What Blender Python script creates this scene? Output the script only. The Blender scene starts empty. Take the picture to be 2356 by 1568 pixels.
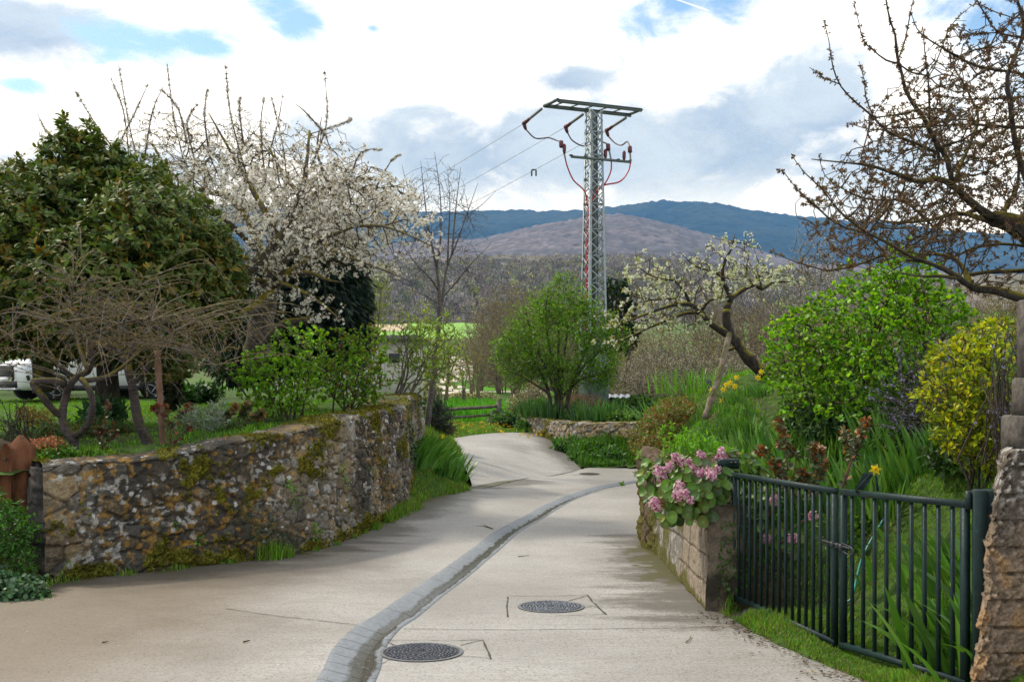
import bpy, math, random
import numpy as np
from mathutils import Vector
S = bpy.context.scene
COL = S.collection
RNG = np.random.RandomState(11)
random.seed(5)
rad = math.radians
K = 2290.6          # focal length in pixels of a 2356-wide picture (35 mm on 36 mm)
CX, HY, EYE = 1178.0, 883.0, 1.7

def P(x, y, d):
    return np.array([(x - CX) / K * d, d, EYE + (HY - y) / K * d])

def PP(pts):
    return np.array([P(*p) for p in pts], float)

# ------------------------------------------------------------------ camera
cam = bpy.data.cameras.new('camera')
cam.lens = 35.0
cam.sensor_width = 36.0
cam.shift_y = (HY - 784.0) / 2356.0
cam.clip_start = 0.05
cam.clip_end = 30000.0
camo = bpy.data.objects.new('camera', cam)
camo.location = (0, 0, EYE)
camo.rotation_euler = (rad(90), 0, 0)
COL.objects.link(camo)
S.camera = camo
S.view_settings.view_transform = 'Standard'
S.view_settings.look = 'None'
S.view_settings.exposure = 0.0
S.view_settings.gamma = 1.0
S.cycles.use_denoising = True
S.cycles.denoiser = 'OPENIMAGEDENOISE'
S.cycles.denoising_input_passes = 'RGB_ALBEDO_NORMAL'
S.cycles.denoising_prefilter = 'NONE'
S.cycles.sample_clamp_indirect = 4.0
S.cycles.max_bounces = 6
S.cycles.diffuse_bounces = 3
S.cycles.glossy_bounces = 2
S.cycles.transmission_bounces = 3
S.cycles.volume_bounces = 0
S.cycles.transparent_max_bounces = 4

# ------------------------------------------------------------------ node helpers
class NT:
    def __init__(s, tree):
        s.t = tree
    def n(s, kind, ins=None, **props):
        nd = s.t.nodes.new(kind)
        for k, v in props.items():
            setattr(nd, k, v)
        for k, v in (ins or {}).items():
            sock = nd.inputs[k]
            if isinstance(v, bpy.types.NodeSocket):
                s.t.links.new(v, sock)
            else:
                sock.default_value = v
        return nd
    def m(s, op, a, b=0.0, c=0.0, clamp=False):
        return s.n('ShaderNodeMath', {0: a, 1: b, 2: c}, operation=op, use_clamp=clamp).outputs[0]
    def vm(s, op, a, b=(0, 0, 0)):
        nd = s.n('ShaderNodeVectorMath', {0: a, 1: b}, operation=op)
        return nd.outputs['Value'] if op in ('LENGTH', 'DOT_PRODUCT', 'DISTANCE') else nd.outputs[0]
    def mix(s, f, a, b, mode='MIX'):
        nd = s.n('ShaderNodeMix', data_type='RGBA', blend_type=mode)
        for i, v in ((0, f), (6, a), (7, b)):
            if isinstance(v, bpy.types.NodeSocket):
                s.t.links.new(v, nd.inputs[i])
            else:
                if i and len(v) == 3:
                    v = (*v, 1)
                nd.inputs[i].default_value = v
        return nd.outputs[2]
    def noise(s, vec, scale, detail=4.0, rough=0.55, dist=0.0):
        ins = {'Scale': scale, 'Detail': detail, 'Roughness': rough, 'Distortion': dist}
        if vec is not None:
            ins['Vector'] = vec
        return s.n('ShaderNodeTexNoise', ins).outputs['Fac']
    def ss(s, v, lo, hi, a=0.0, b=1.0):
        return s.n('ShaderNodeMapRange', {'Value': v, 'From Min': lo, 'From Max': hi, 'To Min': a, 'To Max': b},
                   interpolation_type='SMOOTHSTEP').outputs[0]
    def scale(s, v, sx, sy, sz):
        return s.vm('MULTIPLY', v, (sx, sy, sz))

# ------------------------------------------------------------------ sky and sun
SUN_EL, SUN_AZ = 52.0, -58.0      # azimuth from +Y towards +X
wd = bpy.data.worlds.new('World')
S.world = wd
wd.use_nodes = True
wd.node_tree.nodes.clear()
w = NT(wd.node_tree)
sky = w.n('ShaderNodeTexSky', sky_type='NISHITA', sun_disc=False)
sky.sun_elevation = rad(SUN_EL)
sky.sun_rotation = rad(SUN_AZ)
sky.air_density = 1.0
sky.dust_density = 0.6
vdir = w.n('ShaderNodeTexCoord').outputs['Generated']
def sky_dir(x, y):
    v = Vector(((x - CX) / K, 1.0, (HY - y) / K))
    return v.normalized()
def blob_field(lst):
    acc = None
    for (x, y, rx, ry) in lst:
        c = sky_dir(x, y)
        df = w.vm('SUBTRACT', vdir, tuple(c))
        df = w.vm('MULTIPLY', df, (K / rx, K / rx, K / ry))
        val = w.m('SUBTRACT', 1.0, w.vm('LENGTH', df))
        acc = val if acc is None else w.m('SMOOTH_MAX', acc, val, 0.25)
    return acc
q1 = w.scale(vdir, 1.0, 1.0, 1.9)
nA = w.noise(q1, 9.0, 9.0, 0.58, 0.5)
nB = w.noise(w.vm('ADD', q1, (3.1, 1.7, 0.4)), 24.0, 8.0, 0.62, 0.3)
nC = w.noise(w.vm('ADD', q1, (7.3, 0.2, 4.4)), 3.0, 6.0, 0.55, 0.3)
blue_f = blob_field([(330, 112, 110, 36), (470, 104, 64, 36), (690, 44, 56, 44), (640, 5, 64, 30), (858, 66, 22, 12),
                     (1540, 18, 120, 58), (1690, 10, 90, 50), (2290, 60, 150, 100), (2190, 20, 90, 60), (60, 196, 50, 18),
                     (2400, 250, 90, 120)])
blue_n = w.m('ADD', blue_f, w.m('MULTIPLY', w.m('SUBTRACT', nA, 0.5), 4.2))
blue_n = w.m('ADD', blue_n, w.m('MULTIPLY', w.m('SUBTRACT', nB, 0.5), 2.2))
blue_in = w.ss(blue_n, -0.45, 0.95)
sepv = w.n('ShaderNodeSeparateXYZ', {0: vdir})
# the rest of the sky outside the photo: broken cloud
out_v = w.m('ADD', w.m('MULTIPLY', sepv.outputs[1], -1.0), w.m('MULTIPLY', sepv.outputs[2], 0.9))
out_m = w.ss(out_v, -0.35, 0.1)
blue_out = w.m('MULTIPLY', w.ss(nC, 0.52, 0.64), out_m)
blue = w.m('MAXIMUM', blue_in, blue_out)
grey_f = blob_field([(1680, 360, 380, 150), (1040, 380, 380, 150), (1330, 350, 320, 150), (2000, 420, 300, 150), (1900, 270, 150, 140), (1500, 400, 300, 110),
                     (60, 70, 170, 70), (1320, 190, 120, 40), (300, 400, 400, 60), (1650, 300, 200, 110)])
grey_n = w.m('ADD', grey_f, w.m('MULTIPLY', w.m('SUBTRACT', nA, 0.5), 2.5))
grey_n = w.m('ADD', grey_n, w.m('MULTIPLY', w.m('SUBTRACT', nB, 0.5), 1.1))
grey = w.ss(grey_n, -0.16, 0.62)
grey = w.m('MAXIMUM', grey, w.m('MULTIPLY', w.ss(nC, 0.40, 0.62, 0.0, 0.85), out_m))
horizon = w.ss(sepv.outputs[2], 0.172, 0.215)
grey = w.m('MULTIPLY', grey, w.m('ADD', 0.68, w.m('MULTIPLY', horizon, 0.32)))
cl_white = w.mix(w.ss(nB, 0.35, 0.7), (13.0, 13.2, 13.6), (16.5, 16.5, 16.5))
cl_grey = w.mix(w.ss(nA, 0.35, 0.65), (4.5, 5.7, 7.7), (6.8, 8.0, 9.6))
cloud = w.mix(grey, cl_white, cl_grey)
skyc = w.mix(1.0, sky.outputs[0], (1.75, 1.95, 2.05), 'MULTIPLY')
# thin contrail high up
ca, cb = sky_dir(1548, -4), sky_dir(1628, 24)
dv = w.vm('SUBTRACT', vdir, tuple(ca))
ax = (cb - ca)
tt = w.m('DIVIDE', w.vm('DOT_PRODUCT', dv, tuple(ax)), ax.length_squared, clamp=True)
near = w.n('ShaderNodeVectorMath', {0: tuple(ax), 'Scale': tt}, operation='SCALE').outputs[0]
cd = w.vm('DISTANCE', dv, near)
trail = w.ss(cd, 0.0002, 0.0011, 0.9, 0.0)
skyc = w.mix(trail, skyc, (11, 11, 11))
final = w.mix(blue, cloud, skyc)
bg = w.n('ShaderNodeBackground', {'Color': final, 'Strength': 0.10})
wo = w.n('ShaderNodeOutputWorld', {'Surface': bg.outputs[0]})

sl = bpy.data.lights.new('sun', 'SUN')
sl.energy = 3.6
sl.angle = rad(5)
sl.color = (1.0, 0.95, 0.86)
so = bpy.data.objects.new('sun', sl)
e, a = rad(SUN_EL), rad(SUN_AZ)
to_sun = Vector((math.sin(a) * math.cos(e), math.cos(a) * math.cos(e), math.sin(e)))
so.rotation_euler = to_sun.to_track_quat('Z', 'Y').to_euler()
so.location = (-20, 20, 40)
COL.objects.link(so)

# ------------------------------------------------------------------ numpy helpers
def nrm(v):
    return v / np.maximum(np.linalg.norm(v, axis=-1, keepdims=True), 1e-9)

def _h(ix, iy, iz, seed):
    n = (ix.astype(np.int64) * 374761393 + iy.astype(np.int64) * 668265263 + iz.astype(np.int64) * 2147483647 + seed * 1274126177) & 0xffffffff
    n = ((n ^ (n >> 13)) * 1274126177) & 0xffffffff
    n = ((n ^ (n >> 16)) * 2246822519) & 0xffffffff
    return ((n ^ (n >> 15)) & 0xffffff) / float(0xffffff)

def vnoise(p, seed=0):
    p = np.asarray(p, float)
    i = np.floor(p)
    f = p - i
    f = f * f * (3 - 2 * f)
    x, y, z = i[..., 0], i[..., 1], i[..., 2]
    r = 0
    for dx in (0, 1):
        for dy in (0, 1):
            for dz in (0, 1):
                wgt = (f[..., 0] if dx else 1 - f[..., 0]) * (f[..., 1] if dy else 1 - f[..., 1]) * (f[..., 2] if dz else 1 - f[..., 2])
                r = r + wgt * _h(x + dx, y + dy, z + dz, seed)
    return r

def fbm(p, scale=1.0, oct=4, seed=0):
    p = np.asarray(p, float) * scale
    a, s, t = 0.5, 0.0, 0.0
    for o in range(oct):
        s = s + a * vnoise(p, seed + o * 17)
        t += a
        p = p * 2.03 + 11.7
        a *= 0.5
    return s / t

def sst(x, lo, hi):
    t = np.clip((x - lo) / (hi - lo), 0, 1)
    return t * t * (3 - 2 * t)

class RBF:
    def __init__(s, pts):
        p = np.asarray(pts, float)
        s.c = p[:, :2]
        n = len(p)
        A = np.zeros((n + 3, n + 3))
        A[:n, :n] = s.k(s.c[:, None, :] - s.c[None, :, :]) + np.eye(n) * 0.02
        A[:n, n] = A[n, :n] = 1
        A[:n, n + 1:] = s.c
        A[n + 1:, :n] = s.c.T
        b = np.zeros(n + 3)
        b[:n] = p[:, 2]
        s.w = np.linalg.solve(A, b)
    def k(s, d):
        r = np.sqrt((d ** 2).sum(-1))
        return r * r * np.log(r + 1e-6)
    def __call__(s, X, Y):
        q = np.stack([np.asarray(X, float), np.asarray(Y, float)], -1)
        sh = q.shape[:-1]
        q = q.reshape(-1, 2)
        v = s.k(q[:, None, :] - s.c[None]) @ s.w[:-3] + s.w[-3] + q @ s.w[-2:]
        return v.reshape(sh)

def inpoly(X, Y, poly):
    X = np.asarray(X); Y = np.asarray(Y)
    c = np.zeros(X.shape, bool)
    n = len(poly)
    for i in range(n):
        x1, y1 = poly[i][:2]
        x2, y2 = poly[(i + 1) % n][:2]
        if y1 == y2:
            continue
        t = (Y - y1) / (y2 - y1)
        c ^= ((y1 > Y) != (y2 > Y)) & (X < x1 + t * (x2 - x1))
    return c

def dist_poly(X, Y, line):
    q = np.stack([X, Y], -1)
    best = np.full(np.shape(X), 1e9)
    for a, b in zip(line[:-1], line[1:]):
        a = np.asarray(a[:2], float); b = np.asarray(b[:2], float)
        ab = b - a
        t = np.clip(((q - a) @ ab) / (ab @ ab), 0, 1)
        best = np.minimum(best, np.linalg.norm(q - (a + t[..., None] * ab), axis=-1))
    return best

# ------------------------------------------------------------------ mesh builder
class B:
    def __init__(s):
        s.v, s.c, s.f, s.n = [], [], [], 0
    def add(s, V, F, col=(1, 1, 1)):
        V = np.asarray(V, float).reshape(-1, 3)
        F = np.asarray(F, int)
        col = np.asarray(col, float)
        if col.ndim == 1:
            col = np.repeat(col[None], len(V), 0)
        s.v.append(V)
        s.c.append(col[:, :3])
        s.f.append(F + s.n)
        s.n += len(V)
    def empty(s):
        return s.n == 0
    def build(s, name, mat, parent=None, smooth=False, loc=None):
        V = np.concatenate(s.v) if s.v else np.zeros((0, 3))
        C = np.concatenate(s.c) if s.c else np.zeros((0, 3))
        off = np.array(parent['base'] if parent is not None else (loc if loc is not None else (0, 0, 0)), float)
        V = V - off
        me = bpy.data.meshes.new(name)
        me.vertices.add(len(V))
        me.vertices.foreach_set('co', V.astype(np.float32).ravel())
        loops = np.concatenate([f.ravel() for f in s.f]).astype(np.int32)
        tot = np.concatenate([np.full(len(f), f.shape[1], np.int32) for f in s.f])
        start = np.concatenate([[0], np.cumsum(tot)[:-1]]).astype(np.int32)
        me.loops.add(len(loops))
        me.loops.foreach_set('vertex_index', loops)
        me.polygons.add(len(tot))
        me.polygons.foreach_set('loop_start', start)
        if smooth:
            me.polygons.foreach_set('use_smooth', np.ones(len(tot), bool))
        at = me.color_attributes.new('Col', 'FLOAT_COLOR', 'POINT')
        at.data.foreach_set('color', np.concatenate([C, np.ones((len(C), 1))], 1).astype(np.float32).ravel())
        me.update(calc_edges=True)
        me.materials.append(mat)
        o = bpy.data.objects.new(name, me)
        COL.objects.link(o)
        if parent is not None:
            o.parent = parent['o']
        elif loc is not None:
            o.location = loc
        return o
    def box(s, c, size, rz=0.0, col=(1, 1, 1), bev=0.0):
        c = np.asarray(c, float); h = np.asarray(size, float) / 2
        if bev > 0:
            pts = []
            b = bev
            ring = [(-h[0] + b, -h[1]), (h[0] - b, -h[1]), (h[0], -h[1] + b), (h[0], h[1] - b), (h[0] - b, h[1]), (-h[0] + b, h[1]), (-h[0], h[1] - b), (-h[0], -h[1] + b)]
            V = [(x, y, -h[2]) for x, y in ring] + [(x, y, h[2] - b) for x, y in ring]
            V += [(x * (1 - b / h[0]), y * (1 - b / h[1]), h[2]) for x, y in ring]
            F = [(i, (i + 1) % 8, 8 + (i + 1) % 8, 8 + i) for i in range(8)] + [(8 + i, 8 + (i + 1) % 8, 16 + (i + 1) % 8, 16 + i) for i in range(8)]
            F2 = [tuple(range(16, 24)), tuple(range(7, -1, -1))]
        else:
            V = [(x, y, z) for z in (-h[2], h[2]) for x, y in ((-h[0], -h[1]), (h[0], -h[1]), (h[0], h[1]), (-h[0], h[1]))]
            F = [(0, 1, 5, 4), (1, 2, 6, 5), (2, 3, 7, 6), (3, 0, 4, 7), (4, 5, 6, 7), (3, 2, 1, 0)]
            F2 = None
        V = np.array(V)
        cs, sn = math.cos(rz), math.sin(rz)
        V = np.stack([V[:, 0] * cs - V[:, 1] * sn, V[:, 0] * sn + V[:, 1] * cs, V[:, 2]], 1) + c
        n0 = s.n
        s.add(V, F, col)
        if F2:
            s.f.append(np.array(F2) + n0)
    def beam(s, a, b, wd, ht, col=(1, 1, 1), up=(0, 0, 1)):
        a = np.asarray(a, float); b = np.asarray(b, float)
        d = nrm(b - a); side = nrm(np.cross(d, np.asarray(up, float))); u = np.cross(side, d)
        V = [p + side * i * wd / 2 + u * j * ht / 2 for p in (a, b) for i, j in ((-1, -1), (1, -1), (1, 1), (-1, 1))]
        s.add(V, [(0, 1, 5, 4), (1, 2, 6, 5), (2, 3, 7, 6), (3, 0, 4, 7), (4, 5, 6, 7), (3, 2, 1, 0)], col)

def segs(b, p0, p1, r0, r1, col, sides=3):
    p0 = np.asarray(p0); p1 = np.asarray(p1)
    n = len(p0)
    if n == 0:
        return
    d = nrm(p1 - p0)
    ref = np.where(np.abs(d[:, 2:3]) > 0.9, np.array([[1., 0, 0]]), np.array([[0, 0, 1.]]))
    u = nrm(np.cross(d, ref)); v = np.cross(d, u)
    r0 = np.broadcast_to(np.asarray(r0, float), (n,)); r1 = np.broadcast_to(np.asarray(r1, float), (n,))
    V = np.zeros((n, 2 * sides, 3))
    for k in range(sides):
        an = 2 * math.pi * k / sides
        o = u * math.cos(an) + v * math.sin(an)
        V[:, k] = p0 + o * r0[:, None]
        V[:, sides + k] = p1 + o * r1[:, None]
    f = np.array([(k, (k + 1) % sides, sides + (k + 1) % sides, sides + k) for k in range(sides)])
    F = (f[None] + (np.arange(n) * 2 * sides)[:, None, None]).reshape(-1, 4)
    col = np.asarray(col, float)
    if col.ndim == 2:
        col = np.repeat(col, 2 * sides, 0)
    b.add(V.reshape(-1, 3), F, col)

def cr(pts, step=None, n=8):
    p = np.asarray(pts, float)
    if len(p) < 3:
        return np.array([p[0] + (p[-1] - p[0]) * t for t in np.linspace(0, 1, n + 1)])
    q = np.vstack([2 * p[0] - p[1], p, 2 * p[-1] - p[-2]])
    out = []
    for i in range(1, len(q) - 2):
        m = n if step is None else max(2, int(np.linalg.norm(q[i + 1, :3] - q[i, :3]) / step))
        for t in np.linspace(0, 1, m, endpoint=False):
            a, b_, c, d = q[i - 1], q[i], q[i + 1], q[i + 2]
            out.append(0.5 * (2 * b_ + (c - a) * t + (2 * a - 5 * b_ + 4 * c - d) * t * t + (3 * b_ - a - 3 * c + d) * t ** 3))
    out.append(p[-1])
    return np.array(out)

def sweep(b, pts, radii, col=(1, 1, 1), sides=8, rough=0.0, cap=True, seed=0):
    p = np.asarray(pts, float)
    n = len(p)
    r = np.broadcast_to(np.asarray(radii, float), (n,)).copy()
    t = nrm(np.gradient(p, axis=0))
    u = np.zeros_like(p)
    ref = np.array([1., 0, 0]) if abs(t[0][2]) > 0.8 else np.array([0, 0, 1.])
    u[0] = nrm(np.cross(t[0], ref))
    for i in range(1, n):
        w_ = u[i - 1] - t[i] * (u[i - 1] @ t[i])
        u[i] = nrm(w_)
    v = np.cross(t, u)
    V = np.zeros((n, sides, 3))
    for k in range(sides):
        an = 2 * math.pi * k / sides
        o = u * math.cos(an) + v * math.sin(an)
        rr = r[:, None]
        if rough:
            rr = rr * (1 + rough * (2 * vnoise((p + o * r[:, None] * 1.5) * 9.0 / max(0.3, r.max() * 8), seed)[:, None] - 1))
        V[:, k] = p + o * rr
    i = np.arange(n - 1)[:, None]; k = np.arange(sides)[None]
    F = np.stack([i * sides + k, i * sides + (k + 1) % sides, (i + 1) * sides + (k + 1) % sides, (i + 1) * sides + k], -1).reshape(-1, 4)
    n0 = b.n
    b.add(V.reshape(-1, 3), F, col)
    if cap:
        b.f.append(np.array([list(range(sides))[::-1], [(n - 1) * sides + k for k in range(sides)]]) + n0)

def grid(b, V, col=(1, 1, 1), mask=None):
    """V: (n,m,3) grid of points; mask (n-1,m-1) cells kept"""
    n, m = V.shape[:2]
    i = np.arange(n - 1)[:, None]; j = np.arange(m - 1)[None]
    F = np.stack([i * m + j, i * m + j + 1, (i + 1) * m + j + 1, (i + 1) * m + j], -1)
    F = F.reshape(-1, 4) if mask is None else F[mask]
    col = np.asarray(col, float)
    if col.ndim == 3:
        col = col.reshape(-1, col.shape[-1])
    V = V.reshape(-1, 3)
    if mask is not None:
        used = np.unique(F)
        mp = np.full(len(V), -1); mp[used] = np.arange(len(used))
        V = V[used]; F = mp[F]
        if col.ndim == 2:
            col = col[used]
    b.add(V, F, col)

# leaf templates: (x sideways, y along, z normal)
T_LEAF = (np.array([(0, 0, 0), (-.26, .42, .07), (0, 1, -.03), (.26, .42, .07)]), np.array([(0, 1, 2), (0, 2, 3)]))
T_NARROW = (np.array([(0, 0, 0), (-.13, .45, .03), (0, 1, -.05), (.13, .45, .03)]), np.array([(0, 1, 2), (0, 2, 3)]))
T_OVAL = (np.array([(0, 0, 0), (-.17, .25, .05), (-.19, .62, .04), (0, 1, -.09), (.19, .62, .04), (.17, .25, .05), (0, .5, 0)]),
          np.array([(6, 0, 1), (6, 1, 2), (6, 2, 3), (6, 3, 4), (6, 4, 5), (6, 5, 0)]))
T_ROUND = (np.array([(0, 0, 0), (-.36, .25, .06), (-.38, .7, .05), (0, 1, -.05), (.38, .7, .05), (.36, .25, .06), (0, .5, -.02)]),
           np.array([(6, 0, 1), (6, 1, 2), (6, 2, 3), (6, 3, 4), (6, 4, 5), (6, 5, 0)]))
_f = [(0, 0, 0)]
_ff = []
for _k in range(5):
    _a = 2 * math.pi * _k / 5
    _f += [(math.cos(_a - .42) * .9, math.sin(_a - .42) * .9, .28), (math.cos(_a) * 1.05, math.sin(_a) * 1.05, .34), (math.cos(_a + .42) * .9, math.sin(_a + .42) * .9, .28)]
    _ff += [(0, 1 + 3 * _k, 2 + 3 * _k), (0, 2 + 3 * _k, 3 + 3 * _k)]
T_FLOWER = (np.array(_f), np.array(_ff))
T_SPECK = (np.array([(-.5, 0, 0), (.5, 0, 0), (0, .9, .1)]), np.array([(0, 1, 2)]))

def rdir(n, rng=None):
    r = rng or RNG
    return nrm(r.normal(size=(n, 3)))

def scatter(b, T, pos, dr, up, sc, col):
    pos = np.asarray(pos, float)
    n = len(pos)
    if n == 0:
        return
    tv, tf = T
    dr = nrm(np.asarray(dr, float))
    up = np.broadcast_to(np.asarray(up, float), (n, 3))
    side = np.cross(dr, up)
    bad = np.linalg.norm(side, axis=1) < 1e-3
    if bad.any():
        side[bad] = np.cross(dr[bad], np.array([1., .2, .1]))
    side = nrm(side)
    nn = np.cross(side, dr)
    sc = np.broadcast_to(np.asarray(sc, float), (n,))[:, None, None]
    V = pos[:, None] + sc * (tv[None, :, 0:1] * side[:, None] + tv[None, :, 1:2] * dr[:, None] + tv[None, :, 2:3] * nn[:, None])
    F = (tf[None] + (np.arange(n) * len(tv))[:, None, None]).reshape(-1, tf.shape[1])
    col = np.asarray(col, float)
    if col.ndim == 2:
        col = np.repeat(col, len(tv), 0)
    b.add(V.reshape(-1, 3), F, col)

def pal(n, cols, wts=None, jit=0.22, rng=None):
    r = rng or RNG
    c = np.array(cols, float)
    i = r.choice(len(c), n, p=None if wts is None else np.array(wts) / np.sum(wts))
    return c[i] * np.exp(r.normal(0, jit, (n, 1))) * np.exp(r.normal(0, jit * .25, (n, 3)))

def blades(b, base, h, az, lean, bend, wid, col, nseg=3, face=None):
    base = np.asarray(base, float)
    n = len(base)
    h, az, lean, bend, wid = [np.broadcast_to(np.asarray(q, float), (n,)) for q in (h, az, lean, bend, wid)]
    fa = az + math.pi / 2 if face is None else np.broadcast_to(face, (n,))
    side = np.stack([np.cos(fa), np.sin(fa), np.zeros(n)], 1)
    out = np.stack([np.cos(az), np.sin(az), np.zeros(n)], 1)
    p = base.copy()
    rows = []
    prof = [1.0, 1.05, .95, .75, .5] if nseg > 3 else [1., .9, .6]
    for k in range(nseg):
        wk = wid * prof[min(k, len(prof) - 1)] * .5
        rows += [p - side * wk[:, None], p + side * wk[:, None]]
        th = lean + bend * (k + .5) / nseg
        p = p + (np.cos(th)[:, None] * np.array([0, 0, 1.]) + np.sin(th)[:, None] * out) * (h / nseg)[:, None]
    rows.append(p)
    V = np.stack(rows, 1)
    k = V.shape[1]
    q = [(2 * i, 2 * i + 1, 2 * i + 3, 2 * i + 2) for i in range(nseg - 1)]
    o = (np.arange(n) * k)[:, None, None]
    col = np.asarray(col, float)
    cc = np.repeat(col, k, 0) if col.ndim == 2 else col
    n0 = b.n
    b.add(V.reshape(-1, 3), (np.array([(2 * nseg - 2, 2 * nseg - 1, 2 * nseg)])[None] + o).reshape(-1, 3), cc)
    if q:
        b.f.append((np.array(q)[None] + o).reshape(-1, 4) + n0)

def mst(seeds, seedL, targets, bf=0.35):
    n0 = len(seeds)
    N = n0 + len(targets)
    pos = np.zeros((N, 3)); pos[:n0] = seeds
    L = np.zeros(N); L[:n0] = seedL
    par = np.full(N, -1)
    root = seeds[0]
    dmin = np.full(len(targets), 1e9)
    for i in range(0, n0, 64):
        dmin = np.minimum(dmin, np.linalg.norm(targets[:, None] - seeds[None, i:i + 64], axis=2).min(1))
    order = np.argsort(dmin)
    k = n0
    for t in targets[order]:
        d = np.linalg.norm(pos[:k] - t, axis=1)
        c = d * (1 + bf) + bf * L[:k]
        i = int(np.argmin(c))
        pos[k] = t; par[k] = i; L[k] = L[i] + d[i]
        k += 1
    return pos, par, n0

def ell_points(n, blobs, rng=None, shell=0.0):
    """blobs: (vx, vy, d, rx_px, ry_px, rd_m); points inside the union of ellipsoids"""
    r = rng or RNG
    vol = np.array([b_[3] * b_[4] * b_[2] ** 2 * b_[5] for b_ in blobs], float)
    if shell:
        vol = vol ** .67
    i = r.choice(len(blobs), n, p=vol / vol.sum())
    dirs = rdir(n, r)
    rr = r.uniform(0, 1, n) ** (1 / 3.)
    if shell:
        rr = 1 - shell * r.uniform(0, 1, n) ** 1.3 + .06 * r.normal(size=n)
    C = np.array([P(b_[0], b_[1], b_[2]) for b_ in blobs])
    Rd = np.array([(b_[3] / K * b_[2], b_[5], b_[4] / K * b_[2]) for b_ in blobs])
    p = C[i] + dirs * rr[:, None] * Rd[i]
    out = nrm(dirs / Rd[i])
    keep = np.ones(n, bool)
    if shell:
        for j in range(len(blobs)):
            q = (p - C[j]) / Rd[j]
            keep &= ~((np.linalg.norm(q, axis=1) < 1 - shell) & (i != j))
    return p[keep], out[keep]

class Twigs:
    """limbs (smooth main branches) plus a spanning-tree of twigs to target points"""
    def __init__(s, limbs, targets, bf=0.35, rtip=0.004, ex=0.42, wig=0.07, seed=0, limb_step=0.12, sag=0.0):
        rng = np.random.RandomState(seed)
        s.rng = rng
        s.limbs = []
        seeds, sl = [], []
        for li in limbs:
            a = cr(np.asarray(li, float), step=limb_step)   # columns x y z r
            s.limbs.append(a)
            ln = np.concatenate([[0], np.cumsum(np.linalg.norm(np.diff(a[:, :3], axis=0), axis=1))])
            seeds.append(a[:, :3]); sl.append(ln * .5)
        seeds = np.concatenate(seeds); sl = np.concatenate(sl)
        pos, par, n0 = mst(seeds, sl, targets, bf)
        N = len(pos)
        cnt = np.ones(N)
        cnt[:n0] = 0
        haschild = np.zeros(N, bool)
        for k in range(N - 1, n0 - 1, -1):
            haschild[par[k]] = True
            cnt[par[k]] += cnt[k]
        r = rtip * np.maximum(cnt, 1) ** ex
        limb_r = np.concatenate([a[:, 3] for a in s.limbs])
        c = np.arange(n0, N)
        p0, p1 = pos[par[c]], pos[c]
        r1 = r[c]
        r0 = np.where(par[c] < n0, np.minimum(r1 * 1.15, limb_r[np.minimum(par[c], n0 - 1)] * .9), r[par[c]])
        r0 = np.minimum(r0, r1 * 1.6)
        ln = np.linalg.norm(p1 - p0, axis=1)
        mid = (p0 + p1) / 2 + rng.normal(size=p0.shape) * (ln * wig)[:, None]
        mid[:, 2] += ln * sag
        rm = (r0 + r1) / 2
        s.p0 = np.concatenate([p0, mid]); s.p1 = np.concatenate([mid, p1])
        s.r0 = np.concatenate([r0, rm]); s.r1 = np.concatenate([rm, r1])
        s.tip = pos[c][~haschild[c]]
        s.tipdir = nrm((p1 - mid)[~haschild[c]])
    def build_limbs(s, b, sides=8, rough=.18):
        for i, a in enumerate(s.limbs):
            sweep(b, a[:, :3], a[:, 3], sides=sides, rough=rough, seed=i)
    def build_twigs(s, b, sides=3, col=(1, 1, 1)):
        big = s.r0 > 0.012
        segs(b, s.p0[big], s.p1[big], s.r0[big], s.r1[big], col, 5)
        segs(b, s.p0[~big], s.p1[~big], s.r0[~big], s.r1[~big], col, sides)
    def along(s, per_m, rmax=0.012, extra_tip=0):
        ok = s.r1 < rmax
        p0, p1 = s.p0[ok], s.p1[ok]
        ln = np.linalg.norm(p1 - p0, axis=1)
        k = s.rng.poisson(ln * per_m)
        i = np.repeat(np.arange(len(p0)), k)
        t = s.rng.uniform(0, 1, len(i))
        pos = p0[i] + (p1 - p0)[i] * t[:, None]
        d = nrm((p1 - p0)[i])
        if extra_tip:
            pos = np.concatenate([pos, np.repeat(s.tip, extra_tip, 0)])
            d = np.concatenate([d, np.repeat(s.tipdir, extra_tip, 0)])
        return pos, d

def limb(pts, r):
    """pts: list of (vx,vy,d); r: (r_start, r_end)"""
    a = PP(pts)
    return np.concatenate([a, np.linspace(r[0], r[1], len(a))[:, None]], 1)

# ------------------------------------------------------------------ objects
def thing(name, label, cat, base, group=None):
    o = bpy.data.objects.new(name, None)
    o.empty_display_size = 0.2
    o.location = tuple(float(q) for q in base)
    COL.objects.link(o)
    o['label'] = label; o['category'] = cat
    if group:
        o['group'] = group
    return {'o': o, 'base': base}
def tag(o, label, cat, group=None):
    o['label'] = label; o['category'] = cat
    if group:
        o['group'] = group
    return o
def kind(o, k):
    o['kind'] = k
    return o
def dup(o, loc, rz=0.0, sc=1.0, label=None):
    c = o.copy(); COL.objects.link(c)
    c.location = loc; c.rotation_euler = (0, 0, rz); c.scale = (sc, sc, sc) if np.isscalar(sc) else sc
    if label:
        c['label'] = label
    for ch in o.children:
        k = ch.copy(); COL.objects.link(k); k.parent = c
        for g in ch.children:
            h_ = g.copy(); COL.objects.link(h_); h_.parent = k
    return c

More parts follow.
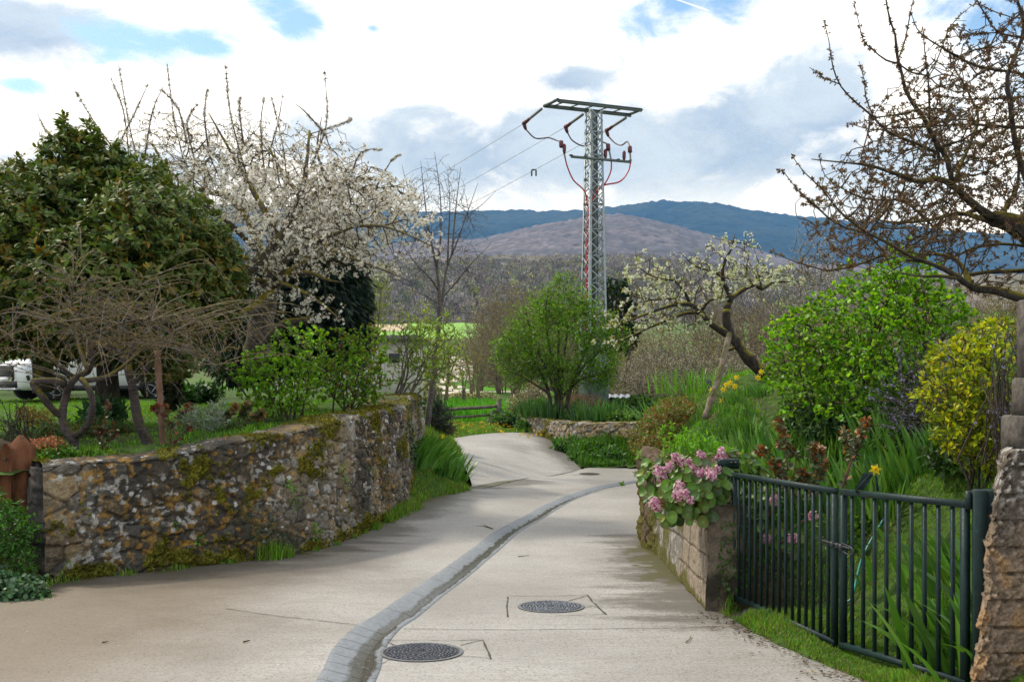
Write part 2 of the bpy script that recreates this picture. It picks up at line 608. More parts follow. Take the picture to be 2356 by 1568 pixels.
# ------------------------------------------------------------------ materials
def new_mat(name):
    m = bpy.data.materials.new(name)
    m.use_nodes = True
    m.node_tree.nodes.clear()
    return m, NT(m.node_tree)
def finish(t, bsdf, bump=None):
    t.n('ShaderNodeOutputMaterial', {'Surface': bsdf})
def pos_node(t):
    return t.n('ShaderNodeTexCoord').outputs['Object']
def m_leaf(name, rough=0.5, trans=0.3, spec=0.4, tcol=(1.3, 1.35, .5)):
    m, t = new_mat(name)
    c = t.n('ShaderNodeAttribute', attribute_name='Col').outputs['Color']
    p = t.n('ShaderNodeBsdfPrincipled', {'Base Color': c, 'Roughness': rough, 'Specular IOR Level': spec})
    if trans > 0:
        tr = t.n('ShaderNodeBsdfTranslucent', {'Color': t.mix(1.0, c, tcol, 'MULTIPLY')})
        mx = t.n('ShaderNodeMixShader', {0: trans, 1: p.outputs[0], 2: tr.outputs[0]})
        finish(t, mx.outputs[0])
    else:
        finish(t, p.outputs[0])
    return m
def m_vcol(name, rough=0.8, spec=0.3, nscale=60.0, namt=0.35, bump=0.0, bscale=60.0, metal=0.0):
    m, t = new_mat(name)
    c = t.n('ShaderNodeAttribute', attribute_name='Col').outputs['Color']
    po = pos_node(t)
    nz = t.noise(po, nscale, 5.0, 0.65)
    f = t.ss(nz, 0.25, 0.75, 1 - namt, 1 + namt)
    cc = t.vm('MULTIPLY', c, t.n('ShaderNodeCombineXYZ', {0: f, 1: f, 2: f}).outputs[0])
    ins = {'Base Color': cc, 'Roughness': rough, 'Specular IOR Level': spec, 'Metallic': metal}
    if bump:
        bp = t.n('ShaderNodeBump', {'Strength': 1.0, 'Distance': bump, 'Height': t.noise(po, bscale, 6.0, 0.7)})
        ins['Normal'] = bp.outputs[0]
    finish(t, t.n('ShaderNodeBsdfPrincipled', ins).outputs[0])
    return m
def m_bark(name, c1, c2, moss=(.16, .15, .02), moss_amt=0.5, scale=14.0, band=0.0):
    m, t = new_mat(name)
    po = pos_node(t)
    nz = t.noise(t.scale(po, 1, 1, .45), scale, 6.0, 0.7)
    base = t.mix(t.ss(nz, .32, .68), c1, c2)
    if band:
        wv = t.noise(t.scale(po, 1, 1, 9), 6.0, 3.0, .6)
        base = t.mix(t.ss(wv, .48, .7), base, tuple(min(1, q * 1.4) for q in c2))
    g = t.n('ShaderNodeNewGeometry')
    nzz = t.n('ShaderNodeSeparateXYZ', {0: g.outputs['Normal']}).outputs[2]
    mk = t.m('ADD', t.m('MULTIPLY', nzz, .35), t.noise(po, 4.5, 5.0, .65))
    mk = t.ss(mk, .78 - moss_amt * .45, .92 - moss_amt * .4)
    mcol = t.mix(t.ss(t.noise(po, 40.0, 3.0), .35, .65), tuple(q * .6 for q in moss), tuple(q * 1.3 for q in moss))
    colr = t.mix(mk, base, mcol)
    bp = t.n('ShaderNodeBump', {'Strength': .9, 'Distance': .02, 'Height': t.noise(t.scale(po, 1, 1, .35), scale * 2.5, 6.0, .7)})
    finish(t, t.n('ShaderNodeBsdfPrincipled', {'Base Color': colr, 'Roughness': .9, 'Specular IOR Level': .2, 'Normal': bp.outputs[0]}).outputs[0])
    return m
def m_plain(name, col, rough=.5, metal=0.0, spec=.5, nscale=25.0, namt=.12, bump=0.0, coat=0.0):
    m, t = new_mat(name)
    po = pos_node(t)
    c = t.mix(t.ss(t.noise(po, nscale, 5.0, .6), .3, .7), tuple(q * (1 - namt) for q in col), tuple(min(1, q * (1 + namt)) for q in col))
    ins = {'Base Color': c, 'Roughness': rough, 'Metallic': metal, 'Specular IOR Level': spec, 'Coat Weight': coat}
    if bump:
        ins['Normal'] = t.n('ShaderNodeBump', {'Strength': 1.0, 'Distance': bump, 'Height': t.noise(po, nscale * 3, 5.0, .65)}).outputs[0]
    finish(t, t.n('ShaderNodeBsdfPrincipled', ins).outputs[0])
    return m
# ================================================================== ROAD AND GROUND
def road_base(d):
    return np.interp(d, [-10, 0, 6, 10, 14, 18, 22, 26, 30, 40], [.30, 0, -.25, -.42, -.59, -.70, -.75, -.72, -.64, -.5])
def on_road(x, y):
    d = np.linspace(3, 45, 4000)
    f = (HY - y) / K * d + EYE - road_base(d)
    i = int(np.argmax(f < 0))
    return np.array([(x - CX) / K * d[i], d[i], road_base(d[i])])
_gl = [(50, 1500), (95, 1390), (165, 1300), (260, 1215), (390, 1140), (560, 1020), (770, 880), (965, 740), (1150, 600), (1300, 520), (1480, 420), (1650, 350), (1850, 295), (2140, 262)]
GUT = np.array([on_road(736.2 + .3522 * a_, 1012.3 + .3522 * b_) for a_, b_ in _gl])[:, :2]
GUT = np.vstack([[(-.95, 4.7), (-1.16, 5.7), (-1.26, 6.4)], GUT])
_end = GUT[-1] - GUT[-2]
GUT = np.vstack([GUT, GUT[-1] + (3, .25), GUT[-1] + (8, -.5)])
GUT = cr(GUT, step=0.08)
_t = nrm(np.gradient(GUT, axis=0))
_rn = np.stack([_t[:, 1], -_t[:, 0]], 1)
GW = 0.34
GC = GUT + _rn * GW / 2
def left_rise(X, d):
    gx = np.interp(d, GUT[:, 1][:-120], GUT[:, 0][:-120])
    k = np.interp(d, [10.9, 18.5, 24, 28], [0, .065, .04, 0])
    return np.maximum(0, gx - X - .2) * k
def road_z(X, d):
    return road_base(d) + left_rise(X, d)

WALL = np.array([(-5.13, 10.9, -.46, .80), (-4.0, 11.8, -.45, .89), (-2.84, 13.1, -.50, 1.10), (-2.35, 15.2, -.53, 1.22), (-1.96, 18.5, -.57, 1.27)])
PLANT = np.array([(1.82, 9.15, -.385, .60), (1.90, 11.5, -.50, .61), (1.96, 13.2, -.57, .62), (1.99, 15.0, -.64, .66)])

# road surface (concrete), lowered under the drain
RX = np.concatenate([np.arange(-16, -7, .4), np.arange(-7, 5.0, .042), np.arange(5.0, 24, .4)])
RY = np.concatenate([np.arange(-8, 4.6, .4), np.arange(4.6, 31, .05)])
X, Y = np.meshgrid(RX, RY, indexing='ij')
poly = [(-16, -8), (24, -8), (24, 3), (4.2, 4.0), (2.6, 7.0), (2.3, 9.2), (2.3, 15), (3.5, 20), (24, 20), (24, 28), (5, 28.6), (2.2, 28.3), (-.2, 24.2), (-1.2, 22.3), (-2.4, 19.5),
        (-2.5, 15), (-3.2, 13.3), (-4.3, 12.1), (-5.6, 11.0), (-9, 10.4), (-16, 10.4)]
Z = road_z(X, Y) + .006 * (fbm(np.stack([X, Y, X * 0], -1), 1.2, 3, 4) - .5)
gd = np.full(X.shape, 9.0)
sel = (X > -2.5) & (X < 14)
gd[sel] = dist_poly(X[sel], Y[sel], GC[::6])
Z = Z - .14 * (gd < GW / 2 - .032)
xc, yc = (X[:-1, :-1] + X[1:, 1:]) / 2, (Y[:-1, :-1] + Y[1:, 1:]) / 2
# dirt near the edges: r = dirt, g = moss, b = distance-independent variation
dl = dist_poly(X, Y, [(-12, 10.6)] + [tuple(p) for p in WALL[:, :2]] + [(-1.1, 22.3), (.0, 24.2)])
dr_ = dist_poly(X, Y, [tuple(p) for p in PLANT[:, :2]])
dg = dist_poly(X, Y, [(2.0, 9.0), (3.4, 4.5)])
nz = fbm(np.stack([X * 1.0, Y * 3.2, X * 0], -1), 1.1, 5, 9)
nf = fbm(np.stack([X, Y, X * 0 + 3], -1), 6.0, 4, 21)
dirt = np.maximum.reduce([1 - sst(dl + (nz - .5) * 1.5, .15, 1.35), (1 - sst(dr_ + (nz - .5) * 1.8, .1, 1.5)) * 1.0, (1 - sst(dg + (nz - .5) * .9, .1, .7)) * .7])
moss = np.maximum((1 - sst(dr_ + (nf - .5) * .9, .1, .62)) * sst(Y, 10.0, 11.3) * (1 - sst(Y, 13.6, 15.5)), (1 - sst(dl + (nf - .5) * .55, .05, .32)) * .8)
b = B()
grid(b, np.stack([X, Y, Z], -1), np.stack([dirt, moss, nz], -1), inpoly(xc, yc, poly))
m, t = new_mat('worn_concrete')
at = t.n('ShaderNodeSeparateColor', {0: t.n('ShaderNodeAttribute', attribute_name='Col').outputs['Color']})
po = pos_node(t)
big = t.noise(po, .55, 5.0, .6)
streak = t.noise(t.scale(po, .55, 4.5, 1), 1.6, 7.0, .68)
fine = t.noise(po, 44.0, 5.0, .85)
mid_ = t.noise(po, 9.0, 6.0, .7)
c = t.mix(t.ss(big, .3, .7), (.275, .255, .230), (.385, .37, .345))
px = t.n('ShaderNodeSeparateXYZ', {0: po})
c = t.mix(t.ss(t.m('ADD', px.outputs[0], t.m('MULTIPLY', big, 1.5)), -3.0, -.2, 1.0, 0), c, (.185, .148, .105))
c = t.mix(t.ss(streak, .52, .76, 0, .35), c, (.20, .17, .13))
c = t.mix(t.ss(mid_, .52, .75, 0, .40), c, (.20, .175, .135))
c = t.mix(t.ss(fine, .48, .70, 0, .85), c, (.085, .072, .055))
c = t.mix(t.ss(fine, .26, .42, .45, 0), c, (.66, .62, .56))
vp_ = t.n('ShaderNodeTexVoronoi', {'Vector': po, 'Scale': 30.0, 'Randomness': 1.0}).outputs['Distance']
vp2 = t.n('ShaderNodeTexVoronoi', {'Vector': po, 'Scale': 13.0, 'Randomness': 1.0}).outputs['Distance']
c = t.mix(t.ss(t.m('ADD', vp_, t.m('MULTIPLY', mid_, .25)), .26, .36, .75, 0), c, (.09, .075, .058))
c = t.mix(t.ss(vp2, .07, .11, .8, 0), c, (.06, .05, .04))
# brushed tooth marks left by the broom
brush = t.noise(t.scale(po, 1.2, 30.0, 1), 2.0, 2.0, .5)
c = t.mix(t.ss(brush, .52, .68, 0, .36), c, (.19, .17, .14))
dm = t.m('ADD', at.outputs[0], t.m('MULTIPLY', t.m('SUBTRACT', mid_, .5), .9))
dm = t.m('ADD', dm, t.m('MULTIPLY', t.m('SUBTRACT', streak, .5), .7))
dm = t.m('ADD', dm, t.m('MULTIPLY', t.m('SUBTRACT', fine, .5), .9))
c = t.mix(t.ss(dm, .25, 1.0, 0, .80), c, (.075, .066, .05))
mm = t.m('ADD', at.outputs[1], t.m('MULTIPLY', t.m('SUBTRACT', fine, .5), .8))
c = t.mix(t.ss(mm, .35, .75, 0, .9), c, (.07, .065, .015))
h = t.m('ADD', t.m('MULTIPLY', fine, .5), t.m('MULTIPLY', mid_, .5))
h = t.m('ADD', h, t.m('MULTIPLY', brush, .5))
bp = t.n('ShaderNodeBump', {'Strength': .8, 'Distance': .006, 'Height': h})
rg = t.ss(big, .35, .65, .48, .72)
finish(t, t.n('ShaderNodeBsdfPrincipled', {'Base Color': c, 'Roughness': rg, 'Specular IOR Level': .4, 'Normal': bp.outputs[0]}).outputs[0])
M_ROAD = m
kind(b.build('road', M_ROAD, smooth=True), 'structure')

# drain channel of concrete blocks
u = np.concatenate([[0], np.cumsum(np.linalg.norm(np.diff(GUT, axis=0), axis=1))])
prof = [(-.212, -.05), (-.203, .003), (-.165, .006), (-.10, -.014), (.0, -.040), (.045, -.058), (.085, -.056), (.115, -.040), (.130, .004), (.165, .008), (.197, .004), (.205, -.05)]
V = np.zeros((len(GC), len(prof), 3)); C = np.zeros_like(V)
for j, (wq, dz) in enumerate(prof):
    V[:, j, :2] = GC + _rn * wq
    V[:, j, 2] = road_base(GC[:, 1]) + dz
    C[:, j, 0] = u / 10.0; C[:, j, 1] = (wq + .2) / .4
    C[:, j, 2] = np.where(GC[:, 1] < 8.6, 1.0, 0.0)
b = B(); grid(b, V, C)
m, t = new_mat('drain_concrete')
at = t.n('ShaderNodeSeparateColor', {0: t.n('ShaderNodeAttribute', attribute_name='Col').outputs['Color']})
po = pos_node(t)
um = t.m('MULTIPLY', at.outputs[0], 10.0)
per = t.m('SUBTRACT', .92, t.m('MULTIPLY', at.outputs[2], .67))
fr = t.m('FRACT', t.m('ADD', t.m('DIVIDE', um, per), t.m('MULTIPLY', t.noise(po, 8.0, 3.0), .012)))
jd = t.m('MULTIPLY', t.m('MINIMUM', fr, t.m('SUBTRACT', 1.0, fr)), per)
joint = t.ss(jd, .003, .011, 1, 0)
bid = t.m('FLOOR', t.m('DIVIDE', um, per))
wn = t.n('ShaderNodeTexWhiteNoise', {'W': bid}, noise_dimensions='1D').outputs['Value']
nz_ = t.noise(po, 22.0, 5.0, .65)
c = t.mix(t.ss(nz_, .3, .7), (.13, .148, .165), (.215, .23, .247))
c = t.mix(t.m('MULTIPLY', wn, .35), c, (.25, .268, .285))
wet = t.m('ADD', at.outputs[1], t.m('MULTIPLY', t.m('SUBTRACT', t.noise(t.scale(po, 3, .9, 1), 3.0, 5.0, .6), .5), .40))
wetm = t.m('MULTIPLY', t.ss(wet, .38, .48), t.ss(wet, .84, .92, 1, 0))
c = t.mix(t.m('MULTIPLY', wetm, .90), c, (.058, .052, .038))
sl_ = t.m('MULTIPLY', t.ss(t.noise(t.scale(po, 1, .5, 1), 30.0, 4.0, .7), .60, .70), wetm)
c = t.mix(t.m('MULTIPLY', sl_, .5), c, (.34, .35, .33))
c = t.mix(t.m('MULTIPLY', joint, .85), c, (.05, .05, .035))
rgh = t.m('SUBTRACT', .62, t.m('MULTIPLY', wetm, .40))
bp = t.n('ShaderNodeBump', {'Strength': .5, 'Distance': .004, 'Height': t.m('SUBTRACT', nz_, t.m('MULTIPLY', joint, 2.0))})
finish(t, t.n('ShaderNodeBsdfPrincipled', {'Base Color': c, 'Roughness': rgh, 'Specular IOR Level': t.m('SUBTRACT', .4, t.m('MULTIPLY', wetm, .22)), 'Normal': bp.outputs[0]}).outputs[0])
kind(b.build('drain_channel', m, smooth=True), 'structure')

# ramp up to the meadow
Ledge = cr(PP([(1075, 1145, 21.6), (1085, 1115, 23.4), (1062, 1062, 26), (1048, 1030, 28.8), (1036, 1008, 31.2)]), n=10)
Redge = cr(PP([(1338, 1083, 27.9), (1318, 1062, 29.2), (1285, 1030, 31.8), (1262, 1008, 33.6), (1238, 996, 35)]), n=10)
bl = cr(PP([(1095, 1136, 22.3), (1150, 1118, 23.9), (1240, 1096, 26.2), (1338, 1083, 27.9)]), n=14)
rows = []
for i in range(len(Ledge)):
    tq = i / (len(Ledge) - 1)
    ss_ = np.linspace(0, 1, 41)
    row = Ledge[i][None] * (1 - ss_)[:, None] + Redge[i][None] * ss_[:, None]
    row[:, 2] += .09 * np.sin(math.pi * ss_) * sst(tq, .15, .6)
    row[:, 2] += .05 * (1 - tq)
    rows.append(row)
V = np.array(rows)
b = B()
q = V.reshape(-1, 3)
st = 1 - sst(np.abs(np.linspace(0, 1, 41) - 1), .02, .38)
st = np.repeat(st[None], len(V), 0).reshape(-1) * .75
nzr = fbm(q, 1.3, 4, 3)
grid(b, V, np.stack([st + .16 + (nzr - .5) * .7, nzr * 0, nzr], -1).reshape(V.shape))
kind(b.build('ramp', M_ROAD, smooth=True), 'structure')

# joints and saw cuts in the concrete
M_JOINT = m_plain('joint_dirt', (.055, .05, .035), .95)
b = B()
def cut(pts, wd=.012, gap=.25, seed=0, lift=.005):
    p = np.array([on_road(*q_) for q_ in pts])
    p = cr(p, step=.05)
    p[:, 2] = road_z(p[:, 0], p[:, 1]) + lift
    tt_ = nrm(np.gradient(p[:, :2], axis=0)); nn_ = np.stack([-tt_[:, 1], tt_[:, 0]], 1)
    k_ = vnoise(p * 6 + seed * 7.7, seed); k2 = vnoise(p * 25 + seed, seed + 4)
    p[:, :2] += nn_ * ((k_ - .5) * .02)[:, None]
    ww = wd * (.25 + 1.1 * k2) / 2 * (k_ > gap * .7)
    V_ = np.stack([np.c_[p[:, :2] + nn_ * ww[:, None], p[:, 2]], np.c_[p[:, :2] - nn_ * ww[:, None], p[:, 2]]], 1)
    grid(b, V_)
def zc(a_, b_):
    return (736.2 + .3522 * a_, 1012.3 + .3522 * b_)
cut([zc(540, 1232), zc(1200, 1240), zc(2352, 1228)], .010, .3, 1)
cut([zc(2352, 1228), (1660, 1440)], .012, .1, 2)
cut([(520, 1400), (640, 1417), zc(0, 1178), zc(270, 1212)], .011, .1, 3)
cut([zc(1225, 1025), zc(1222, 1090), zc(1228, 1155)], .018, .2, 4)
cut([zc(1225, 1018), zc(1500, 1020), zc(1750, 1012)], .009, .6, 5)
cut([zc(1750, 1012), zc(1800, 1075), zc(1868, 1138)], .018, .1, 6)
cut([zc(1620, 1050), zc(1690, 1030), zc(1745, 1015)], .012, .2, 16)
cut([zc(1228, 1155), zc(1500, 1150), zc(1860, 1138)], .008, .6, 7)
cut([zc(430, 1308), zc(750, 1308), zc(1070, 1306)], .010, .35, 8)
cut([zc(1070, 1306), zc(1090, 1370), zc(1118, 1430)], .017, .2, 9)
cut([zc(920, 1340), zc(1000, 1322), zc(1065, 1306)], .010, .2, 17)
cut([zc(385, 1472), zc(440, 1440), zc(480, 1425)], .010, .1, 10)
cut([zc(900, 1412), zc(1010, 1418), zc(1118, 1428)], .008, .5, 11)
cut([zc(440, 1318), zc(490, 1345)], .014, .0, 12)
cut([zc(1060, 345), zc(1220, 300), zc(1370, 258), zc(1510, 238), zc(1680, 200)], .04, .1, 13, .012)
kind(b.build('road_joints', M_JOINT), 'structure')

# ------------------------------------------------------------------ manhole covers
M_IRON = m_vcol('cast_iron', .48, .5, 45.0, .3, .001, 200.0, .35)
def manhole(x, y, label, r=.285, seed=0, iron=(.085, .09, .105)):
    c_ = on_road(x, y)
    t_ = thing('manhole_cover', label, 'manhole cover', c_, 'manhole covers in the road')
    slope = float(road_base(c_[1] + .3) - road_base(c_[1] - .3)) / .6
    def pl(px, py, z):
        return (c_[0] + px, c_[1] + py, c_[2] + z + py * slope)
    def ring(bb, r0, r1, z0, z1, col, n=64):
        V_ = [pl(rr * math.cos(2 * math.pi * i / n), rr * math.sin(2 * math.pi * i / n), z) for rr, z in ((r0, z0), (r1, z1)) for i in range(n)]
        bb.add(V_, [(i, (i + 1) % n, n + (i + 1) % n, n + i) for i in range(n)], col)
    bf_ = B()
    ring(bf_, r, r + .004, .004, .009, (.13, .13, .14)); ring(bf_, r + .004, r + .028, .009, .008, (.15, .15, .155)); ring(bf_, r + .028, r + .03, .008, .0, (.05, .05, .05))
    bf_.build('frame', M_IRON, t_)
    bc = B()
    n = 64
    bc.add([pl(0, 0, .004)] + [pl(r * .985 * math.cos(2 * math.pi * i / n), r * .985 * math.sin(2 * math.pi * i / n), .004) for i in range(n)], [(0, 1 + i, 1 + (i + 1) % n) for i in range(n)], (.03, .03, .036))
    rg_ = np.random.RandomState(seed)
    def lug(rr, an, l, wd):
        ca_, sa_ = math.cos(an), math.sin(an)
        pts = []
        for (q1_, q2_) in ((-l / 2, -wd / 2), (l / 2, -wd / 2), (l / 2, wd / 2), (-l / 2, wd / 2)):
            pts.append((rr * ca_ - q1_ * sa_ + q2_ * ca_, rr * sa_ + q1_ * ca_ + q2_ * sa_))
        V_ = [pl(px, py, .003) for px, py in pts] + [pl(px * .985 + .015 * rr * ca_, py * .985 + .015 * rr * sa_, .012) for px, py in pts]
        k_ = rg_.uniform(.8, 1.35)
        bc.add(V_, [(0, 1, 5, 4), (1, 2, 6, 5), (2, 3, 7, 6), (3, 0, 4, 7), (4, 5, 6, 7)], tuple(q_ * k_ for q_ in iron))
    for j in range(8):
        rr = .055 + j * .029
        n_ = int(2 * math.pi * rr / .042)
        for i in range(n_):
            a_ = 2 * math.pi * (i + .5 * (j % 2)) / n_
            if (i + j) % 3 == 0:
                lug(rr, a_, .013, .024)
            else:
                lug(rr, a_, .03, .011)
    bc.build('cover', M_IRON, t_)
manhole(970, 1500, 'round cast iron manhole cover beside the curve of the drain, nearest the camera', .285, 1)
manhole(1268, 1395, 'round grey iron manhole cover in mid road, ringed by square saw cuts', .285, 2, (.15, .165, .19))
manhole(1356, 1090, 'small rusty drain cover at the foot of the ramp, far along the road', .26, 3, (.06, .05, .04))

# ------------------------------------------------------------------ ground patches
M_SOIL = m_vcol('soil_and_turf', .95, .15, 9.0, .5, .02, 12.0)
GREEN, SOIL = np.array((.045, .085, .014)), np.array((.060, .045, .028))
def patch(name, ctrl, poly_xy, step, green=.7, seed=0, rough=.03, f=None, wrap=None):
    f = f or RBF([tuple(P(*c_)) if len(c_) == 3 else c_[:3] for c_ in ctrl])
    if wrap:
        f = wrap(f)
    pa = np.array(poly_xy)
    xs = np.arange(pa[:, 0].min(), pa[:, 0].max() + step, step); ys = np.arange(pa[:, 1].min(), pa[:, 1].max() + step, step)
    X_, Y_ = np.meshgrid(xs, ys, indexing='ij')
    Z_ = f(X_, Y_)
    n3 = np.stack([X_, Y_, Z_ * 0], -1)
    Z_ = Z_ + rough * (fbm(n3, 1.5, 4, seed) - .5) * 2
    g_ = sst(fbm(n3, .9, 4, seed + 5), .62 - .5 * green, .86 - .5 * green)[..., None]
    C_ = SOIL * (1 - g_) + GREEN * g_
    bb = B()
    grid(bb, np.stack([X_, Y_, Z_], -1), C_, inpoly((X_[:-1, :-1] + X_[1:, 1:]) / 2, (Y_[:-1, :-1] + Y_[1:, 1:]) / 2, pa))
    kind(bb.build(name, M_SOIL, smooth=True), 'structure')
    return f
wb = [tuple(p_[:2] + np.array((-.30, .16))) for p_ in WALL]
def wall_clamp(rbf):
    def f_(X_, Y_):
        X_, Y_ = np.asarray(X_, float), np.asarray(Y_, float)
        z_ = rbf(X_, Y_)
        zt_ = np.interp(Y_, WALL[:, 1], WALL[:, 3]) - .10
        dw_ = dist_poly(X_, Y_, [tuple(p_) for p_ in WALL[:, :2]])
        return z_ - np.maximum(0, z_ - zt_) * (1 - sst(dw_, .7, 2.2))
    return f_
f_gard = patch('garden_ground', [(170, 1045, 12.3), (340, 1021, 13), (375, 1020, 12.8), (450, 942, 20), (40, 924, 25), (250, 922, 25), (600, 932, 22), (700, 968, 15), (850, 932, 18.5), (-500, 915, 26), (60, 1062, 11.3), (500, 907, 30),
    (-900, 1040, 12), (800, 930, 25), (300, 890, 42), (-800, 890, 42), (860, 905, 40), (910, 912, 21)],
    wb + [(-2.15, 24), (-3.2, 28), (-5, 44), (-45, 44), (-45, 11.2), (-6, 10.95)], .25, .95, 2, wrap=wall_clamp)
f_verge = patch('verge_bank', [(930, 1168, 18.4), (1010, 1162, 20.3), (1095, 1140, 22.2), (1082, 1085, 25.4), (1046, 1016, 30.5), (985, 990, 28), (945, 1060, 20.5), (945, 1000, 24), (1000, 1075, 24), (1055, 1130, 22.5), (960, 985, 30)],
    [(-2.15, 18.2), (-1.6, 19.0), (-1.3, 20.6), (-.88, 21.9), (-.98, 23.6), (-1.24, 26), (-1.55, 28.8), (-1.9, 31.3), (-3.4, 33), (-2.6, 24)], .12, .9, 3, .05)
f_lawn = patch('meadow_ground', [(1036, 1009, 31.2), (1238, 997, 35), (960, 985, 32), (960, 978, 38), (1150, 977, 39), (1045, 979, 39), (1100, 978, 41), (1190, 978, 38), (1250, 965, 40)],
    [(-1.9, 31.0), (.9, 34.85), (1.0, 35.6), (.6, 38), (.7, 42), (-8, 42), (-4.5, 30), (-2.4, 29)], .2, .9, 4, .05)
EDGE = [(1.86, 9.14), (1.88, 8.8), (2.0, 7.8), (2.12, 7.2), (2.29, 6.6), (2.6, 5.6), (2.9, 5.0)]
def road_skirt(rbf):
    def f_(X_, Y_):
        X_, Y_ = np.asarray(X_, float), np.asarray(Y_, float)
        z_ = rbf(X_, Y_)
        k_ = sst(dist_poly(X_, Y_, EDGE), .02, .11)
        k_ = np.where(Y_ > 9.2, 1, k_)
        return z_ * k_ + (road_base(Y_) - .04) * (1 - k_)
    return f_
f_bank = patch('garden_bank', [(1690, 1378, 9.3), (1945, 1502, 7.37), (2190, 1592, 6.1), (2356, 1655, 5.3), (1900, 1260, 9.5), (2200, 1260, 8), (2000, 1205, 10), (1750, 1145, 10.5), (1660, 1165, 9.3), (1600, 1110, 11.5), (1530, 1060, 14.5),
    (1600, 1010, 14), (1540, 935, 19), (1650, 890, 17), (1765, 882, 16.5), (1625, 962, 14.5), (1950, 1005, 12), (2100, 1110, 9.5), (2250, 1085, 9), (2300, 1105, 7.5), (1900, 882, 20), (2200, 865, 20), (1500, 965, 24),
    (1485, 995, 20), (2356, 1010, 8), (2600, 1010, 10), (2500, 1400, 5.4), (1510, 1055, 16.5), (1.9, 9.0, -.33, 0), (2.08, 7.8, -.285, 0), (2.2, 7.2, -.265, 0), (2.4, 6.6, -.235, 0), (2.7, 5.6, -.20, 0), (3, 7, -.13, 0), (3, 8, -.10, 0), (3.5, 6, -.08, 0), (3.4, 9, .06, 0), (4.5, 7, .10, 0), (4.5, 8.5, .22, 0), (2.6, 8.4, -.21, 0), (2.9, 6.3, -.175, 0), (2.1, 8.6, -.31, 0), (2.05, 9.15, -.33, 0), (2.4, 9.4, -.22, 0), (2.45, 7.4, -.235, 0), (1.95, 8.6, -.33, 0)],
    [(1.86, 9.14), (1.88, 8.8), (2.0, 7.8), (2.12, 7.2), (2.29, 6.6), (2.6, 5.6), (2.9, 5.0), (14, 5.0), (22, 22), (10, 34), (4.2, 30), (3.4, 22), (2.6, 17.6), (2.22, 15.2), (2.2, 12), (2.05, 9.5)], .08, .75, 5, .02, wrap=road_skirt)
f_slope = patch('grass_slope', [(1335, 1082, 28), (1490, 1084, 27.5), (1285, 1010, 33), (1480, 1022, 29.5), (1238, 1000, 35), (1600, 1060, 27), (1400, 1050, 29), (1190, 985, 37)],
    [(2.0, 28.2), (4, 28.0), (8, 27.4), (8.5, 30), (4.2, 31.2), (1.8, 34.2), (.2, 38.2), (.1, 37.2), (.95, 34.9), (1.6, 31.6), (1.9, 29.2)], .15, .95, 6, .06)
f_bed = patch('upper_bed', [(1190, 952, 37.5), (1300, 968, 33), (1480, 968, 30.2), (1250, 940, 40), (1480, 940, 36), (1700, 930, 34), (1400, 925, 44), (1150, 940, 46)],
    [(.15, 38.4), (1.9, 34.0), (4.2, 30.6), (8, 29), (14, 33), (14, 50), (0, 50), (-.3, 42)], .25, .8, 7, .08)

# ------------------------------------------------------------------ the wide ground and hills
def ground_z(X_, d_):
    z = np.interp(d_, [-200, 30, 38, 43, 75, 95, 140, 200, 330, 380, 450, 9000], [-1.3, -1.3, -1.0, .02, .30, 1.0, 4.0, 8, 19.4, 24.6, 30, 30])
    uu = X_ / np.maximum(d_, 1)
    z = z + 5.5 * sst(uu, .03, .40) * sst(d_, 46, 110) * (1 - sst(d_, 250, 420))
    z = z + 2.2 * sst(uu, -.035, .03) * sst(d_, 85, 115) * (1 - sst(d_, 140, 260))
    z = z + 1.3 * sst(-X_, 7, 15) * (1 - sst(d_, 80, 140)) * sst(d_, 38, 44)
    return z
us = np.linspace(-1.5, 1.5, 301)
dd = np.concatenate([np.linspace(3, 40, 20), np.geomspace(41, 480, 170), np.geomspace(500, 5500, 20)])
U, D_ = np.meshgrid(us, dd, indexing='ij')
Xg = U * D_; Zg = ground_z(Xg, D_)
n3 = np.stack([Xg, D_, Xg * 0], -1)
Zg += (fbm(n3, .05, 4, 8) - .5) * np.interp(D_, [40, 100, 400], [.05, .6, 4])
field = np.array((.075, .24, .012)); turf = np.array((.06, .15, .02)); scrub = np.array((.11, .085, .055)); far_f = np.array((.20, .36, .08))
k = fbm(n3, .09, 4, 5)[..., None]
Cg = turf * k + scrub * (1 - k)
infield = (D_ > 42) & (D_ < 77) & (U < .02)
Cg[infield] = field * (.8 + .4 * fbm(n3, .5, 3, 6)[infield][:, None])
bank = (D_ > 86) & (D_ < 125) & (U > -.06)
Cg[bank] = np.array((.07, .19, .015)) * (.7 + .6 * fbm(n3, .3, 3, 6)[bank][:, None])
ff = (D_ > 265) & (D_ < 375) & (U < .03)
Cg[ff] = (far_f * (.85 + .3 * fbm(n3, .02, 3, 2)[ff][:, None]))
ff2 = (D_ > 330) & (D_ < 390) & (U < -.10)
Cg[ff2] = np.array((.42, .34, .22))
b = B(); grid(b, np.stack([Xg, D_, Zg], -1), Cg)
Xn, Yn = np.meshgrid(np.linspace(-90, 90, 31), np.linspace(-90, 3.2, 21), indexing='ij')
grid(b, np.stack([Xn, Yn, Xn * 0 - 1.3], -1), np.broadcast_to(SOIL, Xn.shape + (3,)))
M_LAND = m_vcol('open_land', .95, .1, .8, .35, .0)
kind(b.build('ground', M_LAND, smooth=True), 'structure')

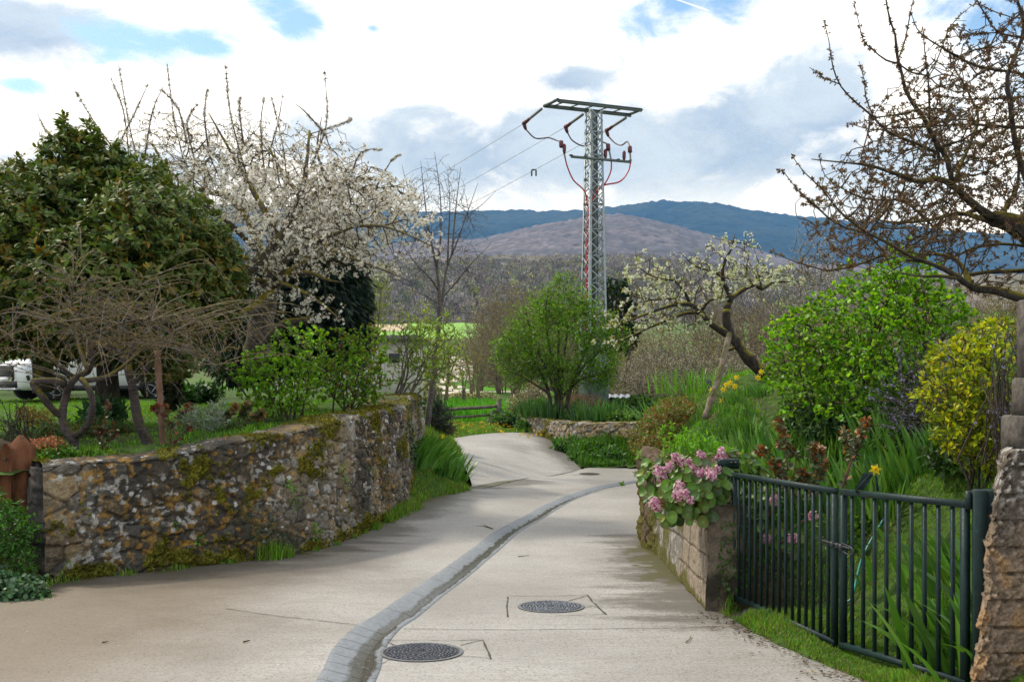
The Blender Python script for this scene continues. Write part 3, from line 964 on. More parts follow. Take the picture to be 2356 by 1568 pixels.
# dirt track
def on_ground(x, y, lo=42, hi=420):
    d_ = np.linspace(lo, hi, 3000)
    f_ = EYE + (HY - y) / K * d_ - ground_z((x - CX) / K * d_, d_)
    i_ = int(np.argmax(f_ < 0)) if (f_ < 0).any() else len(d_) - 1
    return np.array([(x - CX) / K * d_[i_], d_[i_], ground_z((x - CX) / K * d_[i_], d_[i_])])
b = B()
def ribbon(pts, wd, lift=.12, step=1.5):
    p_ = cr(np.array(pts), step=step)
    tt_ = nrm(np.gradient(p_[:, :2], axis=0)); nn_ = np.stack([-tt_[:, 1], tt_[:, 0]], 1)
    js = np.linspace(-.5, .5, 7)
    V_ = np.zeros((len(p_), 7, 3))
    for j_, s_ in enumerate(js):
        V_[:, j_, :2] = p_[:, :2] + nn_ * (s_ * wd)
        V_[:, j_, 2] = ground_z(V_[:, j_, 0], V_[:, j_, 1]) + lift + .3 * (fbm(np.c_[V_[:, j_, :2], V_[:, j_, 0] * 0], .4, 2, 3) - .5)
    grid(b, V_, (.50, .44, .36))
ribbon([(12, 88, 0), (6, 89, 0), (1, 90, 0), (-2.5, 92, 0), (-5.0, 96, 0), (-6.0, 104, 0), (-6.4, 118, 0), (-6.6, 132, 0), (-7.4, 150, 0), (-10, 175, 0)], 3.4)
ribbon([(-2.5, 92, 0), (-9, 88, 0), (-14, 86, 0)], 4.0, .10)
kind(b.build('dirt_track', m_vcol('dirt', .95, .1, 3.0, .25)), 'structure')

def hill(name, prof, d0, z0, d1, rows, cols, bump, bs, c1, c2, c3, seed, x0=-1000, x1=3300, back=400):
    xs = np.linspace(x0, x1, cols)
    yr = np.interp(xs, [p_[0] for p_ in prof], [p_[1] for p_ in prof])
    U_ = (xs - CX) / K
    V_ = np.zeros((cols, rows + 12, 3))
    for j_ in range(rows):
        t_ = j_ / (rows - 1)
        d_ = d0 + (d1 - d0) * t_
        ztop = EYE + (HY - yr) / K * d1
        sh = t_ ** .9
        V_[:, j_, 0] = U_ * d_; V_[:, j_, 1] = d_; V_[:, j_, 2] = z0 + (ztop - z0) * sh
    for j_ in range(12):
        d_ = d1 + back * (j_ + 1) / 12
        V_[:, rows + j_, 0] = U_ * d_; V_[:, rows + j_, 1] = d_; V_[:, rows + j_, 2] = V_[:, rows - 1, 2] * (1 - .6 * ((j_ + 1) / 12) ** 2)
    q_ = V_.copy()
    ridge = fbm(q_ * np.array((1, .35, 0)), 1 / (bs * 22), 4, seed) - .5
    V_[:, :, 2] += ridge * bump * 5 * np.minimum(1, np.linspace(0, 4, rows + 12))[None]
    bm_ = vnoise(q_ / bs, seed + 3)
    V_[:, :, 2] += bm_ * bump + vnoise(q_ / (bs * .45), seed + 9) * bump * .5
    n1 = fbm(q_, 1 / (bs * 9), 5, seed + 1); n2 = fbm(q_, 1 / (bs * 1.1), 3, seed + 2)
    f1 = sst(n1, .38, .62)[..., None]; f2 = sst(n2, .45, .75)[..., None]
    C_ = (np.array(c1) * (1 - f1) + np.array(c2) * f1)
    C_ = C_ * (.62 + .76 * bm_[..., None]) * (1 - .5 * f2) + np.array(c3) * .5 * f2 * sst(n1, .3, .7)[..., None]
    bb = B(); grid(bb, V_, C_)
    kind(bb.build(name, M_HILL), 'structure')
    return xs, yr
M_HILL = m_vcol('wooded_slope', 1.0, .05, .02, .15)
P_NEAR = [(-1000, 640), (500, 622), (900, 612), (1050, 606), (1340, 603), (1480, 599), (1620, 618), (1850, 640), (3300, 680)]
P_MID = [(-1000, 600), (800, 592), (930, 562), (1050, 553), (1130, 545), (1250, 520), (1340, 503), (1430, 500), (1560, 520), (1640, 545), (1750, 580), (1850, 612), (3300, 690)]
P_FAR = [(-1000, 470), (800, 482), (1000, 491), (1130, 488), (1190, 484), (1240, 488), (1330, 484), (1400, 474), (1500, 468), (1600, 472), (1750, 485), (1800, 492), (1880, 502), (2000, 517), (2200, 532), (3300, 580)]
hill('near_hill', P_NEAR, 366, 13, 1000, 120, 700, 5.0, 9.0, (.17, .15, .135), (.13, .12, .10), (.2, .19, .06), 31)
hill('middle_hill', P_MID, 1200, 60, 2500, 190, 1100, 7.0, 11.0, (.145, .13, .135), (.105, .098, .105), (.08, .08, .075), 41)
hill('far_ridge', P_FAR, 3000, 150, 5200, 170, 900, 14.0, 22.0, (.020, .033, .034), (.034, .046, .040), (.02, .03, .03), 51)

# woods of bare trees covering the near slope: one mass
b = B()
NT_ = 6200
tq = RNG.uniform(0, 1, NT_) ** 1.25
xs = RNG.uniform(560, 2200, NT_)
yr = np.interp(xs, [p_[0] for p_ in P_NEAR], [p_[1] for p_ in P_NEAR])
d_ = 384 + (1000 - 384) * tq
base = np.stack([(xs - CX) / K * d_, d_, 24 + (EYE + (HY - yr) / K * 1000 - 24) * tq ** .9], 1)
isg = RNG.uniform(size=NT_) < .13
hts = RNG.uniform(4.5, 9.0, NT_)
n_each = 44
bi = np.repeat(np.arange(NT_), n_each)
lv = rdir(len(bi)); rr = RNG.uniform(.2, 1, len(bi)) ** .5
off = lv * rr[:, None] * np.stack([hts * .36, hts * .36, hts * .42], 1)[bi]
pos = base[bi] + off + np.stack([bi * 0, bi * 0, hts[bi] * .62], 1)
tree_c = pal(NT_, [(.22, .195, .175), (.17, .155, .14), (.27, .25, .22), (.12, .125, .09)], None, .22)
tree_c[isg] = pal(int(isg.sum()), [(.34, .35, .08), (.26, .30, .09), (.42, .39, .13)], None, .15)
dr_t = nrm(lv * .7 + np.array((0, 0, .5)) + .5 * RNG.normal(size=lv.shape))
scatter(b, T_NARROW, pos, dr_t, rdir(len(bi)), np.where(isg[bi], 1.5, 1.8) * RNG.uniform(.7, 1.3, len(bi)), tree_c[bi] * np.exp(RNG.normal(0, .2, (len(bi), 1))))
segs(b, base, base + np.stack([0 * hts, 0 * hts, hts * .7], 1), .14, .06, tree_c * .8, 3)
o = b.build('wood', m_leaf('far_wood', .95, .0, .1)); kind(o, 'stuff')
tag(o, 'bare grey wood with yellow-green budding trees covering the near hillside', 'woodland')
# ================================================================== WALLS
M_STONE = m_vcol('lichen_stone', .92, .2, 55.0, .38, .012, 70.0)
M_MOSS = m_leaf('moss', .9, .2, .1, (1.2, 1.2, .4))
def voro(u_, v_, seeds, wts, ax=.72):
    n = u_.size
    f1 = np.full(n, 9e9); f2 = np.full(n, 9e9); idx = np.zeros(n, int)
    uf, vf = u_.ravel(), v_.ravel()
    for i_, (a_, c_) in enumerate(seeds):
        near_ = np.abs(uf - a_) < 1.1
        q_ = np.flatnonzero(near_)
        dq = (np.abs((uf[q_] - a_) * ax) ** 2.3 + np.abs(vf[q_] - c_) ** 2.3) ** (1 / 2.3) / wts[i_]
        less = dq < f1[q_]
        f2[q_] = np.where(less, f1[q_], np.minimum(f2[q_], dq))
        idx[q_] = np.where(less, i_, idx[q_]); f1[q_] = np.where(less, dq, f1[q_])
    return f1.reshape(u_.shape), f2.reshape(u_.shape), idx.reshape(u_.shape)

def rubble_wall(name, label, path, thick=.5, ds=.014, cell=(.30, .19), seed=0, moss=.5, dark=.5, back=.5, tufts=9000, orange=.5, end0=True, end1=True, group=None, round_top=.06):
    """path rows: x y z_base z_top ; the front is to the right of the direction of travel"""
    rg_ = np.random.RandomState(seed)
    p_ = cr(np.array(path), step=ds)
    s_ = np.concatenate([[0], np.cumsum(np.linalg.norm(np.diff(p_[:, :2], axis=0), axis=1))])
    ns = int(s_[-1] / ds) + 1
    ss_ = np.linspace(0, s_[-1], ns)
    p_ = np.stack([np.interp(ss_, s_, p_[:, j_]) for j_ in range(4)], 1)
    t_ = nrm(np.gradient(p_[:, :2], axis=0))
    for _ in range(12):
        t_ = nrm(np.vstack([t_[:1], (t_[:-2] + t_[1:-1] + t_[2:]) / 3, t_[-1:]]))
    n_ = np.stack([t_[:, 1], -t_[:, 0]], 1)
    H = (p_[:, 3] - p_[:, 2]).max() + .2
    qs = np.concatenate([np.arange(0, H, ds), np.arange(H, H + thick, ds * 1.3), np.arange(H + thick, H + thick + back, ds * 4)])
    S_, Q_ = np.meshgrid(ss_, qs, indexing='ij')
    h_loc = (p_[:, 3] - p_[:, 2] + .2)[:, None]
    top = h_loc + 0 * Q_
    on_front = Q_ < H; on_top = (Q_ >= H) & (Q_ < H + thick); on_back = Q_ >= H + thick
    zf = Q_ / H * top
    # front position
    inw = np.where(on_front, 0, np.where(on_top, Q_ - H, thick))
    zz = np.where(on_front, zf, np.where(on_top, top, top - (Q_ - H - thick)))
    # rounded edges
    if round_top:
        e_ = np.clip(1 - (top - zf) / round_top, 0, 1) * on_front
        inw = inw + e_ ** 2 * round_top * .6
        zz = zz - np.where(on_top, np.clip(1 - (Q_ - H) / round_top, 0, 1) ** 2 * round_top * .6, 0) - on_front * e_ * round_top * .3
    batter = (1 - zz / top) * .07
    und = (fbm(np.stack([S_, Q_, S_ * 0], -1), 1.1, 3, seed) - .5) * .10
    # stones
    vv = np.where(on_front, zf, Q_ + (top - H))
    wu = S_ + (fbm(np.stack([S_, vv, S_ * 0], -1), 5.0, 3, seed + 1) - .5) * .13
    wv = vv + (fbm(np.stack([S_, vv, S_ * 0 + 5], -1), 5.0, 3, seed + 2) - .5) * .10
    seeds, wts = [], []
    nu, nv = int(ss_[-1] / cell[0]) + 2, int((H + thick + back) / cell[1]) + 2
    for a_ in range(nu):
        for c_ in range(nv):
            if rg_.uniform() < .12:
                continue
            seeds.append(((a_ + .5 * (c_ % 2) + rg_.uniform(-.35, .35)) * cell[0], (c_ + rg_.uniform(-.35, .35)) * cell[1])); wts.append(rg_.uniform(.75, 1.45))
            if rg_.uniform() < .35:
                seeds.append((seeds[-1][0] + rg_.uniform(-.5, .5) * cell[0], seeds[-1][1] + rg_.uniform(-.5, .5) * cell[1])); wts.append(rg_.uniform(.4, .6))
    f1, f2, idx = voro(wu, wv, seeds, wts)
    edge = f2 - f1
    hs = rg_.uniform(.0, 1, len(seeds))[idx]
    n3 = np.stack([S_, vv, S_ * 0 + seed], -1)
    nA_ = fbm(n3, 7, 4, seed + 3); nB_ = fbm(n3, 28, 3, seed + 4); nL = fbm(n3, .9, 4, seed + 5); nM = fbm(n3, 2.3, 5, seed + 6)
    face = sst(edge, .0, .042)
    amp = np.where(on_top, .4, 1.0)
    tilt = (wu * np.sin(hs * 40) + wv * np.cos(hs * 40)) % .3 - .15
    disp = (face * (.019 + .034 * hs) - .023 + (nA_ - .5) * .055 + (nB_ - .5) * .034 + face * tilt * .05) * amp
    P3 = np.zeros(S_.shape + (3,))
    outv = batter + und + np.where(on_top, 0, disp) - inw
    P3[..., 0] = p_[:, 0, None] + n_[:, 0, None] * outv
    P3[..., 1] = p_[:, 1, None] + n_[:, 1, None] * outv
    lump = (fbm(np.stack([S_, S_ * 0, S_ * 0], -1), 2.2, 3, seed + 8) - .5) * .09
    P3[..., 2] = p_[:, 2, None] - .2 + zz + np.where(on_top, disp * .9, 0) + lump * sst(zz / top, .6, 1)
    # colour
    pals = np.array([(.215, .175, .12), (.19, .17, .135), (.125, .112, .09), (.25, .19, .11), (.27, .25, .205), (.17, .145, .11), (.20, .155, .10)]) * 1.05
    stone = pals[rg_.choice(len(pals), len(seeds), p=[.22, .2, .12, .16, .1, .1, .1])][idx]
    C_ = stone * (.62 + .76 * nA_[..., None]) * (.75 + .5 * nB_[..., None])
    crust = sst(nL + .25 * sst(zz / top, .55, 1) * dark - .2 + .3 * dark + (nB_ - .5) * .35 + np.exp(-S_ / .9) * .22 * dark, .48, .66)[..., None]
    C_ = C_ * (1 - crust * .78) + crust * .78 * np.array((.030, .028, .024))
    topc = on_top[..., None] * sst(nM, .3, .55)[..., None] * .7
    C_ = C_ * (1 - topc) + topc * np.array((.115, .10, .082))
    mort = ((1 - sst(edge + (nB_ - .5) * .02, .002, .022)) * sst(nA_, .1, .4))[..., None]
    mcol = np.array((.040, .034, .025)) * (1 - hs[..., None]) + np.array((.10, .083, .058)) * hs[..., None]
    C_ = C_ * (1 - .82 * mort) + .82 * mort * mcol
    nO = fbm(n3, 15, 4, seed + 12); nO2 = fbm(n3, 1.3, 3, seed + 13)
    ora = (sst(nO + (nB_ - .5) * .25, .54, .66) * sst(nO2 + (orange - .5) * .35, .47, .62))[..., None] * .72
    C_ = C_ * (1 - ora) + ora * np.array((.31, .175, .035)) * (.6 + .8 * nB_[..., None])
    nW = fbm(n3, 17, 4, seed + 14); nW2 = fbm(n3, 1.9, 3, seed + 15)
    wh = (sst(nW + (nB_ - .5) * .3, .60, .66) * sst(nW2, .49, .62))[..., None] * .6
    C_ = C_ * (1 - wh) + wh * np.array((.52, .51, .47))
    # round lichen rosettes
    for _ in range(int(ss_[-1] * 34)):
        cs, cv, cr_ = rg_.uniform(0, ss_[-1]), rg_.uniform(.1, H), rg_.uniform(.012, .032)
        i0, i1 = int((cs - .05) / ds), int((cs + .05) / ds) + 1
        i0, i1 = max(0, i0), min(ns, i1)
        if i1 - i0 < 2:
            continue
        r_ = np.hypot(S_[i0:i1] - cs, vv[i0:i1] - cv) / cr_
        if rg_.uniform() < .6:
            mk = ((r_ < 1) & (r_ > .45))[..., None] * .9; cc = np.array((.42, .22, .03))
        else:
            mk = (r_ < 1)[..., None] * .9; cc = np.array((.58, .57, .54))
        C_[i0:i1] = C_[i0:i1] * (1 - mk) + mk * cc
    mo = nM - .05 + (nA_ - .5) * .22 + (moss - .5) * .35 + .16 * sst(zz / top, .86, 1.02) + .20 * (1 - sst(zz, .22, .5)) + (nB_ - .5) * .2 - .10 * on_back
    mk = sst(mo, .60, .68)[..., None]
    mc = np.array((.105, .10, .012)) * (.5 + nO[..., None]) * (.7 + .9 * sst(nA_, .35, .65)[..., None])
    C_ = C_ * (1 - mk) + mk * mc
    P3[..., 2] += (mk[..., 0] * .025) * on_top
    P3[..., :2] += (n_[:, None, :] * (mk * .02)) * on_front[..., None]
    base = (path[0][0], path[0][1], path[0][2])
    th = thing(name, label, 'wall', base, group)
    bb = B(); grid(bb, P3, C_)
    # end faces
    for e_, flag in ((0, end0), (ns - 1, end1)):
        if not flag:
            continue
        zs = np.linspace(0, 1, int(H / .02)); ws = np.linspace(0, 1, int(thick / .02))
        Wq, Zq = np.meshgrid(ws, zs, indexing='ij')
        e3 = np.zeros(Wq.shape + (3,))
        td = t_[e_] * (-1 if e_ == 0 else 1)
        en = np.stack([Wq * thick * 1.3, Zq * h_loc[e_], Wq * 0 + e_], -1)
        e1, e2, ei = voro(Wq * thick + 5, Zq * h_loc[e_] + (fbm(en, 5, 2, 3) - .5) * .1, [(5 + rg_.uniform(0, thick), rg_.uniform(0, H)) for _ in range(int(H * thick / .05))], np.ones(99), .8)
        bulge = .06 * np.sin(np.clip(Wq, 0, 1) * math.pi) ** .6 * (1 - Zq ** 6) + .04 * sst(e2 - e1, 0, .05) * np.sin(Wq * math.pi) + (fbm(en, 6, 3, 4) - .5) * .05 * np.sin(Wq * math.pi)
        f0 = P3[e_, :, :]
        fz = np.interp(Zq * h_loc[e_], zf[e_][:int(H / ds)], np.arange(int(H / ds)))
        fx = np.stack([np.interp(fz, np.arange(len(f0)), f0[:, j_]) for j_ in range(3)], -1)
        e3[..., 0] = fx[..., 0] - n_[e_, 0] * Wq * thick + td[0] * bulge
        e3[..., 1] = fx[..., 1] - n_[e_, 1] * Wq * thick + td[1] * bulge
        e3[..., 2] = fx[..., 2]
        ck = sst(fbm(en, 3, 4, 6), .3, .6)[..., None]
        grid(bb, e3, np.array((.12, .105, .085)) * (.5 + fbm(en, 14, 4, 8)[..., None]) * (1 - ck) + np.array((.035, .032, .028)) * ck)
    bb.build('stonework', M_STONE, th, smooth=True)
    # moss cushions
    if tufts:
        cand = np.argwhere((mk[..., 0] > .6) & ~on_back)
        if len(cand):
            cand = cand[rg_.choice(len(cand), min(tufts, len(cand) * 2))]
            pp = P3[cand[:, 0], cand[:, 1]]
            nn_ = np.where(on_top[cand[:, 0], cand[:, 1]][:, None], np.array((0, 0, 1.)), np.c_[n_[cand[:, 0]], np.full(len(cand), .35)])
            dr_m = nrm(nn_ + .8 * rg_.normal(size=pp.shape))
            bm = B()
            scatter(bm, T_SPECK, pp, dr_m, rdir(len(pp), rg_), rg_.uniform(.014, .034, len(pp)), pal(len(pp), [(.14, .135, .012), (.085, .095, .012), (.20, .175, .015), (.10, .075, .015)], None, .3, rg_))
            bm.build('moss', M_MOSS, th)
    return th, P3, p_, n_

w_left, WP3, WPP, WN = rubble_wall('stone_wall', 'long rough stone wall with orange lichen and moss curving along the road edge', WALL[:, [0, 1, 2, 3]], .55, .0130, (.25, .17), 3, .47, .55, .5, 16000, .60)
rubble_wall('stone_wall', 'short mossy ivy-hung stone wall end just behind the long lichened wall', [(-2.03, 18.55, -.3, 1.27), (-2.05, 19.3, -.25, 1.36), (-2.08, 21, -.1, 1.43), (-2.12, 23.4, .1, 1.45)], .8, .03, (.3, .2), 8, .62, .7, .6, 5000, .3, end1=False)
rubble_wall('stone_wall', 'low dry-stone retaining wall with bright moss along its top, beside the ramp', [tuple(P(1120, 952, 40)[:2]) + (.05, .42), tuple(P(1185, 966, 37)[:2]) + (.05, .56), tuple(P(1240, 990, 34.2)[:2]) + (-.1, .50), tuple(P(1310, 1004, 32)[:2]) + (-.12, .48), tuple(P(1400, 1008, 30.4)[:2]) + (-.08, .52), tuple(P(1485, 1012, 29.4)[:2]) + (-.05, .60), tuple(P(1560, 1015, 29)[:2]) + (0, .65)],
            .45, .03, (.34, .2), 12, .60, .35, .3, 7000, .3)
# planter retaining wall
M_BLOCK = m_vcol('weathered_render', .92, .2, 40.0, .30, .008, 60.0)
def planter_wall():
    pth = PLANT[::-1]          # front (road side) to the right of travel
    p_ = cr(np.array(pth), step=.02)
    s_ = np.concatenate([[0], np.cumsum(np.linalg.norm(np.diff(p_[:, :2], axis=0), axis=1))])
    ss_ = np.arange(0, s_[-1], .022)
    p_ = np.stack([np.interp(ss_, s_, p_[:, j_]) for j_ in range(4)], 1)
    t_ = nrm(np.gradient(p_[:, :2], axis=0)); n_ = np.stack([t_[:, 1], -t_[:, 0]], 1)
    H = 1.35; ds = .018
    qs = np.concatenate([np.arange(0, H, ds), H + np.arange(0, .3, ds), H + .3 + np.arange(0, .3, .06)])
    S_, Q_ = np.meshgrid(ss_, qs, indexing='ij')
    hl = (p_[:, 3] - p_[:, 2] + .15)[:, None]
    fr = Q_ < H; tp = (Q_ >= H) & (Q_ < H + .3)
    zz = np.where(fr, Q_ / H * hl, np.where(tp, hl, hl - (Q_ - H - .3)))
    inw = np.where(fr, 0, np.where(tp, Q_ - H, .3))
    n3 = np.stack([S_, zz, inw], -1)
    nA_ = fbm(n3, 3, 5, 61); nB_ = fbm(n3, 20, 4, 62); nS = fbm(n3 * np.array((1, .15, 1)), 7, 4, 63)
    old = 1 - sst(S_ + (nA_ - .5) * .6, 1.7, 2.0)      # far end: rough rubble and roots
    block = sst(S_ + (nA_ - .5) * .5, 4.0, 4.15)       # near end: square blocks
    # joints
    cz = np.abs(((zz - .15) / .245 + (nA_ - .5) * .12 + .5) % 1 - .5) * .245
    row = np.floor((zz - .15) / .245 + .5)
    bx = np.abs(((S_ / .36 + .5 * (row % 2) + (nA_ - .5) * .2) % 1) - .5) * .36
    joint = np.maximum((1 - sst(cz, .004, .014)), (1 - sst(bx, .004, .012)) * block) * (.35 + .65 * block) * (1 - old)
    form = (1 - sst(np.abs(zz - .62 + .02 * np.sin(S_ * 3)), .004, .016)) * (1 - block) * (1 - old)
    crack = (1 - sst(np.abs(nA_ - .5), .004, .016)) * block * .8
    disp = (nA_ - .5) * (.03 + .20 * old) + (nB_ - .5) * (.012 + .07 * old) - joint * .018 - form * .015 + old * .05
    out = disp * fr - inw + (1 - zz / hl) * .05
    P3 = np.zeros(S_.shape + (3,))
    P3[..., 0] = p_[:, 0, None] + n_[:, 0, None] * out
    P3[..., 1] = p_[:, 1, None] + n_[:, 1, None] * out
    P3[..., 2] = p_[:, 2, None] - .15 + zz + np.where(tp, disp, 0)
    a1, a2 = np.array((.30, .245, .18)), np.array((.21, .19, .16))
    C_ = a1 * block[..., None] + a2 * (1 - block[..., None])
    C_ = C_ * (.70 + .6 * nS[..., None]) * (.8 + .4 * nB_[..., None])
    st_ = sst(nS + .22 * sst(zz / hl, .5, 1), .52, .70)[..., None] * .65
    C_ = C_ * (1 - st_) + st_ * np.array((.075, .062, .045))
    wht = (sst(nB_, .56, .64) * sst(fbm(n3, 1.6, 3, 70), .50, .6) * (1 - block))[..., None] * .7
    C_ = C_ * (1 - wht) + wht * np.array((.46, .45, .42))
    jk = np.clip(joint + form + crack, 0, 1)[..., None] * .8
    C_ = C_ * (1 - jk) + jk * np.array((.06, .045, .03))
    oc = np.array((.12, .085, .055)) * (.4 + 1.1 * fbm(n3 * np.array((1, .12, 1)), 12, 3, 71))[..., None]
    C_ = C_ * (1 - old[..., None]) + oc * old[..., None]
    mk = sst(fbm(n3, 2.2, 5, 72) + .25 * (1 - sst(zz, .15, .4)) + .05 * old * sst(zz / hl, .5, 1) + .1 * (1 - block) , .60, .72)[..., None] * .9
    C_ = C_ * (1 - mk) + mk * np.array((.10, .092, .014)) * (.5 + nB_[..., None])
    th = thing('retaining_wall', 'low pale block retaining wall under the pink-flowered bergenia, along the road', 'wall', (1.82, 9.15, -.4))
    bb = B(); grid(bb, P3, C_)
    # near end face
    e = len(ss_) - 1
    ws = np.linspace(0, .34, 18); zs = np.arange(0, hl[e, 0] + .001, .022)
    Wq, Zq = np.meshgrid(ws, zs, indexing='ij')
    en = np.stack([Wq, Zq, Wq * 0 + 9], -1)
    dd_ = (fbm(en, 9, 4, 3) - .5) * .03
    E3 = np.zeros(Wq.shape + (3,))
    o0 = (1 - Zq / hl[e, 0]) * .05
    E3[..., 0] = p_[e, 0] + n_[e, 0] * (o0 - Wq) + t_[e, 0] * dd_
    E3[..., 1] = p_[e, 1] + n_[e, 1] * (o0 - Wq) + t_[e, 1] * dd_
    E3[..., 2] = p_[e, 2] - .15 + Zq
    k_ = sst(fbm(en, 5, 4, 8) + Wq * .9, .42, .7)[..., None]
    grid(bb, E3, np.array((.17, .135, .095)) * (1 - k_) + np.array((.045, .040, .026)) * k_)
    bb.build('blockwork', M_BLOCK, th, smooth=True)
planter_wall()

# rough cast pillar at the right edge
def pillar():
    prof = [(2231, 1600), (2231, 1564), (2240, 1500), (2252, 1409), (2262, 1330), (2270, 1229), (2283, 1140), (2291, 1100), (2303, 1041), (2318, 1034)]
    d = 5.75
    zz = np.array([EYE + (HY - y) / K * d for x, y in prof]); xx = np.array([(x - CX) / K * d for x, y in prof]) + .02
    zs = np.arange(-.32, zz.max(), .008)
    xl = np.interp(zs, zz, xx)
    W_ = 1.15
    per = np.concatenate([np.linspace(0, .34, 42), .34 + np.arange(0, W_, .009)])
    Sq, Zq = np.meshgrid(per, zs, indexing='ij')
    n3 = np.stack([Sq, Zq, Sq * 0], -1)
    rag = (fbm(n3 * np.array((.3, 1, 1)), 9, 4, 5) - .5) * .07
    bandn = np.floor(Zq / .155 + .12 * fbm(n3, 2, 2, 3))
    bandf = Zq / .155 + .12 * fbm(n3, 2, 2, 3) - bandn
    agg = fbm(n3, 38, 3, 7); ag2 = vnoise(n3 * 75, 8); lay = vnoise(np.stack([bandn * 7.7, Sq * 2.0, Sq * 0], -1), 4)
    coarse = sst(lay, .45, .62)
    near_edge = 1 - sst(Sq - .34, 0.0, .30)
    coarse = np.clip(coarse * .7 + near_edge * (Sq > .30), 0, 1)
    disp = (agg - .5) * (.012 + .05 * coarse) + (ag2 - .5) * (.006 + .022 * coarse) - (1 - sst(np.abs(bandf - .5) * 2, .0, 1)) * 0 - sst(bandf, .80, 1.0) * .045 * (1 - near_edge * .4) + (lay - .5) * .022
    X_ = np.where(Sq < .34, xl[None, :] * (1 + .95 * (.34 - Sq) / d) + rag * 1.0 + disp * .6, xl[None, :] + rag + (Sq - .34))
    Y_ = np.where(Sq < .34, d + .34 - Sq, d - disp)
    corner = np.exp(-((Sq - .34) / .05) ** 2) * .03
    X_ = X_ + corner; Y_ = Y_ + corner * .7
    Z_ = Zq + (agg - .5) * .02
    C_ = np.array((.25, .185, .125)) * (.55 + .9 * agg[..., None]) * (.8 + .4 * ag2[..., None])
    g_ = sst(fbm(n3, 2.6, 4, 9) + .5 * sst(Zq, .75, 1.25), .45, .75)[..., None] * .8
    C_ = C_ * (1 - g_) + g_ * np.array((.115, .10, .082)) * (.5 + agg[..., None])
    wl = (sst(agg, .54, .62) * sst(Zq, .85, 1.2))[..., None] * .8
    C_ = C_ * (1 - wl) + wl * np.array((.50, .48, .44))
    oc_ = (sst(fbm(n3, 9, 3, 19), .56, .66) * (1 - sst(Zq, .7, .9)))[..., None] * .6
    C_ = C_ * (1 - oc_) + oc_ * np.array((.40, .235, .10))
    th = thing('rough_pillar', 'crumbling tan concrete pillar with grey lichened top at the picture edge beside the gate', 'pillar', (xl[0] + .5, d + .1, -.3))
    bb = B(); grid(bb, np.stack([X_, Y_, Z_], -1), C_)
    # top
    tx = np.linspace(0, 1.15, 90); ty = np.linspace(0, .34, 30)
    TX, TY = np.meshgrid(tx, ty, indexing='ij')
    q3 = np.stack([TX, TY, TX * 0], -1)
    tz = zs[-1] + .02 + (fbm(q3, 12, 4, 3) - .5) * .08 - .03 * np.exp(-TX / .05)
    kk = sst(fbm(q3, 14, 3, 5), .45, .6)[..., None]
    grid(bb, np.stack([xl[-1] * (1 + .95 * TY / d) + TX + .02 + .03 * (fbm(q3, 9, 3, 8) - .5), d + TY + .01, tz - .02], -1), np.array((.07, .06, .05)) * (1 - kk) + np.array((.42, .41, .38)) * kk)
    bb.build('concrete', m_vcol('crumbling_concrete', .95, .15, 60.0, .4, .012, 80.0), th, smooth=True)
    # slim post standing on it
    bb = B()
    def pst(x0, y0, y1, w_, dpt):
        z0, z1 = EYE + (HY - y0) / K * 6.0, EYE + (HY - y1) / K * 6.0
        X0 = (x0 - CX) / K * 6.0
        bb.box((X0 + w_ / 2, 6.0 + dpt / 2 - .12, (z0 + z1) / 2), (w_, dpt, z1 - z0), 0, (1, 1, 1), .012)
    pst(2327, 1042, 955, .30, .26); pst(2341, 955, 868, .22, .20); pst(2345, 868, 690, .16, .16)
    o_ = bb.build('concrete_post', m_plain('post_concrete', (.10, .088, .074), .95, 0, .2, 18.0, .4, .006), None, loc=tuple(P(2341, 1042, 6.0)))
    tag(o_, 'slim stepped grey concrete post standing on top of the crumbling pillar', 'post')
pillar()

# ================================================================== GATE
def gate_paint():
    m, t = new_mat('green_gate_paint')
    po = pos_node(t)
    c_ = t.mix(t.ss(t.noise(po, 7.0, 5.0, .6), .3, .7), (.005, .017, .016), (.010, .030, .027))
    c_ = t.mix(t.ss(t.noise(po, 24.0, 6.0, .75), .63, .68, 0, .8), c_, (.03, .10, .075))
    c_ = t.mix(t.ss(t.noise(t.vm('ADD', po, (3, 7, 1)), 38.0, 6.0, .75), .655, .69, 0, .85), c_, (.10, .055, .03))
    nb = t.noise(po, 60.0, 4.0, .6)
    bp = t.n('ShaderNodeBump', {'Strength': .7, 'Distance': .0015, 'Height': nb})
    finish(t, t.n('ShaderNodeBsdfPrincipled', {'Base Color': c_, 'Roughness': t.ss(nb, .3, .7, .42, .68), 'Specular IOR Level': .3, 'Normal': bp.outputs[0]}).outputs[0])
    return m
M_GATE = gate_paint()
M_STEEL = m_plain('worn_steel', (.055, .06, .06), .5, .5, .5, 30.0, .3)
G0, G1, G2 = P(1677, 1085, 9.25), P(1933, 1124, 7.37), P(2226, 1152, 6.1)
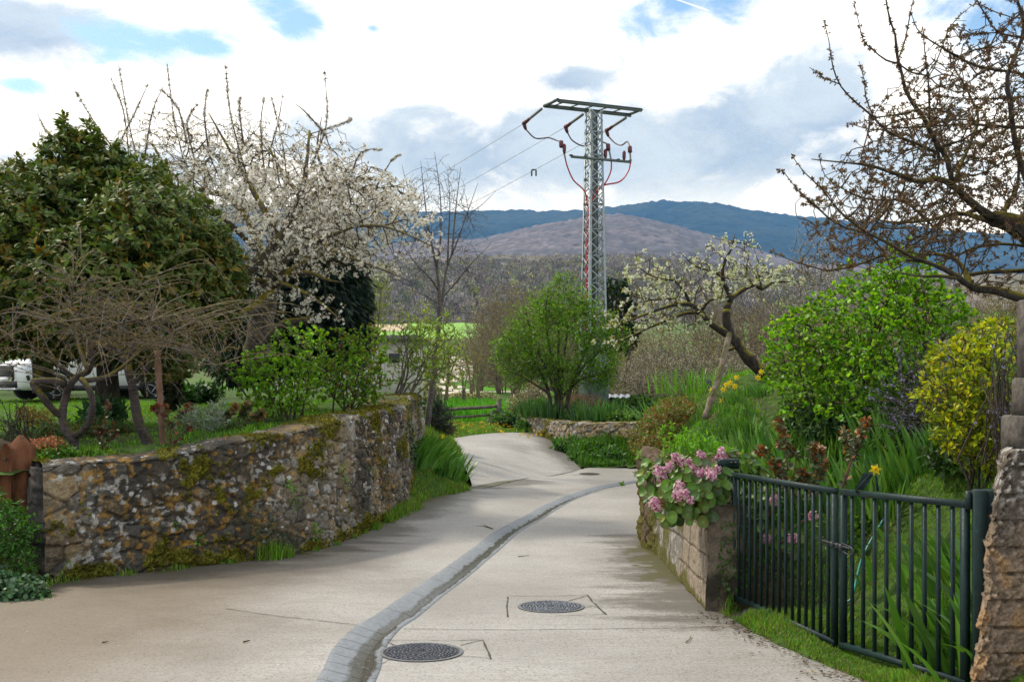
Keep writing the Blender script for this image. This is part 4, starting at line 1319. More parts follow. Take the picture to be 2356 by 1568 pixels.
def gate_leaf(a_, b_, zb0, zb1, nbar, label, h0=True):
    a_ = a_.copy(); b_ = b_.copy()
    th = thing('gate_leaf', label, 'gate', (a_[0], a_[1], zb0), 'double garden gate')
    dxy = (b_ - a_); L_ = np.linalg.norm(dxy[:2]); ux = dxy / L_
    s0, s1 = .0, 1.0
    zb = lambda t_: zb0 + (zb1 - zb0) * t_
    zt = lambda t_: a_[2] + (b_[2] - a_[2]) * t_
    pt = lambda t_, z_: np.array([a_[0] + dxy[0] * t_, a_[1] + dxy[1] * t_, z_])
    w_ = .042
    bb = B(); bb.beam(pt(0, zt(0) - .02), pt(1, zt(1) - .02), w_, .042); bb.build('top_rail', M_GATE, th)
    bb = B(); bb.beam(pt(0, zb(0) + .02), pt(1, zb(1) + .02), w_, .042); bb.build('bottom_rail', M_GATE, th)
    for t_ in (.021 / L_, 1 - .021 / L_):
        bb = B(); bb.beam(pt(t_, zb(t_) - .012), pt(t_, zt(t_) - .0415), .040, .044, up=ux); bb.build('stile', M_GATE, th)
    for i_ in range(nbar):
        t_ = (i_ + 1) / (nbar + 1)
        bb = B(); bb.beam(pt(t_, zb(t_) + .0415), pt(t_, zt(t_) - .0415), .021, .021, up=ux); bb.build('bar', M_GATE, th)
    return th, pt
g1, pt1 = gate_leaf(G0 + (0.03, -.06, 0), G1 + (-.018, .040, 0), -.272, -.243, 15, 'wider dark green gate leaf with fifteen bars, hung beside the block wall')
g2, pt2 = gate_leaf(G1 + (.006, -.012, 0), G2, -.240, -.153, 9, 'narrower dark green gate leaf with nine bars, nearer the crumbling pillar')
# latch bolt across the meeting stiles, part of the narrower leaf
bb = B()
zl = P(1935, 1253, 7.3)
ax_ = nrm((G1 - G0) * np.array((1, 1, 0)))
fn = np.array((-ax_[1], ax_[0], 0)) * (-1 if -ax_[1] > 0 else 1)
fn = np.array((ax_[1], -ax_[0], 0)); fn = fn if fn[0] < 0 else -fn
c0 = G1 * np.array((1, 1, 0)) + np.array((0, 0, zl[2])) + fn * .05
sweep(bb, cr([c0 - ax_ * .17, c0 - ax_ * .05, c0 + ax_ * .08, c0 + ax_ * .22], n=6), .007, sides=6)
sweep(bb, cr([c0 - ax_ * .15 + (0, 0, .03), c0 - ax_ * .17, c0 - ax_ * .17 + (0, 0, -.02)], n=4), .006, sides=6)
for k_ in (-.02, .05, .10):
    bb.box(c0 + ax_ * k_ + (0, 0, -.005), (.03, .03, .035), math.atan2(ax_[1], ax_[0]))
sweep(bb, cr([c0 + ax_ * .08 + (0, 0, -.03), c0 + ax_ * .20 + (0, 0, -.045), c0 + ax_ * .26 + (0, 0, -.02), c0 + ax_ * .22 + (0, 0, .012), c0 + ax_ * .1 + (0, 0, .02)], n=6), .005, sides=5)
bb.build('latch', M_STEEL, g2)
bb = B()
q0 = P(1967, 1126, 7.15)
bb.add([q0, q0 + (.06, -.01, .0), q0 + (.12, -.04, .115), q0 + (.05, -.03, .125), q0 + (.13, .02, .12), q0 + (.19, .0, .06), q0 + (.165, .0, .0)], [(0, 1, 2), (0, 2, 3), (3, 2, 4), (2, 5, 4)])
bb.beam(q0 + (.165, .0, -.01), q0 + (.15, 0, .10), .02, .012); bb.beam(q0 + (0, 0, -.01), q0 + (.10, -.03, .12), .05, .008)
bb.build('lever', M_GATE, g2)
# posts
b0 = P(1677, 1370, 9.32)
th = thing('gate_post', 'dark green square gate post with bolted cap against the end of the block wall', 'gate post', (b0[0] - .035, 9.34, -.3), 'green gate posts')
bb = B(); bb.box((b0[0] - .035, 9.34, .31), (.085, .085, 1.22), .25, bev=.006); bb.build('shaft', M_GATE, th)
bb = B(); bb.box((b0[0] - .02, 9.32, .955), (.20, .12, .09), .25, bev=.008); bb.build('cap', M_GATE, th)
for k_ in (-.02, .02):
    bb = B(); sweep(bb, np.array([(b0[0] + .03 + k_, 9.275, .97), (b0[0] + .03 + k_, 9.245, .97)]), .012, sides=8); bb.build('bolt', M_STEEL, th)
pc = P(2262, 1300, 6.05)
th = thing('gate_post', 'dark green wide steel gate post half hidden by the crumbling pillar', 'gate post', (pc[0], 6.05, -.25), 'green gate posts')
zt = P(2262, 1125, 6.05)[2]
bb = B(); bb.box((pc[0] - .03, 6.03, (zt - .25) / 2), (.075, .09, zt + .25), -.3, bev=.004); bb.box((pc[0] + .047, 6.06, (zt - .25) / 2 - .001), (.075, .12, zt + .25 - .004), -.3, bev=.004); bb.build('shaft', M_GATE, th)
bb = B(); hq = P(2229, 1140, 6.08); sweep(bb, np.array([hq + (0, 0, -.08), hq + (0, 0, .03)]), .022, sides=10); bb.beam(hq + (0, 0, .015), (pc[0], 6.05, hq[2] + .02), .03, .03); bb.build('hinge', M_GATE, th)

# green hose behind the gate, on the grass
hp = [(1870, 1390, 8.4), (1895, 1370, 8.6), (1935, 1345, 8.8), (1960, 1310, 8.8), (1985, 1250, 9.2), (2040, 1235, 9.4), (2060, 1200, 9.6)]
hw = []
for x_, y_, d_ in hp:
    q_ = P(x_, y_, d_); q_[2] = f_bank(q_[0], q_[1]) + .05; hw.append(q_)
bb = B(); sweep(bb, cr(hw, n=10), .011, sides=6)
tag(bb.build('garden_hose', m_plain('hose', (.02, .22, .17), .4), None, loc=hw[0]), 'thin turquoise garden hose trailing over the grass behind the gate bars', 'hose')

# ================================================================== WOODEN FENCE POSTS (left edge) AND RAIL FENCE
M_WOOD = m_bark('stained_wood', (.13, .048, .022), (.20, .085, .040), (.05, .04, .02), 0.0, 10.0)
M_OLD = m_bark('weathered_wood', (.16, .115, .085), (.27, .215, .165), (.09, .09, .03), 0.25, 12.0)
def picket(x0, x1, ytop, ysh, ybot, d, label, depth, pointed):
    a_, c_ = P(x0, ybot, d), P(x1, ybot, d); zs, zt_ = P(x0, ysh, d)[2], P(x0, ytop, d)[2]
    xm = (a_[0] + c_[0]) / 2; w_ = c_[0] - a_[0]
    bb = B()
    zb = a_[2] - .2
    if pointed:
        V_ = [(xm + sx * w_ / 2, d + sy * depth / 2, z_) for z_ in (zb, zs) for sx, sy in ((-1, -1), (1, -1), (1, 1), (-1, 1))] + [(xm + sx * w_ * .07, d + sy * depth * .07, zt_) for sx, sy in ((-1, -1), (1, -1), (1, 1), (-1, 1))]
        F_ = [(i_ + k_, (i_ + 1) % 4 + k_, (i_ + 1) % 4 + 4 + k_, i_ + 4 + k_) for k_ in (0, 4) for i_ in range(4)] + [(8, 9, 10, 11)]
    else:
        V_ = [(xm - w_ / 2, d - depth / 2, zb), (xm + w_ / 2, d - depth / 2, zb), (xm + w_ / 2, d - depth / 2, zs), (xm + w_ * .12, d - depth / 2, zt_), (xm - w_ * .12, d - depth / 2, zt_), (xm - w_ / 2, d - depth / 2, zs)]
        V_ += [(x_, y_ + depth, z_) for x_, y_, z_ in V_]
        F_ = [(0, 1, 7, 6), (1, 2, 8, 7), (2, 3, 9, 8), (3, 4, 10, 9), (4, 5, 11, 10), (5, 0, 6, 11)]
        bb.add(V_, [(0, 1, 2, 3, 4, 5), (11, 10, 9, 8, 7, 6)])
        bb.f.append(np.array(F_)); F_ = None
    if F_:
        bb.add(V_, F_)
    return bb, (xm, d, zb)
bb, bs = picket(24, 71, 1000, 1032, 1160, 11.35, '', .24, True)
tag(bb.build('fence_post', M_WOOD, None, loc=bs), 'thick reddish-brown square wooden post with pyramid top, against the stone wall end', 'post')
bb, bs = picket(2, 29, 1019, 1038, 1170, 11.15, '', .05, False)
th = thing('fence_picket', 'flat brown wooden picket with a pointed top, beside the thick brown post', 'picket', bs)
bb.build('board', M_WOOD, th)
bb = B(); q_ = P(13, 1056, 11.11); sweep(bb, np.array([q_, q_ + (0, -.02, 0)]), .016, sides=8); bb.build('screw', M_STEEL, th)

# log rail fence at the meadow edge
th = thing('rail_fence', 'rustic fence of two wavy log rails and a dark post before the bright meadow', 'fence', P(1146, 985, 38))
M_LOG = m_bark('log', (.10, .085, .07), (.23, .205, .175), (.10, .10, .03), .2, 9.0)
bb = B(); sweep(bb, np.array([P(1146, 992, 38), P(1147, 955, 38), P(1149, 916, 38)]), [.11, .10, .09], sides=9, rough=.3); bb.build('post', M_LOG, th)
bb = B(); sweep(bb, cr(PP([(900, 934, 38.6), (960, 935, 38.4), (1020, 942, 38.2), (1060, 939, 38.1), (1100, 937, 38), (1142, 934, 37.9)]), n=6), .065, sides=8, rough=.25); bb.build('rail', M_LOG, th)
bb = B(); sweep(bb, cr(PP([(880, 972, 38.4), (960, 970, 38.3), (1045, 960, 38.1), (1090, 957, 38), (1142, 951, 37.9)]), n=6), .05, sides=8, rough=.25); bb.build('rail', M_LOG, th)

# leaning prop under the pear tree, stake in the garden, leaning post
bb = B(); sweep(bb, cr(PP([(1622, 960, 14.4), (1640, 905, 14.7), (1658, 850, 15.1), (1678, 768, 15.6)]), n=6), [.045] * 19, sides=8, rough=.35)
tag(bb.build('tree_prop', M_OLD, None, loc=P(1622, 960, 14.4)), 'bare grey pole leaning up to prop the pale-blossomed pear tree', 'prop')
bb = B(); sweep(bb, cr(PP([(376, 1030, 12.7), (371, 960, 12.7), (367, 890, 12.75), (362, 806, 12.8)]), n=6), [.040] * 19, sides=8, rough=.3)
tag(bb.build('wooden_stake', m_bark('brown_stake', (.15, .08, .05), (.24, .145, .10), (.1, .1, .02), .1, 12.), None, loc=P(376, 1030, 12.7)), 'upright brown wooden stake in the lawn next to the second leaning trunk', 'stake')
bb = B(); sweep(bb, PP([(1225, 930, 43), (1234, 885, 43)]), [.10, .09], sides=7, rough=.3)
tag(bb.build('fence_post', M_LOG, None, loc=P(1225, 930, 43)), 'short dark leaning post beside the stems of the round green tree', 'post')

# ================================================================== SMALL BUILDING
th = thing('outbuilding', 'small cream rendered shed with a flat dark-edged roof behind the green bushes', 'building', P(915, 905, 46))
def wall_mat():
    m, t = new_mat('cream_render')
    po = pos_node(t)
    c = t.mix(t.ss(t.noise(po, 1.2, 5.0, .6), .3, .7), (.50, .45, .38), (.60, .55, .47))
    c = t.mix(t.ss(t.noise(t.scale(po, 3, 3, .4), 1.5, 5.0, .7), .52, .72, 0, .55), c, (.22, .20, .18))
    bp = t.n('ShaderNodeBump', {'Strength': .6, 'Distance': .02, 'Height': t.noise(po, 20.0, 5.0, .6)})
    finish(t, t.n('ShaderNodeBsdfPrincipled', {'Base Color': c, 'Roughness': .9, 'Normal': bp.outputs[0]}).outputs[0])
    return m
xr = P(952, 905, 46)[0]
bb = B(); bb.box((xr - 3.2, 48.5, 1.9), (6.4, 5.0, 3.6), 0, bev=.02); bb.build('wall', wall_mat(), th)
bb = B(); bb.box((xr - 3.2, 48.4, 3.815), (7.1, 5.9, .22), 0, bev=.02); rf = bb.build('roof', m_plain('roof_slab', (.16, .145, .135), .9, 0, .2, 6.0, .35, .01), th)
bb = B(); bb.box((xr - .9, 45.96, 2.9), (.5, .06, .42)); bb.build('vent', m_plain('dark_vent', (.05, .05, .05), .8), th)
# logs under a tarpaulin by the pylon
th = thing('log_pile', 'pile of sawn logs under a pale tarpaulin beside the pylon foot', 'log pile', P(1420, 925, 39))
for k_ in range(5):
    q_ = P(1404 + k_ * 9.5, 914 + (k_ % 2) * 2, 38.6); bb = B()
    sweep(bb, np.array([q_, q_ + (-.1, .9, 0)]), .10 + .02 * (k_ % 2), sides=10, rough=.2); bb.build('log', m_bark('cut_log', (.07, .045, .035), (.15, .10, .07), (.1, .1, .03), .0, 8.) if k_ == 0 else bpy.data.materials['cut_log'], th)
bb = B(); nx_ = 24
xs_ = np.linspace(1392, 1449, nx_); rows = []
for j_, (dd_, dy_) in enumerate(((38.35, 4), (38.6, -1.5), (39.1, -3), (39.6, 0))):
    rows.append([P(x_, 910 + dy_ + 1.6 * math.sin(x_ * .45 + j_), dd_) for x_ in xs_])
grid(bb, np.array(rows)); bb.build('tarpaulin', m_plain('tarp', (.22, .25, .29), .45, 0, .5, 5.0, .25), th, smooth=True)

# ================================================================== PYLON
M_GALV = m_plain('galvanised_steel', (.27, .31, .31), .45, .35, .5, 6.0, .12)
M_GALVD = m_plain('dull_steel', (.10, .125, .115), .55, .3, .5, 6.0, .15)
M_BOOT = m_plain('maroon_boot', (.10, .018, .022), .45, 0, .5, 20.0, .2)
M_RED = m_plain('red_cable', (.42, .012, .022), .4, 0, .5, 20.0, .1)
M_DCAB = m_plain('dark_cable', (.055, .012, .02), .45)
M_INS = m_plain('insulator_grey', (.16, .155, .13), .35, 0, .5, 20.0, .15)
Dp = 38.0
pc = P(1366, 940, Dp)
PZ0 = P(1366, 948, Dp)[2]
PZT = P(1366, 256, Dp)[2]
rot = rad(21.4)
ua, ub = np.array((math.cos(rot), math.sin(rot), 0)), np.array((-math.sin(rot), math.cos(rot), 0))
py = thing('pylon', 'grey steel lattice pylon with red cables rising above the round green tree', 'pylon', (pc[0], Dp, PZ0))
def hw(z_):
    return np.interp(z_, [PZ0, PZ0 + 2.6, PZ0 + 2.61, PZT], [.41, .40, .33, .245])
def pcn(sx, sy, z_):
    h_ = hw(z_); return np.array((pc[0], Dp, z_)) + ua * sx * h_ + ub * sy * h_
bb = B()
for i_, (sx, sy) in enumerate(((-1, -1), (1, -1), (1, 1), (-1, 1))):
    q0, q1 = pcn(sx, sy, PZ0 + 2.3), pcn(sx, sy, PZT)
    for (au, bu) in ((ua, ub), (ub, ua)):
        pass
    lw = .085
    d_ = q1 - q0
    for (uu_, s_, oth) in ((ua, -sx, ub * sy), (ub, -sy, ua * sx)):
        w2 = uu_ * s_ * lw
        t2 = oth * .010
        bb.add([q0, q0 + w2, q0 + w2 - t2, q0 - t2, q1, q1 + w2, q1 + w2 - t2, q1 - t2], [(0, 1, 5, 4), (1, 2, 6, 5), (2, 3, 7, 6), (3, 0, 4, 7), (4, 5, 6, 7)])
bb.build('legs', M_GALV, py)
zl_ = [PZ0 + 2.6]
while zl_[-1] < PZT - .3:
    zl_.append(zl_[-1] + hw(zl_[-1]) * 2 * .85)
zl_[-1] = PZT
bb = B()
cs_ = [(-1, -1), (1, -1), (1, 1), (-1, 1)]
for k_ in range(len(zl_) - 1):
    for f_ in range(4):
        a_, c_ = cs_[f_], cs_[(f_ + 1) % 4]
        if (k_ + f_) % 2:
            a_, c_ = c_, a_
        o_ = (ub * -1 if f_ == 0 else ua if f_ == 1 else ub if f_ == 2 else -ua) * .012
        bb.beam(pcn(*a_, zl_[k_]) + o_, pcn(*c_, zl_[k_ + 1]) + o_, .045, .012, up=o_)
        o2 = o_ * 2.2
        bb.beam(pcn(*c_, zl_[k_]) + o2, pcn(*a_, zl_[k_ + 1]) + o2, .04, .010, up=o_)
        if k_ % 2 == 0:
            bb.beam(pcn(*a_, zl_[k_]) - o_ * 2, pcn(*c_, zl_[k_]) - o_ * 2, .05, .012, up=o_)
bb.build('bracing', M_GALV, py)
bb = B(); bb.box((pc[0], Dp, PZ0 + 1.15), (.86, .86, 3.0), rot, bev=.01)
for s_ in (-1, 1):
    q_ = np.array((pc[0], Dp, PZ0 + 1.15)) + ua * s_ * .28 - ub * .436
    bb.box(q_, (.04, .02, 2.9), rot)
bb.build('base_cabinet', m_plain('grey_green_sheet', (.16, .205, .19), .55, .1, .4, 4.0, .18), py)
# upper cross arm: two channels
zA = PZT + .02
mid = np.array((pc[0], Dp, zA))
bb = B()
def arm(off, l0, l1, z_, wd, ht, mat_b=bb):
    mat_b.beam(mid + ua * l0 + ub * off + (0, 0, z_), mid + ua * l1 + ub * off + (0, 0, z_), wd, ht)
arm(.27, -1.95, 1.75, .06, .05, .13); arm(-.27, -1.62, 1.92, .14, .05, .13)
arm(.27, -1.95, 1.75, .115, .12, .015); arm(-.27, -1.62, 1.92, .195, .12, .015)
for k_ in (-1.55, -.9, -.3, .3, .9, 1.6):
    bb.beam(mid + ua * k_ + ub * .3 + (0, 0, .10), mid + ua * (k_ + .2) - ub * .3 + (0, 0, .12), .06, .03)
bb.beam(mid + ua * -1.95 + ub * .3 + (0, 0, .04), mid + ua * -1.6 - ub * .3 + (0, 0, .20), .10, .08)
bb.beam(mid + ua * 1.7 + ub * .3 + (0, 0, .08), mid + ua * 1.95 - ub * .3 + (0, 0, .16), .05, .05)
bb.build('upper_crossarm', M_GALVD, py)
bb = B()
zL = P(1376, 369, Dp)[2]
m2 = np.array((pc[0], Dp, zL))
bb.beam(m2 - ua * 1.08 - ub * .27, m2 + ua * 1.42 - ub * .27, .07, .09)
for k_ in (-1.08, -.5, .9, 1.42):
    bb.box(m2 + ua * k_ - ub * .27 + (0, 0, .05), (.10, .12, .05), rot)
bb.build('lower_crossarm', M_GALVD, py)
ins = [((1248, 249), (1222, 268), (1204, 285), (1207, 292)), ((1343, 262), (1318, 279), (1300, 293), (1303, 301)), ((1442, 270), (1415, 287), (1394, 301), (1398, 309))]
lowt = [((1291, 331), (1297, 345), (1300, 362)), ((1399, 338), (1403, 352), (1407, 372)), ((1449, 343), (1450, 355), (1451, 374))]
starts = []
for k_, (p0_, p1_, p2_, p3_) in enumerate(ins):
    lat = (-1.75, -.15, 1.55)[k_]
    a_ = mid + ua * lat + ub * .30 + (0, 0, .02)
    dA = a_[1]
    a_ = P(p0_[0], p0_[1], dA); c_ = P(p2_[0], p2_[1], dA + .9)
    b_ = a_ + (c_ - a_) * .68
    bb = B()
    n_ = 44
    ts = np.linspace(.06, 1, n_)
    sweep(bb, np.array([a_ + (b_ - a_) * t_ for t_ in ts]), [.058 if (i_ % 4) < 2 else .032 for i_ in range(n_)], sides=10)
    sweep(bb, np.array([a_, a_ + (b_ - a_) * .08]), .018, sides=6)
    bb.build('insulator', M_INS, py)
    bb = B()
    sweep(bb, np.array([b_ - (c_ - a_) * .02, b_ + (c_ - b_) * .5, c_]), [.055, .075, .08], sides=8)
    d_ = c_ + np.array((.10, .0, -.22))
    sweep(bb, np.array([c_ + (.02, 0, .06), c_ + (.05, 0, -.08), d_]), [.07, .075, .05], sides=8)
    bb.build('boot', M_BOOT, py)
    starts.append((d_, c_))
for k_, ts in enumerate(lowt):
    lat = (-1.02, .62, 1.36)[k_]
    base_ = m2 + ua * lat - ub * .27
    dB = base_[1]
    tp = P(ts[0][0], ts[0][1], dB); md = P(ts[1][0], ts[1][1], dB); bt = P(ts[2][0], ts[2][1], dB)
    bb = B(); sweep(bb, np.array([tp + (0, 0, .13), tp + (0, 0, .10), tp + (.01, 0, -.12), tp + (.01, 0, -.15)]), [.03, .085, .085, .05], sides=10); bb.build('boot', M_BOOT, py)
    bb = B(); n_ = 14; sweep(bb, np.array([md + (bt - md) * t_ for t_ in np.linspace(-.3, 1, n_)]), [.045 if i_ % 2 else .022 for i_ in range(n_)], sides=8); bb.build('bushing', M_INS, py)
    off = ((.12, .0, -.16), (-.10, 0, -.24), (-.22, 0, -.22))[k_]
    bb = B(); q_ = tp + np.array(off); sweep(bb, np.array([q_ + (0, 0, .16), q_ + (0, 0, .10), q_ + (0, 0, -.10), q_ + (0, 0, -.22)]), [.03, .07, .07, .035], sides=9); bb.build('arrester', M_BOOT, py)
    d_ = starts[k_][0]
    mids = ([(1232, 318, 0), (1262, 317, 0), (1283, 324, 0)], [(1318, 324, 0), (1345, 336, 0), (1375, 322, -.2), (1390, 328, -.3)], [(1415, 329, 0), (1430, 334, 0), (1443, 326, 0)])[k_]
    pts = [d_] + [P(x_, y_, d_[1] + (dB - d_[1]) * (i_ + 1) / (len(mids) + 1)) for i_, (x_, y_, _) in enumerate(mids)] + [tp + (0, 0, .1)]
    bb = B(); sweep(bb, cr(pts, n=8), .028, sides=6); bb.build('jumper_cable', M_DCAB, py)
    down = ([(1306, 385), (1320, 415), (1345, 440), (1352, 475)], [(1405, 395), (1392, 422), (1374, 438), (1358, 470)], [(1445, 395), (1425, 418), (1380, 431), (1360, 475)])[k_]
    pts = [bt] + [P(x_, y_, dB + (Dp - .05 - dB) * (i_ + 1) / 4) for i_, (x_, y_) in enumerate(down)]
    bb = B(); sweep(bb, cr(pts, n=8), .030, sides=6); bb.build('red_cable', M_RED, py)
bb = B(); sweep(bb, PP([(1356, 462, Dp), (1354, 520, Dp), (1352, 600, Dp), (1350, 700, Dp), (1349, 830, Dp)]), .075, sides=8); bb.build('riser_pipe', M_RED, py)
bb = B(); q_ = pcn(.5, .6, 0)
bb.beam(np.array((pc[0], Dp, PZ0 + 2.6)) + ua * .10 + ub * .2, np.array((pc[0], Dp, PZT)) + ua * .08 + ub * .15, .14, .05); bb.build('cable_tray', M_GALVD, py)
# overhead wires
M_WIRE = m_plain('wire', (.24, .27, .30), .5, .3)
ends = [(620, 598, 95), (620, 640, 96), (640, 672, 97)]
nm = ['nearest wire of the power line', 'middle', 'far']
wl = ['thin overhead power wire from the outermost insulator of the pylon, highest of three', 'thin overhead power wire from the pylon centre insulator, between two others', 'thin overhead power wire carrying a small dark bird flapper, lowest of three']
for k_ in range(3):
    s_ = starts[k_][1]; e_ = P(*ends[k_])
    ts = np.linspace(0, 1, 30)
    pts = np.array([s_ + (e_ - s_) * t_ - np.array((0, 0, 1.0)) * 4 * t_ * (1 - t_) * .5 for t_ in ts])
    bb = B(); sweep(bb, pts, np.linspace(.011, .018, 30), sides=4)
    if k_ == 2:
        th = thing('power_wire', wl[k_], 'wire', s_, 'overhead power wires')
        bb.build('conductor', M_WIRE, th)
        b2 = B(); i_ = np.argmin(np.abs(pts[:, 0] / pts[:, 1] * K + CX - 1253)); q_ = pts[i_]
        for sx in (-1, 1):
            b2.box(q_ + np.array((sx * .10, 0, -.12)), (.07, .02, .28), 0)
        b2.box(q_ + np.array((0, 0, .03)), (.2, .03, .06), 0)
        b2.build('bird_flapper', m_plain('black_plastic', (.02, .02, .022), .5), th)
    else:
        tag(bb.build('power_wire', M_WIRE, None, loc=s_), wl[k_], 'wire', 'overhead power wires')
bb = B(); a_ = P(1388, 633, Dp); c_ = P(1900, 742, 60); ts = np.linspace(0, 1, 24)
sweep(bb, np.array([a_ + (c_ - a_) * t_ - np.array((0, 0, 1.2 * t_ * (1 - t_))) for t_ in ts]), .016, sides=4)
tag(bb.build('telephone_wire', m_plain('black_wire', (.03, .03, .035), .6), None, loc=a_), 'single dark cable sagging from the pylon towards the thicket behind the pear tree', 'wire')
bb = B(); a_ = P(1342, 601, Dp); c_ = P(780, 610, 90)
sweep(bb, np.array([a_ + (c_ - a_) * t_ - np.array((0, 0, 1.0 * t_ * (1 - t_))) for t_ in ts]), np.linspace(.010, .018, 24), sides=4)
tag(bb.build('telephone_wire', bpy.data.materials['black_wire'], None, loc=a_), 'thin level dark wire crossing in front of the wooded hill behind the slim bare tree', 'wire')

# ================================================================== PARKED CAR
def car():
    base = np.array(P(122, 924, 25.5)); base[2] = float(f_gard(base[0], base[1])) + .02
    th = thing('parked_car', 'white SUV parked on the lawn behind the low bare fruit tree', 'car', base)
    head = rad(180 + 48)       # nose to the left and slightly towards us
    fx, fy = np.array((math.cos(head), math.sin(head), 0)), np.array((-math.sin(head), math.cos(head), 0))
    # local: x forward (front +2.15 .. rear -2.15), y left, z up
    def W(q_):
        q_ = np.asarray(q_, float).reshape(-1, 3)
        return base + (q_[:, :1] - 1.0) * fx + q_[:, 1:2] * fy + q_[:, 2:] * np.array((0, 0, 1.))
    M_PAINT = m_plain('white_paint', (.78, .78, .76), .25, 0, .5, 3.0, .03, 0, .6)
    M_GLASS = m_plain('car_glass', (.015, .02, .022), .08, 0, .6)
    M_BLK = m_plain('black_trim', (.018, .018, .019), .5, 0, .4)
    M_TYRE = m_plain('tyre', (.018, .018, .018), .85); M_RIM = m_plain('alloy', (.32, .33, .34), .35, .8); M_LAMP = m_plain('lamp_glass', (.42, .46, .50), .12, .2, .7)
    xs = np.array([2.16, 2.12, 2.02, 1.85, 1.55, 1.2, .9, .6, .2, -.3, -.9, -1.4, -1.75, -2.0, -2.12, -2.16])
    zlow = np.array([.42, .30, .26, .25, .25, .25, .25, .25, .25, .25, .25, .25, .27, .30, .36, .45])
    zbelt = np.array([.80, .86, .94, .99, 1.02, 1.05, 1.07, 1.05, 1.04, 1.05, 1.08, 1.10, 1.11, 1.09, 1.02, .85])
    hwid = np.array([.55, .72, .82, .88, .91, .92, .92, .92, .92, .92, .92, .91, .89, .85, .78, .62])
    rows = []
    for i_ in range(len(xs)):
        zb_, zt_, w_ = zlow[i_], zbelt[i_], hwid[i_]
        m_ = (zb_ + zt_) / 2
        half = [(0, zb_), (w_ * .86, zb_), (w_ * .98, zb_ + .12), (w_, m_), (w_ * .985, zt_ - .13), (w_ * .92, zt_ - .02), (w_ * .6, zt_ + .02), (0, zt_ + .035)]
        ring = [(xs[i_], y_, z_) for y_, z_ in half] + [(xs[i_], -y_, z_) for y_, z_ in half[-2:0:-1]]
        rows.append(W(ring))
    R_ = np.array(rows); R_ = np.concatenate([R_, R_[:, :1]], 1)
    bb = B(); grid(bb, R_)
    bb.f.append(np.array([list(range(R_.shape[1] - 1)), [(len(xs) - 1) * R_.shape[1] + k_ for k_ in range(R_.shape[1] - 1)][::-1]]))
    bb.build('body', M_PAINT, th, smooth=True)
    # cabin
    cx_ = np.array([.98, .62, .25, -.2, -.8, -1.4, -1.78, -2.02]); ct = np.array([1.06, 1.33, 1.52, 1.58, 1.59, 1.54, 1.42, 1.12])
    def cabin(shr, mat, nm_, zcut0, zcut1, extra=0.0):
        rows = []
        for i_ in range(len(cx_)):
            zb_ = 1.03; zt_ = ct[i_]; w0, w1 = .885, .885 - .20 * (zt_ - 1.03) / .55
            zz = [zb_ + (zt_ - zb_) * q_ for q_ in np.linspace(zcut0, zcut1, 4)]
            half = [(w0 + (w1 - w0) * (z_ - zb_) / max(zt_ - zb_, .01) + extra, z_) for z_ in zz]
            rows.append(W([(cx_[i_] - shr * 0, y_, z_) for y_, z_ in half] + [(cx_[i_], y_ * .55, zz[-1] + .02 * (zcut1 > .95)) for y_, z_ in half[-1:]] + [(cx_[i_], -y_ * .55, zz[-1] + .02 * (zcut1 > .95)) for y_, z_ in half[-1:]] + [(cx_[i_], -y_, z_) for y_, z_ in half[::-1]]))
        bb = B(); grid(bb, np.array(rows)); return bb.build(nm_, mat, th, smooth=True)
    cabin(0, M_GLASS, 'windows', 0, .90)
    cabin(0, M_PAINT, 'roof', .84, 1.0, .012)
    for sy in (-1, 1):
        for i_, (xa, za, xb, zb_) in enumerate(((1.0, 1.06, .28, 1.50), (-.25, 1.05, -.22, 1.55), (-1.15, 1.07, -1.2, 1.54), (-1.85, 1.10, -1.62, 1.46))):
            bb = B(); bb.beam(W((xa, sy * .895, za))[0], W((xb, sy * (.895 - .2 * (zb_ - 1.03) / .55), zb_))[0], .05, .09); bb.build('pillar', M_PAINT if i_ in (0, 3) else M_BLK, th)
        for xw in (1.32, -1.30):
            c_ = W((xw, sy * .80, .335))[0]
            bb = B(); sweep(bb, np.array([c_ - fy * .12, c_ - fy * .10, c_ + fy * .10, c_ + fy * .12]), [.30, .335, .335, .30], sides=28); wo_ = bb.build('wheel', M_TYRE, th)
            bb = B()
            oc_ = c_ + fy * sy * .122
            for k_ in range(5):
                an = 2 * math.pi * k_ / 5 + .3
                dv_ = fx * math.cos(an) + np.array((0, 0, 1.)) * math.sin(an)
                bb.beam(oc_, oc_ + dv_ * .215, .02, .075, up=fy)
            n_ = 24
            for k_ in range(n_):
                a0_, a1_ = 2 * math.pi * k_ / n_, 2 * math.pi * (k_ + 1) / n_
                bb.beam(oc_ + (fx * math.cos(a0_) + np.array((0, 0, 1.)) * math.sin(a0_)) * .215, oc_ + (fx * math.cos(a1_) + np.array((0, 0, 1.)) * math.sin(a1_)) * .215, .02, .03, up=fy)
            r_ = bb.build('rim', M_RIM, th); r_.parent = wo_
            # wheel arch
            bb = B(); pts = [c_ + fx * math.cos(an) * .40 + np.array((0, 0, 1.)) * math.sin(an) * .40 + fy * sy * .118 for an in np.linspace(-.25, math.pi + .25, 20)]
            sweep(bb, np.array(pts), .045, sides=6); bb.build('wheel_arch', M_BLK, th)
        bb = B(); a_ = [(2.075, sy * .50, .80), (1.95, sy * .80, .83), (1.70, sy * .895, .88), (1.72, sy * .90, .80), (1.97, sy * .83, .70), (2.10, sy * .52, .70)]
        q_ = W([(x_ + .025, y_ + sy * .02, z_) for x_, y_, z_ in a_]); bb.add(q_, [(0, 1, 4, 5), (1, 2, 3, 4)] if sy > 0 else [(5, 4, 1, 0), (4, 3, 2, 1)]); bb.build('headlight', M_LAMP, th)
